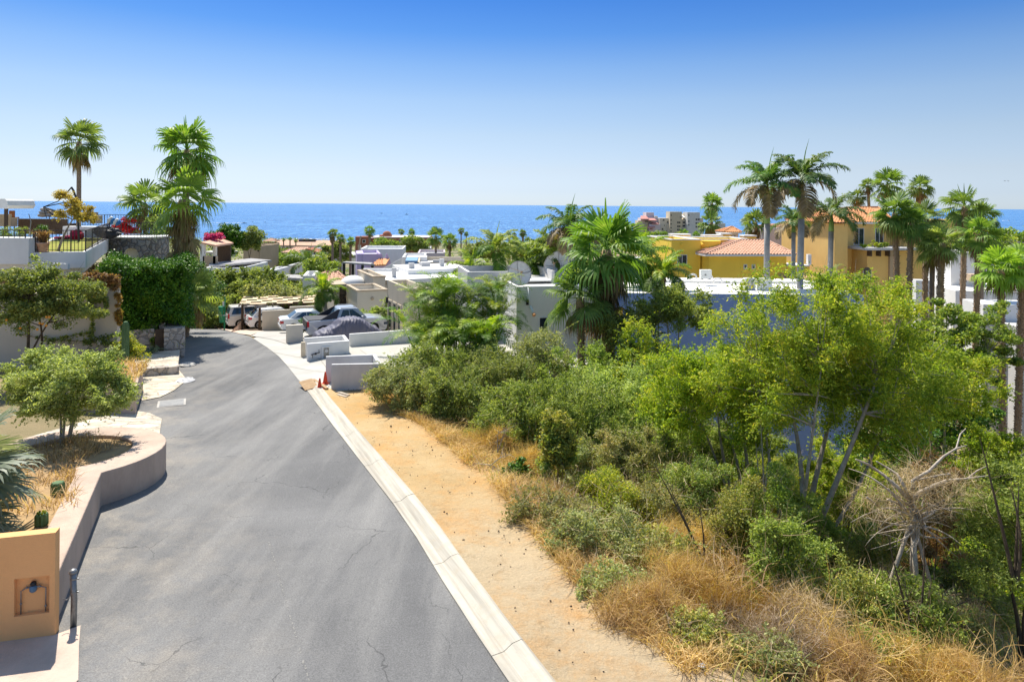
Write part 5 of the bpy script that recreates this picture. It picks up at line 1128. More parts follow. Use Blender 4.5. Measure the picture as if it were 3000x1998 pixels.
truck = dict(L=5.1,W=1.95,r=.39,ro=1.0,fo=.95,top=[(-2.55,1.05),(-2.53,1.10),(-.9,1.12),(1.05,1.10),(1.75,1.08),(2.35,1.0),(2.52,.88)],cab=(-1.0,1.25,1.10,-.55,.62,1.73),win=[(.20,.50,.02,.0),(.53,.90,.0,.2)],tl=(.72,1.08,.12,.14),truck=1,door=(-.55,.3,1.2))
PK = car('silver pickup truck with a black bed cover parked on the driveway', 'pickup truck', (-12.75,42.75), AN, truck, 'silver_car', 'pickup_truck')
mb = MB(); mb.box(-2.5,-1.0,-.9,.9,1.10,1.16); build('bed_cover', mb, MT['plastic'], PK, bevel=.02)
mb = MB(); mb.box(-2.60,-2.54,-.85,.85,.62,1.06); build('tailgate', mb, MT['plastic'], PK, bevel=.01)
for s in (-1,1):
    mb = MB(); y = s*.93; q4 = [(-1.75,y,1.14),(-.72,y*.98,1.14),(-.50,y*.84,1.70),(-.62,y*.84,1.72)]; mb.add(q4+[(a,b_-s*.05,c_) for a,b_,c_ in q4],[(0,1,2,3),(7,6,5,4),(0,4,5,1),(1,5,6,2),(2,6,7,3),(3,7,4,0)]); build('sail_panel', mb, MT['plastic'], PK)
    mb = MB(); mb.bar((-.45,s*.68,1.80),(.55,s*.68,1.80),.04,.04); build('roof_rail', mb, MT['alloy'], PK)
mb = MB(); mb.box(-2.72,-2.6,-.55,.55,.40,.46).box(-2.72,-2.6,-.5,.5,.50,.54); build('step_bumper', mb, MT['black'], PK)
car('white sedan parked beside the long beige wall behind the pickup', 'sedan', (Xp(822,49,977),49.0), AN, sedan, 'white_car', 'sedan')
car('large white suv under the carport, farthest left of the parked cars', 'suv', (Xp(668,57.5,965),57.5), AN+.1, suv, 'tan_car', 'suv')
car('white hatchback crossover between the carport posts and the beige wall', 'crossover', (Xp(729,55,970),55.0), AN+.12, xover, 'white_car', 'crossover')
# covered car
def tarp():
    Lc, Wc = 4.1, 1.75; c = Vector((-10.0, 41.85)); T = thing('covered_car', 'car hidden under a dark grey purple tarpaulin beside the silver pickup', 'covered car', (c.x,c.y,gz(c.x,c.y)+.03), AN)
    kx = [-2.08,-1.95,-1.6,-1.1,-.85,-.55,0,.5,.85,1.3,1.7,2.0,2.08]; kz = [.25,.62,.78,.92,1.05,1.38,1.47,1.45,1.32,1.0,.8,.55,.25]
    kw = [.7,.84,.92,.95,.95,.93,.93,.93,.95,.95,.93,.86,.74]; nx, ny = 90, 44; V = []; rr_ = np.random.default_rng(4); ph = rr_.uniform(0,6,8)
    for i in range(nx+1):
        x = -2.08+4.16*i/nx; zt_ = np.interp(x,kx,kz); hw = np.interp(x,kx,kw)*Wc/2*1.06
        for j in range(ny+1):
            a = PI*j/ny; ca, sa = math.cos(a), math.sin(a); e = .42
            y = hw*math.copysign(abs(ca)**e,ca); z = zt_*max(0,sa)**.55; y *= 1+.10*(1-z/zt_)
            wr = .035*math.sin(x*17+ph[0]+y*3)*(1-.6*z/zt_)+.02*math.sin(x*31+ph[1]-z*9)+.016*math.sin(y*15+x*8+ph[2])
            V.append((x + .03*math.sin(z*8+y*5), y+wr*math.copysign(1,ca)*(1 if abs(ca)>.3 else .3), max(0,z+ (wr*.7 if abs(ca)<.8 else 0))))
    mb = MB(); mb.v = V; mb.f = [(i*(ny+1)+j,(i+1)*(ny+1)+j,(i+1)*(ny+1)+j+1,i*(ny+1)+j+1) for i in range(nx) for j in range(ny)]
    build('cover', mb, MT['tarp'], T, smooth=True)
tarp()
# long beige wall and carport
w0 = Vector((Xp(768,54.6,972), 54.6)); wN = Vector((NX*.97+.0, NY*.85)).normalized()
T = thing('garden_wall', 'long beige stepped garden wall behind the white sedan', 'wall', (w0.x,w0.y,-3.2))
s1, l1 = along(w0, wN, 849, 909); s2, l2 = along(w0, wN, 960, 900)
mb = MB(); mb.wall(w0, s1, .22, -4.4, Zp(768,911,54.6)); mb.wall(s1, s2, .24, -4.4, Zp(849,901,s1.y)+.05); build('wall', mb, MT['cream'], T, world=True, bevel=.02)
CPz = Zp(703,889,57); CP = thing('carport', 'flat carport with chequered tan canvas slats on dark posts over the parked cars', 'carport', (Xp(760,58,960),58,-3.5))
c0 = Vector((Xp(700,56.0,890), 56.0)); cn = Vector((.96,.28)).normalized(); cd = Vector((-.30,.954)).normalized()
mb = MB(); bt = MB(); Wt, Dt = 9.2, 5.2
for i in range(int(Wt/.42)):
    for j in range(7):
        if (i + 3*j) % 5 not in (0, 1):
            p = c0 + cn*(i*.42) + cd*(j*Dt/7); q = [p, p+cn*.42, p+cn*.42+cd*Dt/7, p+cd*Dt/7]; mb.prism(q, CPz+.02, CPz+.05)
for i in range(int(Wt/1.3)+1): p = c0+cn*(i*1.3); bt.bar((p.x,p.y,CPz-.06),(p.x+cd.x*Dt,p.y+cd.y*Dt,CPz-.06),.09,.12)
for j in range(4): p = c0+cd*(j*Dt/3); bt.bar((p.x,p.y,CPz-.02),(p.x+cn.x*Wt,p.y+cn.y*Wt,CPz-.02),.05,.07)
build('canvas_slats', mb, MT['canvas'], CP, world=True); build('beams', bt, MT['dwood'], CP, world=True)
for (px, Yp, pb) in ((711,57.0,962),(762,55.2,973),(726,59.8,966),(690,60.5,950),(830,60.5,905),(848,60.8,905),(893,61.0,900)):
    x = Xp(px,Yp); mb = MB(); mb.box(x-.075,x+.075,Yp-.075,Yp+.075,gz(x,Yp)-.2,CPz-.08); build('post', mb, MT['dwood'], CP, world=True)
for i, (x0_,y0_,x1_,y1_,lab) in enumerate(((640,966,672,957,'low pinkish kerb ramp on the left of the white suv'),(676,974,722,964,'low pinkish kerb ramp between the suv and the crossover'))):
    a, b_ = G(x0_,y0_), G(x1_,y1_); mb = MB(); mb.prism([a.xy, b_.xy, b_.xy+Vector((-.1,.35)), a.xy+Vector((-.1,.25))], [a.z-.2]*4, [a.z+.04, b_.z+.14, b_.z+.14, a.z+.04]); solo('low_wall', mb, MT['pinktop'], lab, 'wall')
b = Vector((Xp(657,56,960),56,Zp(656,960,56))); T = thing('bin_post', 'green post carrying two green litter bins and a small sign at the bend', 'litter bin', b)
mb = MB(); mb.tube([(0,0,-.3),(.04,0,Zp(657,872,56)-b.z)],.06,8); build('post', mb, MT['green_paint'], T)
for (z0_, z1_, x, nm) in ((1.1,1.75,-.22,'bin'),(.45,1.0,-.15,'bin')):
    mb = MB(); mb.lathe((x,-.15,z0_), [(.17,0),(.22,z1_-z0_)], 12); build(nm, mb, MT['green_paint'], T)
mb = MB(); mb.box(-.5,.25,-.2,-.14,1.02,1.06); build('bracket', mb, MT['wframe'], T); mb = MB(); mb.box(-.12,.02,-.1,-.07,1.75,2.15); build('sign', mb, MT['wframe'], T)

# ------------------------------------------------------------------ houses near, right of the road
class House:
    """a building in its own frame: x to the right, y away from the viewer"""
    def __init__(s, name, label, px, py, Y, ang, cat='house', group=None, gzb=None):
        s.c = Wp(px, py, Y); s.a = ang; zb = gz(s.c.x, s.c.y) if gzb is None else gzb
        s.T = thing(name, label, cat, (s.c.x, s.c.y, zb), ang, group); s.zb = zb; s.ex = Vector((math.cos(ang), math.sin(ang))); s.ey = Vector((-s.ex.y, s.ex.x))
    def x(s, px, y=0, py=800): P = s.c.xy + s.ey*y; return along((P.x,P.y,0), s.ex, px, py)[1]
    def y(s, px, x=0, py=800): P = s.c.xy + s.ex*x; return along((P.x,P.y,0), s.ey, px, py)[1]
    def z(s, py, x=0, y=0, px=None):
        P = s.c.xy + s.ex*x + s.ey*y; u = P.x*F/P.y; v = None
        pxx = u + CX if px is None else px; return Zp(pxx, py, P.y) - s.zb
    def box(s, nm, x0, x1, y0, y1, z0, z1, mat, bevel=0.015, parent=None):
        mb = MB(); mb.box(min(x0,x1),max(x0,x1),min(y0,y1),max(y0,y1),z0,z1); return build(nm, mb, MT[mat], parent or s.T, bevel=bevel)
    def parapet(s, x0, x1, y0, y1, z0, z1, h, mat, roofm='roofw', th=.18, cap=None, nm='wall'):
        mb = MB(); mb.box(x0,x1,y0,y0+th,z0,z1); mb.box(x0,x0+th,y0+th,y1-th,z0,z1-.001); mb.box(x1-th,x1,y0+th,y1-th,z0,z1-.001); mb.box(x0,x1,y1-th,y1,z0,z1); w = build(nm, mb, MT[mat], s.T, bevel=.012)
        mb = MB(); mb.box(x0+th+.003,x1-th-.003,y0+th+.003,y1-th-.003,z1-h-.1,z1-h); build('roof', mb, MT[roofm], s.T)
        if cap:
            e = .06; mb = MB(); t = th+.04; zc, zd = z1+.003, z1+.11
            mb.box(x0-e,x1+e,y0-e,y0+t,zc,zd); mb.box(x0-e,x0+t,y0+t,y1-t,zc,zd-.001); mb.box(x1-t,x1+e,y0+t,y1-t,zc,zd-.001); mb.box(x0-e,x1+e,y1-t,y1+e,zc,zd); build('cornice', mb, MT[cap], s.T)
        return w
    def window(s, x0, x1, z0, z1, y=0.0, face='front', xf=0, div=1, frame='wframe', arch=False, fr=.05):
        """window on a front wall at local y, or on a left wall at local x=xf (x0,x1 then run along y)"""
        def pt(a, b, o): return (a, y-o, b) if face == 'front' else ((xf-o, a, b) if face == 'left' else (xf+o, a, b))
        g = MB(); n = 10 if arch else 0; r = (x1-x0)/2
        pts = [(x0,z0),(x1,z0),(x1,z1)] + ([(x0+r+r*math.cos(PI*i/n), z1+r*.8*math.sin(PI*i/n)) for i in range(1,n)] if arch else []) + [(x0,z1)]
        g.add([pt(a,b,.012) for a,b in pts]+[pt(a,b,-.02) for a,b in pts], [tuple(range(len(pts))), tuple(range(2*len(pts)-1,len(pts)-1,-1))]+[(i,(i+1)%len(pts),len(pts)+(i+1)%len(pts),len(pts)+i) for i in range(len(pts))])
        w = build('window', g, MT['glass'], s.T); f = MB()
        def bar(a0,a1,b0,b1):
            f.add([pt(a0,b0,.05),pt(a1,b0,.05),pt(a1,b1,.05),pt(a0,b1,.05),pt(a0,b0,.0),pt(a1,b0,.0),pt(a1,b1,.0),pt(a0,b1,.0)],[(0,1,2,3),(7,6,5,4),(0,4,5,1),(1,5,6,2),(2,6,7,3),(3,7,4,0)])
        bar(x0-fr,x1+fr,z0-fr,z0); bar(x0-fr,x0,z0,z1); bar(x1,x1+fr,z0,z1)
        if not arch: bar(x0-fr,x1+fr,z1,z1+fr)
        for i in range(1, div+1):
            if div > 0: xx = x0+(x1-x0)*i/(div+1); bar(xx-fr*.5,xx+fr*.5,z0,z1)
        build('window_frame', f, MT[frame], w); return w
def ribs(mb, eL, eR, rR, rL, pitch=.26, rad=.07):
    """barrel tile rows on a sloping quad: eave left/right, ridge right/left"""
    eL, eR, rR, rL = map(Vector, (eL, eR, rR, rL)); ln = (eR-eL).length; u = (eR-eL)/ln; nn = (eR-eL).cross(rL-eL).normalized()
    if nn.z < 0: nn = -nn
    a = (rL-eL); sl = a - u*a.dot(u); hL = a.dot(u); hR = (rR-eL).dot(u); H = sl.length; sd = sl/H; n = int(ln/pitch)
    for i in range(n):
        x = (i+.5)*pitch; t1 = 1.0
        if x < hL: t1 = x/max(hL,1e-6)
        if x > hR: t1 = min(t1, (ln-x)/max(ln-hR,1e-6))
        if t1 < .04: continue
        k = max(1, int(H*t1/.42))
        for j in range(k):
            s0, s1 = H*t1*j/k, H*t1*(j+1)/k; p = eL+u*x+sd*s0; q = eL+u*x+sd*s1; r0_, r1_ = rad*1.12, rad*.86
            mb.add([p-u*r0_+nn*.005, p-u*r0_*.55+nn*r0_*.95, p+u*r0_*.55+nn*r0_*.95, p+u*r0_+nn*.005, q-u*r1_+nn*.0, q-u*r1_*.55+nn*r1_*.85, q+u*r1_*.55+nn*r1_*.85, q+u*r1_+nn*.0],
                   [(0,1,5,4),(1,2,6,5),(2,3,7,6),(0,3,2,1)])
def hip(s, x0, x1, y0, y1, z, rx0, rx1, ry, rz, mat, pitch=.26, fascia=True, nm='roof', o=.0, rad=.07):
    E = [Vector((x0,y0,z)),Vector((x1,y0,z)),Vector((x1,y1,z)),Vector((x0,y1,z))]; R0, R1 = Vector((rx0,ry,rz)), Vector((rx1,ry,rz))
    mb = MB(); mb.add(E+[R0,R1], [(0,1,5,4),(1,2,5),(2,3,4,5),(3,0,4)]); mb.add([e-Vector((0,0,.1)) for e in E], [(3,2,1,0)])
    ribs(mb,E[0],E[1],R1,R0,pitch,rad); ribs(mb,E[1],E[2],R1,R1,pitch,rad); ribs(mb,E[3],E[0],R0,R0,pitch,rad); ribs(mb,E[2],E[3],R0,R1,pitch,rad)
    for a, b_ in ((R0,R1),(E[0],R0),(E[3],R0),(E[1],R1),(E[2],R1)): 
        if (a-b_).length > .05: mb.tube([a+Vector((0,0,.05)),b_+Vector((0,0,.05))],.10,6)
    r_ = build(nm, mb, MT[mat], s.T)
    if fascia: mb = MB(); mb.box(x0+.02,x1-.02,y0+.02,y1-.02,z-.24,z-.03); build('fascia', mb, MT['white'], s.T)
    return r_
A12 = math.radians(12.5)
# H2: white house with the dish
H = House('white_house', 'white flat roofed house with blue grey shaded front and satellite dishes', 1514, 840, 38.5, A12, gzb=-2.2)
zt0 = H.z(840); x1 = H.x(1800); y1 = 9.5
H.parapet(0, x1, 0, y1, 0, zt0, .5, 'white')
X0 = -2.6; 
hb = House('white_house', None, 1370, 797, 43.0, math.radians(13.5)); zb2 = hb.c.z - H.zb
p = H.c.xy; d = hb.c.xy - p; lx, ly = d.dot(H.ex), d.dot(H.ey); bpy.data.objects.remove(hb.T)
x2 = H.x(1505, ly); x3 = H.x(1579, ly+4.2)
mb = MB(); mb.box(lx,x2,ly,ly+.2,0,zb2); mb.box(lx,lx+.2,ly+.2,ly+4.2,0,zb2-.001); mb.box(lx,x3,ly+4.2,ly+4.4,0,zb2); mb.box(x3-.2,x3,ly+.2,ly+4.2,0,zb2-.002)
build('upper_wall', mb, MT['whiteg'], H.T, bevel=.012); mb = MB(); mb.box(lx+.21,x3-.21,ly+.21,ly+4.19,zb2-.7,zb2-.6); build('upper_roof', mb, MT['roofw'], H.T)
mb = MB(); mb.box(lx+.1,-.003,ly+.1,ly+4.1,0,zb2-1.3); build('side_wing', mb, MT['white'], H.T)
wx0, wx1 = H.x(1582), H.x(1604); H.window(wx0, wx1, H.z(972), H.z(933), div=0)
px_ = H.x(1547); mb = MB(); mb.tube([(px_,.0,H.z(842,px_)),(px_+.10,-.25,H.z(905,px_))],.035,8).tube([(px_+.09,-.22,H.z(897,px_)),(px_+.16,-.75,H.z(915,px_))],.085,12); build('waste_pipe', mb, MT['wframe'], H.T, smooth=True)
mb = MB(); mb.tube([(px_+.155,-.72,H.z(914,px_)),(px_+.17,-.82,H.z(918,px_))],.10,12); build('pipe_end', mb, MT['tileo'], H.T)
mb = MB(); xl = H.x(1545); mb.box(xl-.07,xl+.07,-.14,-.0,H.z(893,xl),H.z(878,xl)); build('wall_lamp', mb, MT['black'], H.T, bevel=.01)
def dish(label, px, py, Y, R, yaw, pitch):
    c = Wp(px, py, Y); T = thing('satellite_dish', label, 'satellite dish', (c.x,c.y,c.z)); E = Euler((pitch,0,yaw)).to_matrix()
    mb = MB(); n, m = 36, 6
    for i in range(m+1):
        for k in range(n): a = 2*PI*k/n; rr_ = R*i/m; mb.v.append(tuple(E@Vector((rr_*math.cos(a),-.28*R*(i/m)**2,rr_*math.sin(a)))))
    for i in range(m):
        for k in range(n): mb.f.append((i*n+k,i*n+(k+1)%n,(i+1)*n+(k+1)%n,(i+1)*n+k))
    build('reflector', mb, MT['dish'], T, smooth=True)
    mb = MB()
    mb.tube([E@Vector((R*math.cos(2*PI*k/n),-.28*R,R*math.sin(2*PI*k/n))) for k in range(n+1)],.03,5)
    for k in range(4): a = PI/2*k+.1; mb.tube([E@Vector((R*q*math.cos(a),-.28*R*q*q-.02,R*q*math.sin(a))) for q in (0,.5,1)],.02,4)
    build('rim', mb, MT['lath'], T)
    mb = MB(); f = E@Vector((0,-R*.85,0)); 
    for k in range(3): a = 2*PI*k/3+.5; mb.tube([E@Vector((R*.95*math.cos(a),-.28*R,R*.95*math.sin(a))), f],.012,4)
    mb.tube([f, f+E@Vector((0,.15,0))],.06,8); build('feed', mb, MT['wood'], T)
    mb = MB(); mb.tube([(0,.1,-R*1.25),(0,.08,-.1)],.07,8); build('mast', mb, MT['wood'], T); return T
dish('large mesh satellite dish on the white house roof, facing up and left', 1519, 803, 42.0, .74, .35, -.30)
dish('second satellite dish half hidden by the palm on the white house roof', 1637, 780, 45.5, .95, -.55, -.35)
# W1: grey house with four tall windows
H = House('grey_house', 'grey beige house with four tall narrow windows on its left side', 1197, 846, 41.6, AN, gzb=-2.2)
zt0 = H.z(846); yl = H.y(1137); xr = H.x(1262)
H.parapet(0, xr, 0, yl+.1, 0, zt0, .5, 'creamd')
for (a, b_) in ((1140,1148.5),(1154,1162),(1168,1175.5),(1182,1189)):
    y0_, y1_ = H.y(b_), H.y(a); zm = H.z(0,0,(y0_+y1_)/2); 
    ym = (y0_+y1_)/2; H.window(y0_, y1_, .55, zt0-1.35, face='left', xf=0, div=0, frame='creamd', fr=.12)
mb = MB(); yy = H.y(1139); mb.box(-.16,-.04,yy-.05,yy+.12,zt0-1.5,zt0-1.1); build('wall_lantern', mb, MT['black'], H.T)
# H1: cream house with cornice
H = House('cream_house', 'cream single storey house with brown cantera cornices and arched doorway', 1047, 855, 50.5, AN, gzb=-3.2)
zt0 = H.z(855); yl = H.y(1016); xr = H.x(1134)
H.parapet(0, xr, 0, yl, 0, zt0, .55, 'cream', 'white', cap='trim')
xa, xb = H.x(1064), H.x(1098)
H.box('door_surround', xa-.12, xb+.12, -.06, -.003, 0, 1.75, 'cream'); g = H.window(xa+.1, xb-.1, 0.05, 1.45, y=-.06, div=0, arch=True, frame='trim')
mb = MB(); xx = H.x(1091); mb.blob((xx,-.06,zt0-.55),(.13,.06,.13),10,6); build('wall_vent', mb, MT['trim'], H.T)
x_l = H.x(978, yl+.2); H.box('side_block', x_l, -.01, yl+.1, yl+3.0, 0, H.z(838,x_l,yl), 'cream'); H.box('side_cornice', x_l-.08, .0, yl, yl+3.1, H.z(838,x_l,yl)+.003, H.z(838,x_l,yl)+.12, 'trim')
mb = MB(); xs_ = H.x(1003,yl+.1); mb.box(xs_-.22,xs_+.32,yl+.0,yl+.09,0,H.z(842,xs_,yl)); build('stone_panel', mb, stone('dark_panel_stone',[(.10,.07,.05),(.16,.12,.09),(.08,.06,.05)],(.05,.04,.03),3), H.T)
mb = MB(); xd = H.x(1040, yl+5); mb.blob((xd-.2,yl+4.8,H.z(832,xd,yl+4.8)),(1.1,1.1,.75),24,12); build('dome', mb, MT['roofw'], H.T, smooth=True)
H.parapet(H.x(1077,yl+3), H.x(1095,yl+3)+.5, yl+1.0, yl+7, 0, H.z(806,0,yl+4), .3, 'cream', cap='trim', nm='back_wall')
# big white roofs behind
H = House('white_house', 'broad low house with bright white flat roofs behind the cream house', 1136, 822, 58.0, AN, gzb=-3.6)
zz = H.z(822); H.box('roof', H.x(1092,3), H.x(1345,2), 0.5, 9.0, zz-.35, zz, 'roofw'); H.box('cornice', H.x(1092,3)-.05, H.x(1138,0), .35, .49, zz-.4, zz+.01, 'trim')
H.box('wall', H.x(1094,3)+.1, H.x(1345,2)-.1, .6, 8.8, 0, zz-.36, 'cream'); zu = H.z(799,0,6); H.box('upper_roof', H.x(1162,8), H.x(1338,8), 4.0, 9.6, zz+.002, zz+.45, 'roofw')
H.box('annex', H.x(1175,.3), H.x(1192,.3), -.5, .45, 0, zz-.05, 'white'); w0_ = H.x(1179,-.5); H.window(w0_, w0_+.35, zz-.95, zz-.35, y=-.5, div=1, frame='skyblue')
T = thing('garden_wall', 'white parapet wall with a scrolled end behind the cream house', 'wall', Wp(1130,815,66)); zt_ = Zp(1100,787,66)
mb = MB(); mb.box(Xp(1064,66),Xp(1190,66),66,66.3,-6,zt_); build('wall', mb, MT['white'], T, world=True, bevel=.03)
for (px, y_, w, h) in ((1200,5,.5,.5),(1235,7,.9,.35),(1290,6.5,.4,.7),(1150,2,.35,.4)):
    xx = H.x(px, y_); H.box('roof_vent', xx, xx+w, y_, y_+w, zz+(.46 if y_ > 3.9 else .01), zz+.46+h, 'whiteg')
# tile roofed kiosk and tiled roof left of the cream house
H = House('tiled_house', 'low house with a pale clay tile hip roof behind the small palm', 950, 838, 72, .30, gzb=-6)
z_ = H.z(838); x0_, x1_ = H.x(890), H.x(1030); hip(H, x0_, x1_, 0, 6, z_, H.x(955,3), H.x(990,3), 3.0, z_+1.15, 'tile', .42, rad=.12); H.box('wall', x0_+.4, x1_-.4, .4, 5.6, 0, z_-.25, 'white')
# blue house on the right
H = House('blue_house', 'big plain periwinkle blue wall house with white roof and air conditioners', 2000, 864, 43, -.01, gzb=-9)
xL, xR = H.x(1790), H.x(2532); zt0 = H.z(864, H.x(2180)); H.box('wall', xL, xR, 0, 9, 0, zt0-.003, 'bluew', .02); H.box('roof', xL+.02, xR-.02, .02, 9.5, zt0, zt0+.05, 'roofw', 0)
H.box('roof_kerb', xL, xR, 6.0, 6.25, zt0+.05, zt0+.22, 'roofw'); 
wx = H.x(2118); H.window(H.x(2508), H.x(2524), 2.2, 3.4, div=1)
H.box('white_bay', xL-6, xL-.01, -.4, 7, 0, zt0+.3, 'white')
BR_ = H
def ac(label, px0, px1, pyt, pyb, Y, face=1, rot=0.0):
    x0, x1 = Xp(px0,Y), Xp(px1,Y); zb_ = Zp((px0+px1)/2,pyb,Y); h = Zp((px0+px1)/2,pyt,Y)-zb_; w = (x1-x0)/2*.92; T = thing('air_conditioner', label, 'air conditioner', ((x0+x1)/2,Y,zb_), rot, 'air conditioners on the flat roof')
    mb = MB(); mb.box(-w,w,0,.34,.05,h); build('casing', mb, MT['ac'], T, bevel=.025); mb = MB()
    if face: 
        for i in range(11): mb.box(-w*.85,w*.6,-.012,-.002,.12+i*(h-.2)/11,.12+i*(h-.2)/11+.02)
        for i in range(7): mb.box(-w*.85+i*w*.24,-w*.85+i*w*.24+.02,-.016,-.001,.1,h-.08)
    else: mb.tube([(-w*.2,-.012,h*.5),(-w*.2,-.002,h*.5)],.07,12).box(-w*.85,w*.2,-.008,-.002,h*.42,h*.44)
    build('grille', mb, MT['lath'] if face else MT['steel'], T); mb = MB(); mb.box(-w*.8,-w*.6,0,.34,0,.05).box(w*.6,w*.8,0,.34,0,.05); build('foot', mb, MT['black'], T)
    mb = MB(); mb.tube([(w,.2,.2),(w+.12,.2,.22),(w+.2,.2,.08),(w+.25,.3,-.02)],.03,6); build('hose', mb, MT['wframe'], T)
ac('white air conditioner with a louvred grille, left of the pair on the blue house roof', 2181, 2217, 815, 852, 45.0, 1, .12)
ac('plain white air conditioner beside the trunk of the tall royal palm', 2220, 2263, 816, 853, 44.8, 0, -.1)
ac('white air conditioner standing alone by the wall of the yellow house', 2052, 2088, 791, 820, 47.5, 0, .15)
for i, (px, py, w) in enumerate(((2030,810,10),(2103,822,12),(2155,830,14),(2275,848,12))):
    c = Wp(px, py, 46); mb = MB(); P = [(c.x-w*.023+.0, 46, c.z-.15)] + [(c.x-w*.023*math.cos(a), 46, c.z+.14*math.sin(a)) for a in np.linspace(.2,PI-.2,7)] + [(c.x+w*.023, 46, c.z-.15)]; mb.tube(P,.06,8)
    solo('roof_pipe', mb, MT['roofw'], ['white bent vent pipe left of the lone air conditioner','white curved pipe right of the lone air conditioner','low white pipe loop in the middle of the blue house roof','white pipe loop right of the air conditioner pair'][i], 'pipe', smooth=True)
# yellow house
H = House('yellow_house', 'bright yellow house with white parapet coping and clay tile hip roof', 2181, 747, 74, .10, gzb=-7)
ze = H.z(745); xl, xr = H.x(2087), H.x(2316); H.box('front_wing', xl+.0, 0, .9, 7, 0, ze-.25, 'yellow'); H.box('front_wing', 0.003, xr, 0.9, 7, 0, ze-.25, 'yellow')
x0_, x1_ = H.x(2066), H.x(2333); zr = H.z(703, 0, 4.2); hip(H, x0_, x1_, 0, 8.4, ze, H.x(2169,4.2), H.x(2243,4.2), 4.2, zr, 'tile', .36, rad=.11)
for px in (2194, 2218): a = H.x(px); H.window(a-.13, a+.13, ze-1.65, ze-1.25, y=.9, div=0, fr=.07)
for (px, z_) in ((2296,.35),): a = H.x(px); H.window(a-.25,a+.35,ze-4.9,ze-4.4,y=.9,div=1)
xb0, xb1 = H.x(1958, 4), H.x(2052, 3); zt0 = H.z(703, xb0, 3.5)
H.parapet(xb0, xb1, 3.0, 12, 0, zt0, .4, 'yellow', cap='white'); H.parapet(xb1+.01, H.x(2200,6), 5.0, 12, 0, zt0-.1, .4, 'yellow', cap='white', nm='back_wall')
mb = MB(); cxw = xb1+1.5; mb.lathe((cxw,4.9,0), [(1.55,0),(1.55,zt0-.12)], 24); build('round_bay', mb, MT['yellow'], H.T); 
a, b_ = H.x(1985,3), H.x(2011,3); H.window(a, b_, H.z(775,a,3), H.z(748,a,3), y=3.0, div=1)
mb = MB(); a = H.x(1996,3); mb.tube([(a,3,H.z(716,a,3)),(a,2.75,H.z(717,a,3))],.14,8); build('rain_spout', mb, MT['yellow'], H.T); mb = MB(); a = H.x(2054,4); mb.tube([(a,4,H.z(708,a,4)),(a,3.6,H.z(718,a,4))],.16,8); build('wall_lamp', mb, MT['yellow'], H.T)
for (p0, p1, pt, yy) in ((1970,2022,690,12.5),(2065,2115,693,13),(2112,2142,688,14),(2180,2215,694,13)):
    a, b_ = H.x(p0,yy), H.x(p1,yy); z_ = H.z(pt,a,yy); H.box('roof_parapet', a, b_, yy, yy+1.4, 0, z_, 'yellow'); H.box('coping', a-.08, b_+.08, yy-.08, yy+1.48, z_+.002, z_+.18, 'white')
a, b_ = H.x(2316), H.x(2386); z_ = H.z(781,a,1.0); H.box('side_terrace', a, b_, 1.0, 4, 0, z_, 'yellow'); H.box('coping', a, b_, .95, 4, z_+.003, z_+.15, 'white'); pa = H.x(2372,1.2); H.box('gate_post', pa-.2, pa+.2, 1.2, 1.6, z_+.15, H.z(746,pa,1.2), 'white')
z_ = H.z(812,a,.5); mb = MB(); mb.add([(a-1,-1.2,z_-.5),(b_+1.6,-1.2,z_-.5),(b_+1.4,1.0,z_+.35),(a-1,1.0,z_+.35),(a-1,-1.2,z_-.62),(b_+1.6,-1.2,z_-.62),(b_+1.4,1.0,z_+.2),(a-1,1.0,z_+.2)],[(0,1,2,3),(7,6,5,4),(0,4,5,1),(1,5,6,2),(2,6,7,3),(3,7,4,0)]); ribs(mb,(a-1,-1.2,z_-.49),(b_+1.6,-1.2,z_-.49),(b_+1.4,1.0,z_+.36),(a-1,1.0,z_+.36),.36,.11); build('porch_roof', mb, MT['tile'], H.T)
H.box('dark_opening', a+.1, b_+1.2, 4.1, 4.4, 0, z_+.0, 'dwood')
# small tiled lookout
H = House('lookout_tower', 'small lookout tower with orange tile roof behind the yellow house', 2143, 681, 100, .1, 'tower', gzb=-8)
z_ = H.z(680); hip(H, H.x(2116), H.x(2172), 0, 2.8, z_, H.x(2143,1.4)-.1, H.x(2143,1.4)+.1, 1.4, H.z(665,0,1.4), 'tileo', .3, rad=.1); H.box('wall', H.x(2120), H.x(2164), .25, 2.5, 0, z_-.25, 'mauve')
for k in range(4): a = H.x(2123+k*9.5); H.window(a, a+.22, z_-1.0, z_-.5, y=.25, div=0, fr=.03)
# mustard house
H = House('mustard_house', 'large mustard yellow house with balcony and orange tile roof among palms', 2483, 655, 78, .16, gzb=-8)
zt0 = H.z(652); x0_, x1_ = H.x(2444), H.x(2700); H.box('wall', H.x(2492), x1_, 1.5, 12, 0, zt0-.1, 'mustard'); H.box('left_wing', x0_, H.x(2483), 0, 11, 0, zt0-.15, 'mustard')
hip(H, H.x(2478)-.4, H.x(2640), .9, 12, zt0+.05, H.x(2500,4.5), H.x(2580,4.5), 5.0, zt0+1.75, 'tileo', .36, rad=.10)
hip(H, x0_-.4, H.x(2485)+.5, -.4, 9, zt0, (x0_+H.x(2485))/2-.3, (x0_+H.x(2485))/2, 4.5, zt0+1.5, 'tileo', .36, rad=.1, fascia=False, nm='wing_roof')
H.box('lower_wing', H.x(2520), H.x(2635), -1.2, 1.49, 0, H.z(735,0,-1.2), 'mustard'); zs = H.z(733,0,-1.6)
H.box('balcony_slab', H.x(2499), H.x(2650), -2.2, 1.4, zs, zs+.28, 'whiteg')
for k in range(4): a = H.x(2520+26*k); H.box('bracket', a-.08, a+.08, -1.9, -1.21, zs-.7, zs-.005, 'dwood')
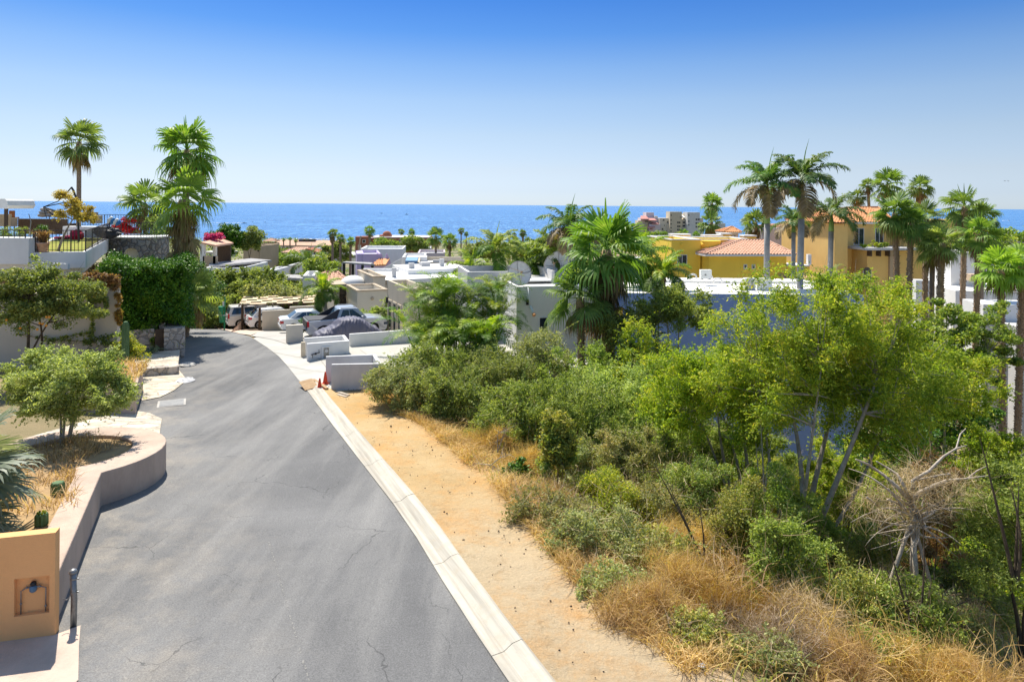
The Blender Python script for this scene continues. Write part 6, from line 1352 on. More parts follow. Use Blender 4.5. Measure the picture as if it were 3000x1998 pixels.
for (a0, a1) in ((2526,2554),(2590,2612)): H.window(H.x(a0), H.x(a1), zs+.4, zs+2.3, y=1.5, div=1)
a, b_ = H.x(2529,-1.2), H.x(2551,-1.2); H.window(a, b_, H.z(819,a,-1.2), H.z(793,a,-1.2), y=-1.2, div=1, arch=True)
H.box('downpipe', H.x(2606,-1.3)-.1, H.x(2606,-1.3)+.35, -1.5, -1.21, 0, zs-.01, 'tan')
H.box('right_wing', H.x(2640), H.x(2850), -.5, 10, 0, H.z(643,5), 'mustard'); H.window(H.x(2750), H.x(2765), H.z(806,5), H.z(791,5), y=-.5, div=1)
for i,(px,s_) in enumerate(((2531,.7),(2561,1.0),(2578,.6),(2590,.7))):
    q = H.T.matrix_basis @ Vector((H.x(px,-1.6),-1.7,zs+.28)); q = Vector((H.c.x + H.ex.x*H.x(px,-1.6)+H.ey.x*-1.6, H.c.y+H.ex.y*H.x(px,-1.6)+H.ey.y*-1.6, H.zb+zs+.28))
    bush(['small green pot plant at the left end of the mustard house balcony','orange tinted plant in the middle of the mustard house balcony','trailing yellow plant on the mustard house balcony','low green plant at the right end of the balcony'][i], q, (.45*s_,.4*s_,.55*s_), ['areca','yel','lime','areca'][i], 300+i, n=500, k=10, sp=.2, ll=.16, lw=.08, cat='balcony plant', name='balcony_plant')
# white houses at right
H = House('white_house', 'white walled terrace with a long pale parapet at the right edge', 2870, 900, 52, -.12, gzb=-18)
zt0 = H.z(905); H.box('wall', H.x(2882), H.x(3150), 0, 3, 0, H.z(892,H.x(2900)), 'white'); H.box('terrace', H.x(2800,7), H.x(3100,7), 7, 14, 0, H.z(850,0,7), 'roofw'); H.box('beam', H.x(2845,8), H.x(3100,9), 8, 9, H.z(822,0,8), H.z(812,0,8)+.3, 'tan'); H.box('lower_wall', H.x(2925), H.x(3200), -3, -.01, 0, H.z(960,0,-3), 'whiteg')
H = House('white_house', 'small white house with a dark doorway behind the right hand palms', 2720, 815, 60, -.1, gzb=-14)
H.box('wall', H.x(2684), H.x(2735), 0, 1.0, 0, H.z(822), 'white'); H.box('upper_wall', H.x(2840), H.x(2940), 3, 8, 0, H.z(738,0,3), 'white'); a = H.x(2868,3); H.window(a, a+1.2, H.z(815,a,3), H.z(775,a,3), y=3, div=1)
H = House('flat_house', 'long low grey mauve building by the sea at the right edge', 2960, 690, 190, 0, gzb=-22)
H.box('wall', H.x(2895), H.x(3150), 0, 12, 0, H.z(696), 'mauve'); H.box('roof_slab', H.x(2890), H.x(3160), -.6, 12, H.z(696)+.003, H.z(692), 'tan'); H.box('roof_terrace', H.x(2935), H.x(3160), 4, 10, H.z(692)+.004, H.z(686,0,4), 'dwood'); H.box('chimney', H.x(2978), H.x(2990), 3, 5, H.z(692)+.004, H.z(679,0,3), 'mauve')
H = House('white_house', 'grey white house with a round iron ornament behind the royal palms', 2400, 690, 98, .1, gzb=-9)
zt0 = H.z(672); H.box('wall', H.x(2360), H.x(2442), 0, 8, 0, zt0, 'whiteg'); H.box('upper_wall', H.x(2290), H.x(2340), 4, 12, 0, H.z(670,0,4), 'mauve'); H.box('coping', H.x(2255), H.x(2440), -1.2, -.9, H.z(737)-.3, H.z(737), 'white'); H.box('shade', H.x(2300), H.x(2400), -.6, -.01, 0, H.z(742), 'dwood')
hip(H, H.x(2282,4), H.x(2350,4), 3.5, 12, H.z(668,0,4), H.x(2300,7), H.x(2335,7), 7, H.z(655,0,7), 'tile', .45, rad=.13)
mb = MB(); cx_, cz_ = H.x(2424), H.z(701)
for R_ in (.75,.5): mb.tube([(cx_+R_*math.cos(a),-.05,cz_+R_*math.sin(a)) for a in np.linspace(0,2*PI,20)],.05,5)
for k in range(8): a = PI*k/4; mb.tube([(cx_,-.05,cz_),(cx_+.8*math.cos(a),-.05,cz_+.8*math.sin(a))],.03,4)
build('iron_ornament', mb, MT['tan'], H.T)

# ------------------------------------------------------------------ the town below
def simple(name, label, px0, px1, pyt, pyb, Y, dep, mat, ang=0.0, cat='house', par=True, wins=(), cap=None, group=None):
    c = Wp(px0, pyt, Y); zb = min(Zp((px0+px1)/2, pyb, Y), gz(c.x, c.y)) - 1.0
    H = House(name, label, px0, pyt, Y, ang, cat, group, gzb=zb); x1 = H.x(px1)
    if par: H.parapet(0, x1, 0, dep, 0, H.z(pyt), .5, mat, th=.25, cap=cap)
    else: H.box('wall', 0, x1, 0, dep, 0, H.z(pyt), mat)
    for (a, b_, t_, u_) in wins: xa = H.x(a); H.window(xa, H.x(b_), H.z(u_, xa), H.z(t_, xa), div=1 if Y < 200 else 0, fr=.06 if Y < 200 else .1)
    return H
H = simple('lavender_house','lavender house with scalloped parapet and sloping orange tile roof',1062,1115,744,775,112,9,'lav',.25)
x1 = H.x(1115); H.box('side_wall', -.9, -.01, .2, 8, 0, H.z(744), 'lav'); z_ = H.z(761, x1)
mb = MB(); E = [Vector((H.x(1085),-2.6,H.z(776,x1,-2))),Vector((H.x(1130,-2.6),-2.6,H.z(774,x1,-2))),Vector((H.x(1141),-.1,z_+.2)),Vector((H.x(1110),-.1,z_+.2))]; mb.add(E+[e-Vector((0,0,.2)) for e in E],[(0,1,2,3),(7,6,5,4),(0,4,5,1),(1,5,6,2),(2,6,7,3),(3,7,4,0)]); ribs(mb,*E,pitch=.4,rad=.12); build('porch_roof', mb, MT['tileo'], H.T)
mb = MB(); xs = np.linspace(x1+.02, H.x(1150), 14); prof = [H.z(744)-.95*math.sin(PI*min(1,max(0,(i-1)/5.0))) - (0 if i < 7 else .35*(i-7)) for i in range(14)]
for i in range(13): mb.prism([(xs[i],0),(xs[i+1],0),(xs[i+1],.3),(xs[i],.3)], 0, [prof[i],prof[i+1],prof[i+1],prof[i]])
build('scalloped_wall', mb, MT['lav'], H.T)
simple('white_house','long white flat block behind the lavender house',1056,1180,729,750,128,10,'white',.1)
H = simple('white_house','white house with a sloping stair parapet right of the lavender house',1178,1245,753,790,100,8,'white',.1)
mb = MB(); a = H.x(1118,-.5); mb.prism([(a,-.4),(-.01,-.4),(-.01,-.1),(a,-.1)], 0, [H.z(788,a),H.z(756),H.z(756),H.z(788,a)]); build('stair_wall', mb, MT['white'], H.T)
H = simple('beige_house','beige house with one sky blue end wall and scalloped parapet',1223,1378,768,797,86,9,'creamd',.12)
xa = H.x(1187); H.box('blue_wall', xa, -.01, -.1, 6, 0, H.z(764), 'skyblue'); H.box('white_parapet', xa, H.x(1250), 7, 10, 0, H.z(753,0,7), 'white'); xa = H.x(1268); H.box('scallop', xa, H.x(1290), -.03,.28, H.z(768)-.1, H.z(768)+.25, 'white'); H.box('scallop', H.x(1300), H.x(1376), -.03,.28, H.z(768)-.1, H.z(763,xa), 'creamd')
mb = MB(); xa = H.x(1277); mb.blob((xa,-.05,H.z(785,xa)),(.18,.1,.15),8,6); build('wall_lamp', mb, MT['steel'], H.T); mb = MB(); xa=H.x(1200); mb.tube([(xa,-.3,H.z(797,xa)),(xa,-.3,H.z(779,xa))],.04,5); build('pole', mb, MT['black'], H.T)
simple('pink_house','pale pink stepped block behind the beige house',1224,1303,741,766,118,9,'pink' if False else 'mauve',.1)
simple('white_house','small white roofed block under the town palms right of centre',1222,1262,727,740,150,8,'white',.1)
simple('white_house','low white garden walled house beside the satellite dish house',1376,1425,771,800,78,6,'mauve',.1)
H = simple('terracotta_house','long terracotta red apartment building above the sea',1047,1262,697,728,235,14,'terrac',.08,'apartment building')
xa = H.x(1045); H.box('end_tower', xa, H.x(1083), -4, -.02, 0, H.z(694,0,-4), 'terrac'); H.box('roof_slab', H.x(1090), H.x(1258), .5, 13, H.z(697)+.02, H.z(694), 'roofw')
H.box('roof_block', H.x(1108), H.x(1142), 2, 8, H.z(694), H.z(690), 'terrac'); mb = MB(); a = H.x(1133,4); mb.blob((a,4,H.z(690,a)),(1.6,1.6,1.4),14,8); build('roof_dome', mb, MT['terrac'], H.T)
for (a,t_,u_) in ((1066,703,711),): H.window(H.x(a), H.x(a+8), H.z(u_,0,-4), H.z(t_,0,-4), y=-4.0, div=0, fr=.1)
H.box('doorway', H.x(1053), H.x(1062), -4.2, -4.05, 0, H.z(718,0,-4), 'white')
for a in (1168,1179,1222): H.window(H.x(a), H.x(a+3), H.z(710), H.z(703), div=0, fr=.06)
mb = MB(); a0 = H.x(1044); mb.bar((a0,-4.3,0),(a0+2.0,-4.3,H.z(690)),.5,.5); build('buttress', mb, MT['tan'], H.T)
H = simple('tiled_building','long seaside building with pale tile roof and white arcaded front',809,1000,719,733,430,14,'white',.0,'apartment building',par=False)
mb = MB(); xa, xb = 0, H.x(1000); z_ = H.z(718); mb.add([(xa-1,-1.5,z_),(xb,-1.5,z_),(xb,9,z_+2.8),(xa-1,9,z_+2.8),(xa-1,-1.5,z_-.4),(xb,-1.5,z_-.4),(xb,9,z_-.4),(xa-1,9,z_-.4)],[(0,1,2,3),(7,6,5,4),(0,4,5,1),(1,5,6,2),(2,6,7,3),(3,7,4,0)]); build('roof', mb, MT['tilefar'], H.T)
for k in range(14): a = 1+k*2.7; H.window(a, a+1.6, z_-3.4 if k%2 else z_-3.0, z_-1.1, div=0, fr=.1)
H = simple('gazebo','seaside gazebo with a peach tile hip roof on dark red posts',772,808,712,722,400,6,'tan',0,'gazebo',par=False)
z_ = H.z(707); hip(H, -.6, H.x(808)+.4, -.6, 6.4, z_, 3.3, 4.2, 3, z_+1.7, 'tilefar', .8, rad=.15, fascia=False)
for a in (.1, 2.4, H.x(806)): H.box('post', a, a+.4, 0, .4, H.z(712), z_, 'terrac')
T = thing('roof_pergola', 'dark flat pergola standing on the roof of the seaside building', 'pergola', Wp(872,709,436)); b_ = T.location
mb = MB(); w = 51*436/F; mb.box(0,w,0,4,1.35,1.75); build('roof', mb, MT['dwood'], T)
for k in range(4): mb = MB(); mb.box(w*(.06+.29*k),w*(.06+.29*k)+.35,.2,.6,-.6,1.35); build('post', mb, MT['dwood'], T)
H = simple('peach_roof_house','house with a peach hip and gable roof edged in dark red',831,942,741,757,215,10,'cream',0,par=False)
z_ = H.z(739); xb = H.x(942); hip(H, -.5, H.x(905), -1, 9, z_, H.x(856), H.x(890), 4, H.z(725), 'tilefar', .7, rad=.12, fascia=False)
mb = MB(); xm = H.x(901); xq = H.x(876); z2_ = H.z(727)
mb.add([(xq,-1.3,H.z(742)),(xm,-1.3,z2_),(xb,-1.3,H.z(739)),(xq,-1.3,H.z(742)-.45),(xm,-1.3,z2_-.5),(xb,-1.3,H.z(739)-.4),(xq,6,H.z(742)),(xm,6,z2_),(xb,6,H.z(739))],[(0,1,4,3),(1,2,5,4),(0,6,7,1),(1,7,8,2)]); build('gable_roof', mb, MT['terrac'], H.T)
mb = MB(); mb.add([(xq,-1.1,H.z(742)-.4),(xm,-1.1,z2_-.5),(xb,-1.1,H.z(739)-.35),(xb,-1.1,0),(xq,-1.1,0)],[(0,1,2,3,4)]); build('gable_wall', mb, MT['white'], H.T)
for a in (905,913,921): H.window(H.x(a), H.x(a+5), H.z(744), H.z(738), y=-1.1, div=0, fr=.08)
simple('garden_wall','long pale mauve garden wall at the end of the sand lane',905,1003,756,772,165,.6,'mauve',0,'wall',par=False)
H = simple('white_shed','low white flat roofed shed below the gabled house',903,958,751,757,172,5,'cream',0,par=False)
simple('white_house','white patio house with green glass under the lavender house wall',1024,1052,747,762,135,6,'white',0,wins=((1030,1050,749,756),))
H = simple('tan_house','tan cube shaped house with a rough parapet left of centre',713,760,720,762,140,8,'tan',-.15); H.box('right_wall', H.x(758), H.x(761), 0, 7.9, 0, H.z(720)-.02, 'tan'); mb=MB(); mb.blob((H.x(756),-.02,H.z(734)),(.2,.1,.25),6,5); build('wall_lamp', mb, MT['black'], H.T)
H = House('pavilion','open dark pavilion with a sloping tile roof and white pillar behind the left palms',640,716,95,0,'pavilion',gzb=-9.5)
mb = MB(); a, b2 = H.x(598), H.x(640); z0_, z1_ = H.z(709), H.z(717); mb.add([(a,-1,z0_),(b2,-1,z1_),(b2,5,z1_),(a,5,z0_+.3),(a,-1,z0_-.25),(b2,-1,z1_-.25),(b2,5,z1_-.25),(a,5,z0_-.1)],[(0,1,2,3),(7,6,5,4),(0,4,5,1),(1,5,6,2),(2,6,7,3),(3,7,4,0)]); build('roof', mb, MT['tile'], H.T)
H.box('back_wall', a, b2, 4, 4.3, 0, z1_-.3, 'dwood'); H.box('base_wall', a, b2, -.5, -.2, 0, H.z(750), 'tan'); H.box('pillar', H.x(636)-.4, H.x(636), -.5, 0, 0, z1_-.25, 'cream'); H.box('pillar', H.x(603)-.6, H.x(603), -.5, 0, 0, z0_-.25, 'white')
b = Wp(612,703,97); bush('pink bougainvillea growing above the dark pavilion roof', (Xp(625,98),98,Zp(625,712,98)), (1.5,1,1.0), 'bougm', 401, n=2500, k=24, sp=.5, ll=.22, lw=.16)
def latroof(label, pts, Y, posts, mat='lath', th=.25, name='pergola'):
    c = Wp(*pts[0], Y[0]); T = thing(name, label, 'pergola', c); mb = MB(); P = [Wp(x,y,q) for (x,y),q in zip(pts,Y)]; zr = c.z
    mb.prism([p.xy for p in P], [p.z-th for p in P], [p.z for p in P]); build('slatted_roof', mb, MT[mat], T, world=True)
    for (px, Yp, zt_, wd) in posts:
        mb = MB(); x = Xp(px,Yp); mb.box(x-wd,x+wd,Yp-wd,Yp+wd,gz(x,Yp)-1,zt_); build('post', mb, MT['white'], T, world=True)
    return T
zp = 7.2-186*92/F
def zlev(px, py, z): u, v = lv(px,py); return (CZ-z)*F/v
zz = -1.3
latroof('long grey slatted pergola roof of a white house left of centre', [(612,779),(796,762),(735,757),(612,771)], [zlev(612,779,zz),zlev(796,762,zz),zlev(735,757,zz),zlev(612,771,zz)], [(756,zlev(796,762,zz)-3,zz-.3,.16),(664,zlev(640,777,zz)+2,zz-.3,.16)])
simple('white_house','white house with a bright flat roof under the slatted pergola',596,705,785,806,90,10,'white',0)
zz = -2.2
latroof('blue grey slatted flat roof with white posts beside the clay tile roof', [(801,811),(886,816),(921,806),(806,804)], [zlev(801,811,zz),zlev(886,816,zz),zlev(921,806,zz),zlev(806,804,zz)], [(888,zlev(886,816,zz)+.4,zz-.2,.35),(808,zlev(801,811,zz)+1,zz-.2,.12)], 'lath', .3, 'slatted_roof')
simple('white_house','white block wall behind the blue grey slatted roof',887,921,808,835,70,5,'white',.2)
simple('white_house','tiny white roof among the bushes left of the sand lane',845,868,777,785,120,6,'white',0)
simple('white_house','sliver of white roof among the bushes above the chequered carport',777,808,791,798,105,6,'white',0)
zz = -1.6; T = latroof('black palapa style pergola with heavy dark posts above the tiled roof', [(1003,768),(1098,775),(1088,769),(1015,766)], [95,93,99,100], [], 'lath', .2)
for px,Yp in ((1008,96),(1062,94),(1091,94),(1034,99)): mb = MB(); x = Xp(px,Yp); mb.box(x-.16,x+.16,Yp-.16,Yp+.16,-8,Zp(px,772,Yp)); build('post', mb, MT['black'], T, world=True)
mb = MB(); P = [G(980,790), G(1006,797)]; c = Wp(968,789,120); mb.tube([(c.x+2.6*math.cos(a)+1, 120+2.6*math.sin(a), c.z) for a in np.linspace(2.2,5.0,12)],.22,8); solo('garden_wall', mb, MT['roofw'], 'curving white garden kerb around a planted bed beside the sand lane', 'wall', smooth=True)
drape('sand_lane', [G(905,772).xy, G(955,771).xy, G(965,778).xy, G(940,800).xy, G(945,840).xy, G(925,845).xy, G(920,800).xy], plain('lane_sand',(.55,.42,.26),1.0,col2=(.45,.33,.2),sc=.4), .3, 4.0)
# condominiums on the right, far
def condo(label, boxes, wins, Y, mat0, roofs=()):
    c = Wp(boxes[0][0], 700, Y); T = thing('apartment_tower', label, 'apartment building', (c.x, Y, gz(c.x,Y)-4))
    for (x0,x1,yt,dy,mat) in boxes: mb = MB(); mb.box(Xp(x0,Y), Xp(x1,Y), Y+dy, Y+dy+14, gz(c.x,Y)-4, Zp((x0+x1)/2,yt,Y+dy)); build('wall', mb, MT[mat], T, world=True)
    for (x0,x1,y0,y1,dy) in wins: mb = MB(); mb.box(Xp(x0,Y), Xp(x1,Y), Y+dy-.12, Y+dy+.3, Zp(x0,y1,Y), Zp(x0,y0,Y)); build('window', mb, MT['glass'], T, world=True)
    for (x0,x1,y0,y1,dy,mat) in roofs:
        a = Wp(x0,y1,Y+dy); b_ = Wp(x1,y1,Y+dy); zt_ = Zp(x0,y0,Y+dy); w = (b_.x-a.x)*.18
        mb = MB(); mb.add([a,b_,(b_.x-w,Y+dy+7,zt_),(a.x+w,Y+dy+7,zt_),(a.x,a.y,a.z-.5),(b_.x,b_.y,b_.z-.5)],[(0,1,2,3),(0,3,4),(1,5,2),(0,4,5,1)]); build('roof', mb, MT[mat], T, world=True)
    return T
cz0 = lambda x, y: (1850+x*.14862, 580+y*.14862)
def cb(x0,x1,yt,dy,mat): return (*[1850+v*.14862 for v in (x0,x1)], 580+yt*.14862, dy, mat)
def cwn(x0,x1,y0,y1,dy): return (1850+x0*.14862,1850+x1*.14862,580+y0*.14862,580+y1*.14862,dy)
def crf(x0,x1,y0,y1,dy,m): return (1850+x0*.14862,1850+x1*.14862,580+y0*.14862,580+y1*.14862,dy,m)
condo('salmon and sand coloured stepped condominium with pink tile roofs far right', [cb(540,720,400,0,'cream'),cb(190,540,400,3,'mauve'),cb(130,320,450,1,'creamd'),cb(80,230,510,-1,'creamd'),cb(320,475,290,8,'mauve'),cb(330,545,520,-3,'mauve'),cb(475,535,360,5,'cream')],
      [cwn(610,640,425,455,0),cwn(690,712,465,495,0),cwn(590,620,600,635,0),cwn(683,707,640,668,0),cwn(260,330,450,480,0),cwn(345,368,455,485,0),cwn(635,650,535,555,0),cwn(720,738,600,620,0)], 540, 'cream',
      [crf(180,350,355,415,-2,'pinkroof'),crf(330,500,400,440,-3,'pinkroof'),crf(400,540,480,515,-3.5,'pinkroof'),crf(320,470,515,580,-5,'pinkroof'),crf(370,430,590,620,-6,'pinkroof')])
condo('tall sand coloured tower block with balconies, left of the twin towers', [cb(750,985,275,0,'creamd'),cb(950,1095,420,2,'cream'),cb(1060,1110,310,4,'cream'),cb(720,755,520,3,'cream')],
      [cwn(a,a+28,y0,y0+34,0) for a in (893,928) for y0 in (470,545,610)]+[cwn(1012,1062,y0,y0+32,2) for y0 in (470,540)]+[cwn(762,783,y0,y0+28,0) for y0 in (330,425,500,575,645)]+[cwn(1025,1055,405,430,2)], 535, 'creamd', [crf(945,1060,335,380,0,'roofw')])
condo('grey white tower block with square windows partly behind the double palm', [cb(1095,1340,285,0,'whiteg'),cb(1330,1420,400,2,'cream'),cb(1640,1875,505,4,'whiteg')],
      [cwn(a,a+34,y0,y0+34,0) for a in (1255,1300) for y0 in (410,485,555)]+[cwn(1112,1132,y0,y0+26,0) for y0 in (330,450,520)], 530, 'whiteg')
# far town palms
TPL = [(974,685,34,974,792,115,'tall town palm with skirt, leftmost of the pair above the black pergola'),(997,699,34,997,778,118,'second town palm of the pair above the black pergola'),(1028,708,32,1025,760,120,'shorter town palm right of the pair, beside the terracotta building'),
 (1083,676,38,1084,724,170,'single palm rising in front of the terracotta building'),(1176,680,22,1176,696,330,'small palm on the skyline behind the terracotta building, left one'),(1206,680,24,1206,700,330,'small palm on the skyline behind the terracotta building, right one'),
 (1277,695,64,1277,735,120,'broad palm cluster at the right end of the terracotta building'),(1318,708,54,1316,755,110,'bushy palm left of the dish house behind the blue ended house'),(1351,677,22,1351,694,330,'small distant palm above the mauve roof, taller of two'),(1366,686,16,1366,694,330,'small distant palm above the mauve roof, shorter of two'),
 (831,703,12,831,733,300,'thin palm at the left of the row before the seaside building'),(850,700,13,849,730,300,'thin palm in the middle of the row before the seaside building'),(867,707,13,866,728,300,'thin palm right of the row before the seaside building'),
 (1532,683,26,1532,712,170,'small palm on the sea skyline behind the dish house, tallest'),(1506,690,20,1506,712,170,'small round palm left of the tallest one on the sea skyline'),(1492,687,14,1492,706,190,'thin leftmost palm on the sea skyline behind the dish house'),(741,709,10,741,722,300,'tiny palm by the gazebo above the tan house'),
 (2086,598,72,2088,760,118,'upper of two stacked palms before the far towers'),(2083,655,84,2086,770,112,'lower palm with a heavy skirt before the far towers'),(2215,655,92,2222,780,105,'palm left of the first royal trunk above the lookout'),
 (2002,683,30,2002,700,300,'dark small palm at the foot of the sand coloured tower'),(2040,690,28,2040,702,300,'dark small palm at the foot of the grey white tower'),
 (2512,580,62,2515,640,95,'palm standing behind the orange tiled roof of the mustard house'),(2600,542,110,2568,630,92,'big tall palm with two heads behind the mustard house roof'),(2543,545,50,2567,640,94,'small side head of the twin palm behind the mustard house'),(2695,552,82,2694,660,88,'slender palm with reddish stem alone above the right hand group')]
for i, (px, py, d, tp2, bt_, Y, lab) in enumerate(TPL): fan_palm(lab, px, py, Y, d*1.05, tp2, bt_, 'fan', i % 4, .2 if Y < 150 else .28, group='fan palms standing in the town', dense=14 if Y > 100 else 18, skirt=d > 20, long_skirt=.5 if 'skirt' in lab else 0)
# palms in front, right side
FPL = [(2622,628,150,2652,890,46,'fan palm with dark shaggy trunk before the mustard house, left of two',.155,1),(2668,655,130,2660,900,45.3,'fan palm with dark shaggy trunk before the mustard house, right of two',.155,1),
 (2712,640,130,2715,700,52,'fan palm behind the shaggy pair in front of the yellow wing',.165,1),(2733,735,120,2722,870,45,'low fan palm with bright hanging leaves and a smooth thin trunk',.16,0),(2758,715,135,2748,870,44,'low fan palm with bright leaves beside a stump of brown boots',.19,1),
 (2826,608,140,2818,760,56,'tall fan palm at the right end of the yellow wing',.19,1),(2868,690,150,2855,790,50,'fan palm with drooping pale leaves before the small white house',.18,1),(2880,640,110,2868,760,58,'fan palm crown behind the drooping one at right',.22,0),
 (2932,795,160,2948,1030,40,'fan palm of the right edge pair, left trunk with brown boots',.155,1),(2996,775,160,2982,1030,40.5,'fan palm of the right edge pair, right trunk with brown boots',.165,1)]
for i, (px, py, d, tp2, bt_, Y, lab, tw, rf) in enumerate(FPL): fan_palm(lab, px, py, Y, d, tp2, bt_, 'fanb' if i in (3,4,8,9) else 'fan', (i+1) % 4, tw, rough=bool(rf), group='fan palms at the right')
# stump of boots beside trunk
RPL = [(2248,545,47,2.7,2247,830,'tallest royal palm pair, left one, smooth grey trunk by the air conditioners',0,.21,2.6,16),(2350,528,46,2.8,2337,860,'royal palm right of the air conditioners with the highest crown',1,.22,2.6,16),(2436,630,50,2.4,2425,850,'shorter royal palm in front of the mustard house',2,.20,1.2,15)]
for (px, py, Y, rad, tp2, bt_, lab, sd_, tw, sh, n) in RPL: feather_palm(lab, px, py, Y, rad, tp2, bt_, sd_, 'royal', 'royal palms', tw, sh, n)
feather_palm('drooping dark palm crown hanging between the two tall royal palms', 2325, 655, 62, 2.2, 2325, 760, 7, 'royal', None, .2, .8, 14)
# centre: palms around the white house
fan_palm('big fan palm with dark skirt in front of the white house, centre', 1777, 740, 35.5, 315, 1790, 1000, 'fan', 1, .26, rough=True, long_skirt=.5, dense=26)
fan_palm('smaller fan palm in front of the shaded white wall, left of the big one', 1700, 875, 34.6, 215, 1705, 1000, 'fan', 3, .16, rough=True, dense=26)
feather_palm('feather palm rising alone left of the dishes against the sea', 1450, 735, 47.5, 2.2, 1456, 830, 11, 'areca', None, .14, .8, 11)
feather_palm('feather palm right behind the big white parapet', 1562, 772, 49, 2.2, 1556, 830, 12, 'areca', None, .16, .8, 14)
feather_palm('feather palm with drooping yellowish fronds between the dishes', 1618, 745, 47.5, 2.2, 1606, 830, 13, 'areca', None, .16, .8, 16)
feather_palm('coconut like palm leaning behind the big fan palm', 1668, 668, 45, 2.3, 1712, 830, 14, 'royal', None, .16, .8, 16)
feather_palm('feather palm right of the big fan palm by the yellow house', 1880, 760, 46, 2.4, 1870, 850, 15, 'areca', None, .15, .7, 16)
feather_palm('low feather palm between the big fan palm and the yellow house', 1945, 800, 44, 2.1, 1935, 880, 16, 'areca', None, .15, .6, 14)
feather_palm('low drooping feather palm left of the dishes behind the flat roofs', 1380, 790, 52, 2.0, 1392, 840, 17, 'areca', None, .15, .6, 14)
feather_palm('small feather palm growing behind the sedan beside the carport', 948, 852, 52.5, 1.9, 962, 930, 18, 'areca', None, .17, .7, 16)
feather_palm('young feather palm by the sand lane left of centre', 905, 770, 95, 3.2, 893, 800, 19, 'royal', None, .2, .6, 11)
for (px, py, Y, h, n, sd_, lab, rd) in ((1245,1010,37.8,2.9,9,1,'yellow green areca palm clump against the grey house windows',1.5),(1330,1050,36.6,3.5,10,2,'tall areca palm clump in the middle of the driveway bed',1.7),(1418,1060,36.8,3.6,10,3,'areca palm clump touching the white house wall',1.5),(1285,1070,35.2,1.5,10,4,'low areca clump arching over the driveway',1.7),(1400,1080,34.6,1.8,11,5,'low dark areca clump at the front of the driveway bed',1.5)):
    x = Xp(px,Y,py); areca(lab, (x,Y,gz(x,Y)), h, n, sd_, .85, rd)
areca('areca palms beside the mustard house entrance', (Xp(2400,60,800),60,-5), 5.0, 7, 6, 1.0, 1.9)
areca('slim areca stems in front of the mustard house lower wall', (Xp(2460,66,850),66,-6), 6.5, 8, 7, 1.6, 1.5)
bush('bushy flowering shrub by the arched door of the cream house', (Xp(1080,47,960),47.3,-1.9), (1.5,.8,1.3), 'areca', 402, n=5000, k=30, sp=.35, ll=.12, lw=.07)
bush('leafy shrub spilling between the sedan and the pickup', (Xp(930,48.2,960),48.8,-2.2), (1.5,.6,1.15), 'hedge', 403, n=4500, k=28, sp=.3, ll=.12, lw=.07)
bush('yellow green climber on the corner of the grey house', (Xp(1120,46.5,900),46.8,-1.5), (.6,.5,1.7), 'lime', 404, n=2500, k=18, sp=.28, ll=.12, lw=.07)
bush('low bright plant at the foot of the grey house wall', (Xp(1222,41,985),41.6,-1.4), (.7,.4,.5), 'yel', 405, n=1500, k=14, sp=.22)

# ------------------------------------------------------------------ vacant lot, right of the road
def gp(px, Y, py=1200): x = Xp(px, Y, py); return (x, Y, gz(x, Y))
LOT = [ # px, Y, R, leaf, n, k, sp, spikes, label
 (1190,27.5,(1.5,1.1,1.0),'sage',11000,44,.40,14,'leftmost grey green bush of the lot, next to the bin enclosure'),
 (1330,26.5,(1.6,1.2,1.25),'mesq',12000,46,.42,18,'dense green bush second from the bin enclosure along the dirt verge'),
 (1270,31,(2.2,1.2,1.0),'mesq',12000,46,.45,18,'spreading bush at the edge of the white driveway'),
 (1470,28.5,(1.9,1.3,1.7),'mesq',14000,50,.5,26,'feathery mesquite bush in front of the areca palms'),
 (1590,30.5,(1.6,1.2,2.3),'sage',13000,50,.45,34,'tall wispy mesquite bush against the shaded white wall'),
 (1520,24.5,(1.7,1.3,1.3),'mesq',13000,48,.45,10,'rounded mesquite bush in the middle of the lot'),
 (1700,29,(2.0,1.4,2.3),'mesq',14000,52,.5,24,'mesquite bush below the smaller fan palm'),
 (1790,27,(1.9,1.4,2.4),'lime',15000,54,.5,12,'pale feathery bush left of the acacia trees'),
 (1660,24,(1.9,1.3,1.8),'mesq',14000,50,.48,6,'dark green bush behind the young yellowing tree'),
 (1880,31,(2.4,1.6,3.4),'acacia',16000,56,.55,6,'tall bush under the small feathery tree')]
for i, (px, Y, R, lf, n, k, sp, spk, lab) in enumerate(LOT):
    R = (R[0]*1.12, R[1]*1.1, R[2]*1.35); bush(lab, gp(px,Y), R, lf, 500+i, n=int(n*1.9), k=int(k*1.5), sp=sp, ll=.085 if Y < 29 else .10, lw=.035, spikes=spk, name='mesquite_bush', twn=260)
tree('feathery_tree','feathery tree with a pale trunk in front of the blue wall, left of the acacias','tree',gp(1955,35,1150),5.0,(2.3,1.6,1.55),'mesq','bark',601,n=24000,k=70,sp=.55,ll=.12,lw=.05,stems=3,r0=.10,cz=6.2,off=(.15,0),low=-.5)
bA = gp(2330,19.5,1650)
tree('acacia_tree','largest acacia tree, several pale grey trunks fanning up to a wide yellow green crown','tree',bA,8.3,(3.6,2.4,2.75),'acacia','bark',602,n=125000,k=240,sp=.62,ll=.085,lw=.032,stems=6,r0=.115,cz=5.75,off=(1.1,.6),low=-.95,pw=1.5)
bB = gp(2185,21.8,1500)
tree('acacia_tree','slimmer acacia tree left of the largest one, dark leaning trunks','tree',bB,6.2,(2.4,1.8,2.1),'acacia','bark',603,n=60000,k=150,sp=.55,ll=.085,lw=.032,stems=4,r0=.085,cz=4.2,off=(-1.0,.3),low=-.6)
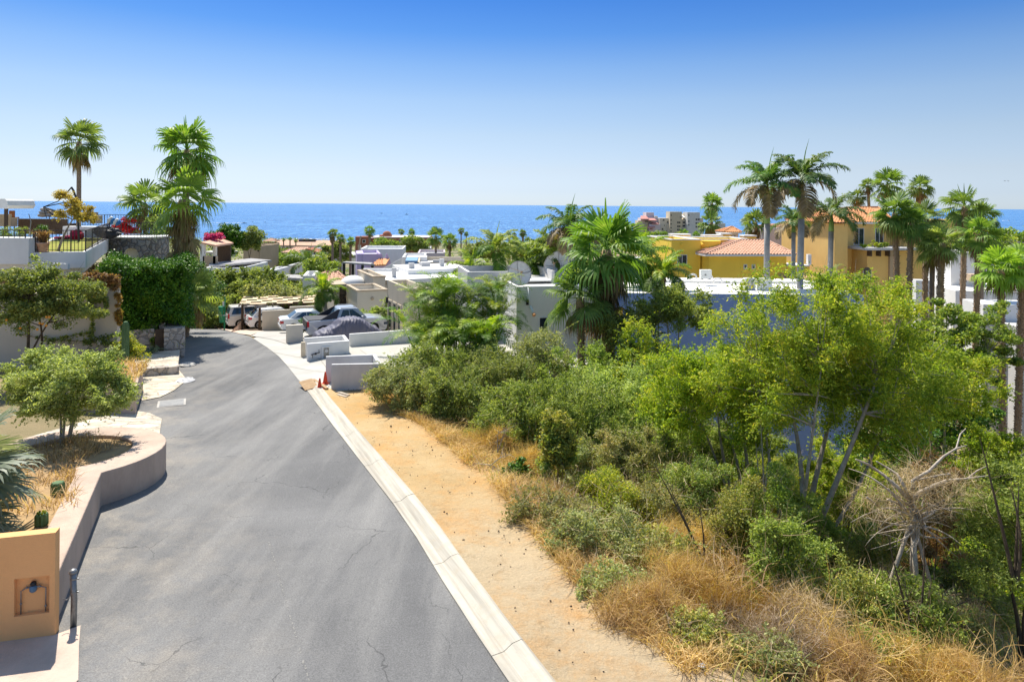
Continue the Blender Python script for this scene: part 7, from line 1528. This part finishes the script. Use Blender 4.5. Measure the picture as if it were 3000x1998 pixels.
tree('acacia_tree','yellowing acacia behind at right, under the right hand palms','tree',gp(2700,27,1300),7.0,(3.2,2.0,1.9),'acacia','bark',604,n=42000,k=110,sp=.62,ll=.11,lw=.042,stems=3,r0=.12,cz=6.9,off=(-.2,0),low=-.7)
tree('olive_green_tree','open branched small tree in front of the right edge palms','tree',gp(2815,38,1100),8.5,(3.4,1.8,3.0),'citrus','bark',605,n=30000,k=90,sp=.5,ll=.16,lw=.08,stems=3,r0=.12,cz=9.4,off=(0,0),low=-.8)
tree('dark_tree','dark glossy tree in deep shade below the right edge palms','tree',gp(2790,34,1150),6.2,(3.2,1.8,2.9),'hedge','barkd',606,n=16000,k=60,sp=.55,ll=.16,lw=.08,stems=3,cz=5.2)
tree('dark_tree','dark green tree between the blue wall corner and the dead tree','tree',gp(2610,30,1330),4.2,(2.3,1.5,1.7),'hedge','barkd',607,n=15000,k=60,sp=.5,ll=.14,lw=.06,stems=3,cz=3.9)
tree('green_tree','dark green fine leaved tree at the right edge of the lot','tree',gp(3010,15.5,1850),4.8,(1.5,1.4,2.1),'mesq','barkd',608,n=36000,k=90,sp=.48,ll=.07,lw=.028,stems=3,r0=.07,cz=3.0)
tree('green_tree','pale green mesquite behind the dead tree at the right edge','tree',gp(2960,24,1400),5.0,(2.6,1.5,2.0),'acacia','barkd',609,n=30000,k=90,sp=.5,ll=.09,lw=.035,stems=3,cz=4.0)
# young yellowing tree near the verge
yb = gp(1628,19.4,1470); tree('young_tree','small upright tree with yellowing leaves standing at the edge of the dirt verge','tree',yb,2.5,(.62,.5,1.05),'yel','barkd',610,n=5500,k=44,sp=.25,ll=.085,lw=.055,stems=4,r0=.025,cz=1.45,low=-.9)
quads('green_foliage', leafquads(cloud(np.random.default_rng(3),clumps(np.random.default_rng(4),26,(.6,.5,1.0),-.9)+np.array([0,0,1.3]),3500,.25),.08,.05,np.random.default_rng(5)), L['citrus'], [o for o in bpy.data.objects if o.name.startswith('young_tree')][0])
bush('small dark green sapling left of the young yellowing tree', gp(1515,20.5,1370), (.32,.3,.42), 'hedge', 620, n=900, k=12, sp=.16, ll=.10, lw=.06, name='sapling')
# mid and right low bushes
LOW = [(1700,21.5,(1.4,1.0,.9),'sage'),(1840,21,(1.5,1.1,1.3),'weed'),(1980,22.5,(1.7,1.2,1.6),'mesq'),(1780,18,(1.2,.9,.75),'yel'),(1900,18,(1.2,.9,.9),'weed'),(2050,19,(1.3,1.0,1.4),'citrus'),(2150,17.4,(1.0,.8,1.3),'yel'),(2250,18.2,(1.2,.9,1.6),'citrus'),
 (2400,18.5,(1.3,1.0,1.3),'mesq'),(2480,22,(1.6,1.2,2.2),'acacia'),(2560,17.5,(1.2,.9,1.0),'yel'),(2740,19.5,(1.4,1.0,1.9),'rust'),(2850,18,(1.2,.9,1.1),'mesq'),(2300,15.2,(1.1,.8,1.2),'mesq'),(2080,15.2,(.8,.6,.4),'rust'),(1760,15.4,(1.1,.8,.55),'sage'),
 (1900,15.2,(1.0,.8,.5),'weed'),(2480,14.8,(1.0,.8,.8),'weed'),(2650,14.5,(1.1,.8,.9),'mesq'),(2150,24,(1.8,1.2,2.0),'mesq'),(2330,24.5,(1.8,1.2,1.6),'yel'),(2600,24,(1.8,1.2,1.6),'mesq'),(1610,16.8,(.9,.7,.45),'weed')]
TIER = [(1950,29,(2.4,1.6,2.7),'mesq','tall feathery bush filling the hollow below the blue wall, left'),(2080,27,(2.2,1.5,1.7),'acacia','bright feathery bush below the blue wall behind the slimmer acacia'),(1840,34,(2.4,1.6,3.8),'mesq','tall green bush right of the big fan palm'),(2200,28,(2.2,1.5,1.7),'sage','grey green bush under the blue wall between the acacias'),(2480,27,(2.4,1.5,2.2),'mesq','green bush at the right end of the blue wall'),(1980,24.5,(1.8,1.3,2.0),'mesq','rounded green bush left of the slimmer acacia'),(2380,29.5,(2.0,1.4,1.5),'yel','yellowing bush low under the blue wall'),(2950,28,(3.0,1.8,3.0),'mesq','green bush mass under the right edge palms'),(2880,21,(1.8,1.2,1.5),'acacia','bright feathery bush behind the dead tree, far right'),(1400,33.0,(1.6,.9,1.0),'mesq','low feathery bush at the foot of the areca palms')]
for i, (px, Y, R, lf, lab) in enumerate(TIER): bush(lab, gp(px,Y), R, lf, 540+i, n=int(2600*R[0]*R[2])+6000, k=int(14*R[0]*R[2])+24, sp=.5, ll=.10, lw=.04, spikes=6, name='mesquite_bush')
names = {'sage':'grey green scrub bush','weed':'straggly olive weed bush','mesq':'green mesquite scrub','yel':'bush with yellowing leaves','citrus':'leafy vine covered bush','acacia':'bright feathery scrub','rust':'rust brown bush'}
where = ['behind the young yellowing tree','right of the young yellowing tree','in the hollow left of the slimmer acacia','low beside the young yellowing tree, toward the viewer','halfway between the young tree and the slimmer acacia','at the left foot of the slimmer acacia','twined round the slimmer acacia trunks','between the two acacia trunks','at the right foot of the largest acacia','under the right side of the largest acacia crown','left of the dead tree branches','tangled in the top of the dead tree','right of the dead tree','in front of the largest acacia trunks','behind the orange dry brush in the middle foreground','on the verge edge in the middle foreground','between the verge and the orange brush','behind the golden dead branch','below the dead tree in the foreground','far back under the slimmer acacia crown','far back between the acacias before the blue wall','behind the dead tree before the dark tree','at the verge edge below the young tree']
for i, ((px, Y, R, lf), wh_) in enumerate(zip(LOW, where)):
    R = (R[0]*1.15, R[1]*1.1, R[2]*1.25); n = int(3800*R[0]*R[2]*1.9)+3500; bush(names[lf]+' '+wh_, gp(px,Y,1500), R, lf, 640+i, n=n, k=36, sp=.34, ll=.06, lw=.03, name='scrub_bush', spikes=4, twn=420)
# ground cover of dry grass and weeds (uncountable)
rg = np.random.default_rng(90)
lotp = [tuple(p) for p in EDw] + [S(4.2,5).to_tuple(), S(14,3).to_tuple(), (19,12), (24,30), (12,36), (-1,32.5), (-4.5,31.2)]
q_ = scatter(lotp, 52000, rg); t_ = tt(q_[:,0], q_[:,1]); ns = np.sin(q_[:,0]*1.3+1)*np.cos(q_[:,1]*1.1)+.5*np.sin(q_[:,0]*3.1+q_[:,1]*2.7)
keep = (ns > -.3) | (rg.uniform(0,1,len(q_)) < .35); q_ = q_[keep]; ns = ns[keep]; Zg = terr(q_[:,0], q_[:,1]); C = np.stack([q_[:,0], q_[:,1], Zg], -1)
near = (q_[:,1] < 24); sel = rg.uniform(0,1,len(C))
grass('dry_grass', C[(sel < .62) & (ns > -.25)], .42, .008, 'dry', rg, 1.0, 'dry golden orange grass covering the vacant lot', cat='grass')
grass('green_weeds', C[(sel > .80) | ((ns < .1) & (sel > .35))], .34, .013, 'weed', rg, .9, 'low olive green weeds between the dry grass', cat='weeds')
# band of orange dry grass along the verge edge
pts = []
ED2 = [G(*p) for p in [(1075,1160)]+EDGE]
for a, b_ in zip(ED2[:-1], ED2[1:]):
    n = int((b_-a).length*900)
    for _ in range(n): p = a.lerp(b_, rg.uniform()); o_ = abs(rg.normal())*.75 - .12; pts.append((p.x+o_*.9, p.y+o_*.35+rg.normal()*.06))
pts = np.array(pts); pts = pts[(np.sin(pts[:,0]*2.1)+np.sin(pts[:,1]*1.7+2) + rg.normal(size=len(pts))*.6) > -.7]; C = np.stack([pts[:,0], pts[:,1], terr(pts[:,0], pts[:,1])+.03], -1)
grass('verge_grass', C, .33, .007, 'dry', rg, 1.3, 'band of orange dry grass along the edge of the dirt verge', cat='grass')
# tangles of dry brush: individuals
def brush(label, px, Y, R, mat, seed, n=5000, w=.006, ln=.5, py=1800, up=.4, name='dry_brush', dz=0):
    b = gp(px, Y, py); r = np.random.default_rng(seed); T = thing(name, label, 'dry brush', (b[0],b[1],b[2]+dz)); cen = clumps(r, 26, R, -.2, 1.6)+np.array([0,0,R[2]*.4]); C = cloud(r, cen, n, .28, .8)
    P, Wd = tangle(C, ln, w, r, up, .9); strips('twigs', P, Wd, L[mat], T)
    mb = MB()
    for c in cen[:12]: P = curve((0,0,-.1), c, 6, .15, r); mb.tube([tuple(p) for p in P], [.014,.012,.01,.008,.006,.003], 4, cap=False)
    build('stems', mb, MT['barkp'], T); return T
BR = [(1985,14.2,(.95,.7,.55),'dry','orange brown dry brush mound in the middle foreground',1),(2130,13.3,(.9,.7,.5),'rust','reddish brown dry brush right of the orange mound',2),(1890,12.6,(.8,.6,.35),'dry','low golden brush at the verge edge, bottom centre',3),
 (2260,12.6,(1.0,.7,.45),'straw','tangled grey straw brush below the golden dead branch',4),(2700,12.8,(1.3,.8,.5),'dry','orange tumbleweed heap at the bottom right',5),(2900,12.4,(1.1,.8,.55),'dry','large orange tumbleweed heap in the bottom right corner',6),(2480,12.2,(1.0,.7,.35),'dry','low orange brush between the golden branch and the corner heap',7),
 (1420,23.3,(1.1,.7,.45),'dry','orange dry grass mound behind the verge bend',8),(1530,21.6,(1.1,.7,.4),'dry','dry brush heap with bleached twigs near the sapling',9),(2120,18.4,(.9,.7,.9),'rust','red brown dry shrub under the slimmer acacia',10),(2560,16,(1.3,.9,.7),'straw','grey dead brush tangle beneath the dead tree',11),(2760,15.5,(1.3,.9,.8),'straw','grey thorn thicket in front of the dead tree',12),
 (1990,16.5,(1.0,.7,.6),'dry','orange brush behind the middle foreground mound',13),(2350,13.9,(.9,.7,.55),'straw','straw brush at the foot of the golden dead branch',14),(1610,18.2,(.8,.5,.3),'dry','dry golden clump at the foot of the young yellowing tree',15)]
for (px, Y, R, mt, lab, sd_) in BR: brush(lab, px, Y, R, mt, 700+sd_, n=4200)
for (px, Y, lab, sd_) in ((2820,12.2,'arching golden stems curling over the orange heap in the bottom right corner',31),(2420,12.6,'loose golden arching stems right of the upright dead branch',32),(2080,13.6,'golden curling stems on top of the reddish brush',33)):
    b = gp(px, Y, 1850); r = np.random.default_rng(sd_); T = thing('dry_bush', lab, 'dry brush', b); C = r.normal(size=(260,3))*np.array([.75,.4,.12])+np.array([0,0,.25]); P, Wd = tangle(C, 1.1, .011, r, 1.1, .55, 8); strips('twigs', P, Wd, L['dry'], T)
for (px, Y, R, lf, lab) in ((2250,12.0,(.7,.5,.35),'sage','low grey green bush under the golden dead branch'),(2560,13.2,(.8,.6,.45),'citrus','low leafy green bush in front of the grey brush tangle'),(1790,13.6,(.7,.5,.35),'sage','low sage bush on the verge edge near the bottom'),(2040,12.0,(.6,.5,.3),'weed','small straggly weed bush at the bottom edge')): bush(lab, gp(px,Y,1850), R, lf, int(px), n=3500, k=30, sp=.26, ll=.06, lw=.03, name='scrub_bush', twn=160)
# golden dead pinnate branch
b = Vector(gp(2235,13.0,1850)); T = thing('dead_branch', 'upright golden dead branch with rows of dry leaf stalks in the foreground', 'dead branch', b); r = np.random.default_rng(720); P = []; Wd = []; mb = MB()
for (az, el, ln) in ((.35,1.25,1.15),(.2,.65,1.3),(.8,.9,1.0),(2.6,1.0,.6)):
    pts = []; p = np.array([0,0,.0]); a = el
    for i in range(14): pts.append(p.copy()); p = p+np.array([math.cos(az)*math.cos(a), .3*math.sin(az)*math.cos(a), math.sin(a)])*ln/13; a -= .045
    mb.tube([tuple(q) for q in pts], [.022*(1-i/18) for i in range(14)], 5)
    for i in range(3, 14):
        for s in (-1,1):
            for h_ in range(2):
                d = np.array([.75*s, r.normal()*.4, .55+.3*r.normal()]); d /= np.linalg.norm(d); o_ = pts[i]; l_ = .36*(1-i/22)
                P.append(np.array([o_, o_+d*l_*.5, o_+d*l_+np.array([0,0,.03])])); Wd.append(np.tile(np.array([[0,0,.007]]),(3,1)))
strips('stalks', np.array(P), np.array(Wd), L['dry'], T); build('stem', mb, plain('golden_stem',(.50,.33,.13),.9), T)
# dead tree
DTY = 15.6; b = Vector((Xp(2672,DTY,1560),DTY,gz(Xp(2672,DTY,1560),DTY))); T = thing('dead_tree', 'fallen bleached dead tree with forked bare branches at right', 'dead tree', b)
q = lambda x, y, Y=DTY: Wp(1900+x*.4671, 800+y*.4671, Y)
mb = MB(); root = q(1655,1540); 
for (ox, oy, r_) in ((-.5,.2,.05),(.1,-.1,.065),(.6,.3,.05),(.25,.7,.04)): mb.tube([(b.x+ox*1.5,b.y+oy,b.z-.2),(b.x+ox*.8,b.y+oy*.5,(b.z+root.z)/2),tuple(root)],[r_,r_*.9,r_*.8],7)
rdt = np.random.default_rng(731)
for k in range(46):
    a_ = rdt.uniform(0,2*PI); e_ = rdt.uniform(-.9,.55); l_ = rdt.uniform(.5,1.5); st_ = root + Vector((rdt.normal()*.15,rdt.normal()*.15,rdt.normal()*.3)); en_ = st_+Vector((math.cos(a_)*math.cos(e_)*1.15,math.sin(a_)*math.cos(e_)*.6,math.sin(e_)))*l_
    P = curve(tuple(st_), tuple(en_), 7, .13*l_, rdt); mb.tube([tuple(p) for p in P], [.022*(1-.8*i/6)*l_ for i in range(7)], 5)
for pts_, r0_, r1_ in (([(1660,1560),(1652,1490),(1640,1420)],.12,.11),([(1640,1430),(1560,1340),(1480,1270),(1380,1200),(1300,1168)],.10,.03),([(1640,1430),(1600,1330),(1560,1260),(1480,1210),(1430,1180)],.08,.025),([(1645,1420),(1720,1370),(1800,1330),(1870,1300),(1980,1290),(2130,1270)],.13,.02),([(1660,1300),(1760,1240),(1850,1150),(1930,1100),(1955,1010),(1990,975)],.07,.018),([(1930,1100),(2000,1078)],.04,.012),([(2000,1290),(2060,1240),(2120,1210)],.05,.015),([(1870,1300),(1890,1260),(1840,1265),(1660,1300)],.05,.03),([(1400,1200),(1390,1150),(1385,1135)],.035,.012),([(1660,1480),(1560,1400),(1500,1350)],.06,.02),([(1500,1420),(1580,1450),(1650,1540)],.05,.05),([(1690,1560),(1790,1500),(1750,1450)],.05,.02),([(1640,1430),(1660,1340),(1655,1300)],.08,.06),([(1370,1405),(1450,1470)],.045,.03)):
    P = [q(x,y,DTY+.25*math.sin(x*.01+y*.02)) for x,y in pts_]; n = len(P); mb.tube(P, [.55*(r0_+(r1_-r0_)*i/(n-1)) for i in range(n)], 7)
build('branches', mb, MT['barkp'], T, world=True, smooth=True)
r = np.random.default_rng(730); C = cloud(r, np.array([q(x,y)-b for x,y in ((1650,1300),(1700,1240),(1500,1400),(1400,1400),(1800,1330),(1600,1480),(1870,1400),(1750,1450),(1950,1330),(1450,1500))]), 1500, .62); P, Wd = tangle(C, .6, .005, r, -.1, .8); strips('fine_twigs', P, Wd, L['straw'], T)
bush('green thicket growing up round the stems of the dead tree', gp(2665,14.9,1700), (.95,.6,.95), 'mesq', 741, n=6500, k=40, sp=.32, ll=.06, lw=.03, name='scrub_bush', twn=500)
bush('olive thicket left of the dead tree stems', gp(2545,15.4,1700), (.85,.6,.8), 'weed', 742, n=5500, k=36, sp=.32, ll=.06, lw=.03, name='scrub_bush', twn=400)
bush('green thicket right of the dead tree stems', gp(2800,15.2,1700), (.9,.6,.9), 'sage', 743, n=5500, k=36, sp=.32, ll=.06, lw=.03, name='scrub_bush', twn=400)
# bare dark saplings
def bare(label, px, py, Y, tips, seed, mat='barkd', r0=.03):
    b = Wp(px,py,Y); r = np.random.default_rng(seed); T = thing('bare_sapling', label, 'bare sapling', b); mb = MB()
    for (x, y, dy) in tips:
        P = curve(b, Wp(x,y,Y+dy), 8, .08, r); mb.tube([tuple(p) for p in P], [r0*(1-.85*i/7) for i in range(8)], 5)
        for i in range(3,7):
            for _ in range(2): e = P[i]+r.normal(size=3)*np.array([.25,.2,.25])+np.array([0,0,.15]); mb.tube([tuple(P[i]), tuple(e)], [.008,.002], 3)
    build('stems', mb, MT[mat], T, world=True); return T
bare('thin dark bare sapling leaning left in front of the slimmer acacia', 2062, 1645, 15.5, [(1905,1340,.5),(1950,1400,.2),(2045,1480,0)], 1)
bare('dark bare sapling standing in the right foreground thicket', 2685, 1880, 14.2, [(2730,1700,0),(2650,1690,.3),(2860,1750,.4),(2600,1560,.2),(2700,1500,0)], 2, r0=.035)
bare('black bare trunk bending at the right edge', 2975, 1720, 14.5, [(2960,1430,0),(2985,1425,.1),(2870,1280,.3)], 3, r0=.05)
bare('curved pale bare shoot beside the sapling on the verge edge', 1458, 1325, 21.8, [(1462,1260,0),(1495,1225,.1)], 4, 'bark', .02)
bare('fallen pale sticks on the verge beside the sapling', 1440, 1362, 20.6, [(1385,1355,0),(1490,1395,-.1),(1500,1330,.2)], 5, 'barkp', .02)
bare('thin grey sapling with fine twigs left of the largest acacia trunks', 2240, 1480, 19.8, [(2225,1180,0),(2215,1300,.4),(2260,1290,.2)], 6, 'bark', .035)
# vines on acacia trunks
bush('yellow leaved vine climbing the trunks of the slimmer acacia', gp(2200,20.6,1500), (.6,.5,1.8), 'yel', 760, n=3500, k=30, sp=.28, ll=.09, lw=.06, name='vine', low=-.9)
bush('green vine thicket wrapping the base of the largest acacia', gp(2290,17.6,1600), (.9,.7,1.5), 'citrus', 761, n=6500, k=36, sp=.34, ll=.085, lw=.055, name='vine', low=-.9)
bush('orange and green vine mass hanging in the right hand thicket', (Xp(2755,20.5,1380),20.5,-1.9), (.8,.6,1.3), 'rust', 762, n=4500, k=30, sp=.3, ll=.09, lw=.06, name='vine', low=-.9)
# stones on the verge
rr_ = random.Random(11); Tt = []
mb = MB()
for i in range(260):
    p = S(rr_.uniform(.8,2.9), rr_.uniform(9,32)); s = rr_.uniform(.008,.025) if i > 2 else .04; mb.blob((p.x,p.y,gz(p.x,p.y)+.06+s*.4),(s,s*.8,s*.7),6,4,.2,rr_)
tag(build('pebbles', mb, MT['barkd']), 'scattered dark pebbles and clods on the dirt verge', 'pebbles', None, 'stuff')
for (px, py, c_, lab) in ((2055,1965,'foam','scrap of white litter on the verge edge, bottom centre'),):
    p = G(px,py); mb = MB(); mb.blob((p.x,p.y,p.z+.1),(.07,.05,.03),7,4,.3,rr_); solo('litter', mb, MT['foam'], lab, 'litter')

# ------------------------------------------------------------------ vegetation of the middle distance
for i, (px, Y, R, lf, lab) in enumerate(((705,66,(5.6,3.6,3.1),'mesq','big dark green mesquite tree behind the carport'),(625,64,(3.2,2.5,2.6),'lime','pale green scrub at the bend of the road left of the carport'),(840,74,(4.6,3.5,2.0),'mesq','green mesquite right of the biggest one behind the carport'),(905,66,(3.6,2.5,1.7),'lime','light green shrub below the clay tile roof'),(780,62,(4,2.5,2.2),'sage','grey green scrub just over the chequered carport'),(650,60.5,(2.5,1.6,1.7),'mesq','shaded bush behind the green bin post'),(890,95,(5,3,2.2),'citrus','leafy shrubs around the blue grey slatted roof'),(770,110,(5,3,1.4),'citrus','low tree under the long slatted pergola roof'),(600,84,(3.2,2.5,2.2),'mesq','bush at the left of the white pergola house'))):
    x = Xp(px,Y); tree('mesquite_tree', lab, 'tree', (x,Y,gz(x,Y)-.3), R[2]*1.7, R, lf, 'barkd', 800+i, n=int(2300*R[0]*R[2])+2500, k=int(9*R[0]*R[2])+12, sp=.85, ll=.26, lw=.10, stems=3, cz=R[2]*.85, low=-.5, flat=.75)
for i, (px, py, Y, R, lf, lab) in enumerate(((668,712,118,(3.4,2.5,3.3),'hedge','leafy dark broadleaf tree between the pavilion and the tan house'),(735,705,120,(2.6,2,2.6),'citrus','drooping tree in front of the tan house'),(850,765,150,(5,3,2.0),'town','low olive tree clump left of the gabled house'),(785,738,230,(8,5,2.4),'town','broad tree clump below the gazebo'),(985,742,130,(2.6,2,2.3),'mesq','grey green tree between the two tall town palms'),(1130,722,150,(3.0,2,1.9),'town','rounded tree in front of the terracotta building, left'),(1212,720,150,(3.4,2,2.2),'town','rounded tree in front of the terracotta building, right'),(1420,745,110,(4.5,4,1.8),'town','dark tree right of the terracotta building behind the feather palm'),(1600,735,120,(9,5,2.4),'town','tree mass behind the dish house below the sea'),(1740,700,190,(9,6,3.4),'town','tree mass behind the big fan palm'),(1900,715,200,(9,6,3.6),'town','trees at the foot of the salmon condominium'),(1985,725,170,(8,5,3.0),'town','trees left behind the yellow house'),(2300,712,240,(9,5,2.6),'town','far trees between the royal palms'),(2120,735,150,(7,4,2.0),'town','trees behind the yellow parapets'),(940,800,88,(2.6,2,2.6),'citrus','bushy tree right of the slatted roof'),(2570,720,120,(9,5,3),'town','trees behind the mustard house'),(2930,760,70,(5,3,3.5),'citrus','trees behind the right edge palms'))):
    x = Xp(px,Y,py); zc = Zp(px,py,Y); zb_ = min(gz(x,Y), zc-R[2]); sc = max(1, Y/90)
    tree('town_tree', lab, 'tree', (x,Y,zb_), zc-zb_+R[2], R, lf, 'barkd', 830+i, n=int(900*R[0]*R[2]/sc)+2200, k=int(5*R[0]*R[2]/sc)+16, sp=.9*sc**.5, ll=.30*sc, lw=.15*sc, stems=2, cz=zc-zb_, low=-.7, twigs=False)
# far houses that only peep out of the trees, and the far greenery as one mass
rh = random.Random(44); far = []
cols = ['white','cream','creamd','mauve','tan','white','whiteg']
used_l = set()
LM = [(600,'behind the pavilion'),(720,'by the tan cube house'),(800,'below the gazebo'),(880,'beside the peach roofed house'),(960,'by the paired town palms'),(1400,'behind the terracotta building'),(1500,'left of the sea skyline palms'),(1600,'behind the coconut palm'),(1720,'behind the big fan palm'),(1850,'before the salmon condominium'),(2000,'under the sand coloured tower'),(2150,'by the lookout tower'),(2260,'behind the first royal palm'),(2360,'behind the second royal palm'),(2500,'beyond the mustard house roof'),(2650,'beyond the right hand palms'),(2800,'beyond the tall right palm'),(2900,'toward the right edge')]
for i in range(30):
    px = rh.uniform(1420, 2960) if i < 20 else rh.uniform(600, 1040); Y = rh.uniform(200, 700); x = Xp(px,Y); z = gz(x,Y); w = rh.uniform(8,16); h = rh.uniform(3,5)
    if 1840 < px < 2160 and Y > 380: continue
    m = cols[i % 7]; lm = [b_ for a_, b_ in LM if a_ <= px][-1]; lab = '%s far flat roofed house %s among the trees' % ({'white':'white','cream':'cream','creamd':'sand coloured','mauve':'mauve','tan':'tan','whiteg':'greyish'}[m], lm)
    if lab in used_l: lab = ('wider ' if w > 12 else 'smaller ')+('nearer ' if Y < 400 else 'more distant ')+lab
    if lab in used_l: continue
    used_l.add(lab); T = thing('town_house', lab, 'house', (x,Y,z), rh.uniform(-.3,.3), 'far houses among the trees')
    mb = MB(); mb.box(0,w,0,9,-2,h); build('wall', mb, MT[m], T); mb = MB(); mb.box(-.3,w+.3,-.3,9.3,h+.01,h+.35); build('roof', mb, MT['roofw' if i%3 else 'tilefar'], T)
    for k in range(3): mb = MB(); mb.box(w*(.15+.27*k),w*(.15+.27*k)+1.2,-.06,.1,h*.35,h*.75); build('window', mb, MT['glass'], T)
r = np.random.default_rng(95); n = 1500; ys = 120+740*r.uniform(0,1,n)**1.25; us = r.uniform(-1150,1800,n); xs = us*ys/F; zs = terr(xs,ys)
keep = ~((us>-600)&(us<-520)&(ys<140)); cen = np.stack([xs,ys,zs+ys*.003+.6],-1)[keep]; N = 75000; idx = r.integers(0,len(cen),N); sz = (cen[idx][:,1:2]/250)**.7
C = cen[idx] + unit(r.normal(size=(N,3)))*r.uniform(0,1,(N,1))**.5*np.array([3.2,2.5,1.5])*np.clip(sz,.6,2); Q = leafquads(C, .7, .45, r, .7); ctr = Q.mean(1, keepdims=True); Q = ctr+(Q-ctr)*np.clip(sz[:,:,None],.5,2.2)
tag(quads('far_greenery', Q, L['town']), 'far trees and scrub covering the slope down to the sea', 'trees', None, 'stuff')
# understory around the terrain between 55 and 120 m
n = 420; ys = r.uniform(56,125,n); us = r.uniform(-950,1500,n); keep = ~((us>-1000)&(us<-690)&(ys<75)); ys, us = ys[keep], us[keep]; keep = ~((us>-600)&(us<-520)&(ys>75)); ys, us = ys[keep], us[keep]
xs = us*ys/F; cen = np.stack([xs,ys,terr(xs,ys)+.3],-1); N = 52000; C = cen[r.integers(0,len(cen),N)]+unit(r.normal(size=(N,3)))*r.uniform(0,1,(N,1))**.5*np.array([1.9,1.6,1.0])
tag(quads('undergrowth', leafquads(C,.34,.15,r,.7), L['mesq']), 'green undergrowth between the houses of the middle distance', 'undergrowth', None, 'stuff')

r = np.random.default_rng(97); cs = []
for (x0, x1, y0, y1, k) in ((19, 75, 8, 75, 260), (-75, -27, 12, 36, 110), (-80, -42, 36, 80, 120)):
    X_ = r.uniform(x0, x1, k); Y_ = r.uniform(y0, y1, k); ok = (X_ > 17 + .12*Y_) | (X_ < 0); cs.append(np.stack([X_[ok], Y_[ok], terr(X_[ok], Y_[ok])+.5], -1))
cs = np.concatenate(cs); C = cs[r.integers(0, len(cs), 42000)] + unit(r.normal(size=(42000,3)))*r.uniform(0,1,(42000,1))**.5*np.array([1.9,1.9,1.1])
tag(quads('side_scrub', leafquads(C,.26,.12,r,.7), L['mesq']), 'green scrub on the slopes at both sides', 'undergrowth', None, 'stuff')
# ------------------------------------------------------------------ boats and birds
def boat(label, px, py, ln, sail=0, cabin=True):
    p = seapt(px, py); s = ln; T = thing('boat', label, 'boat', (p.x,p.y,SEA), 0.1)
    mb = MB(); mb.add([(-s/2,-s*.12,s*.07),(s*.3,-s*.12,s*.08),(s/2,0,s*.12),(s*.3,s*.12,s*.08),(-s/2,s*.12,s*.07),(-s*.45,-s*.09,-s*.02),(s*.25,-s*.08,-s*.02),(s*.4,0,-s*.02),(s*.25,s*.08,-s*.02),(-s*.45,s*.09,-s*.02)],[(0,1,2,3,4),(9,8,7,6,5)]+[(i,5+i,5+(i+1)%5,(i+1)%5) for i in range(5)]); build('hull', mb, MT['plastic' if not sail else 'dwood'] if ln < 30 else MT['white'], T)
    if cabin: mb = MB(); mb.box(-s*.22,s*.15,-s*.07,s*.07,s*.07,s*.18).box(-s*.12,s*.06,-s*.05,s*.05,s*.18,s*.25); build('cabin', mb, MT['white'], T)
    if sail: mb = MB(); mb.tube([(0,0,s*.1),(0,0,sail)],s*.012,5); build('mast', mb, MT['dwood'], T); mb = MB(); mb.tube([(0,0,s*.2),(-s*.4,0,s*.2)],s*.02,6); build('boom', mb, MT['white'], T)
    return T
boat('dark hulled motor yacht nearest the left palms on the sea', 716, 655, 13); boat('small pale boat right of the yacht', 740, 651, 5); boat('tiny dark boat farther right of the yacht', 777, 652, 6)
boat('low motor boat below the sailboat', 1094, 655, 9); boat('dark boat left of the sailboat', 1118, 626, 14); boat('tiny boat next to the dark boat', 1096, 627.5, 7)
boat('sailboat with bare mast in the middle of the sea', 1192, 629.5, 18, 26); boat('white speedboat with a wake at the right edge of the sea', 2956, 647, 11)
boat('tiny white boat left of the first royal palm', 2130, 629, 8); boat('tiny white boat near the horizon above the condominium', 1894, 606, 60)
for (px, py, lab) in ((2944,531,'left of two tiny dark seabirds flying at upper right'),(2954,531,'right of two tiny dark seabirds flying at upper right')):
    p = Wp(px,py,260); mb = MB(); mb.add([(-.85,0,.12),(-.35,.08,.22),(0,.12,0),(.35,.08,.22),(.85,0,.12),(.33,-.15,.18),(0,-.2,-.02),(-.33,-.15,.18),(0,.45,.02),(0,-.5,.0),(0,0,-.1)],[(0,1,7),(1,2,6,7),(2,3,5,6),(3,4,5),(2,8,10),(6,10,9),(1,10,2),(3,2,10)])
    o = build('seabird', mb, MT['black']); o.location = p; tag(o, label=lab, cat='bird', group='seabirds')
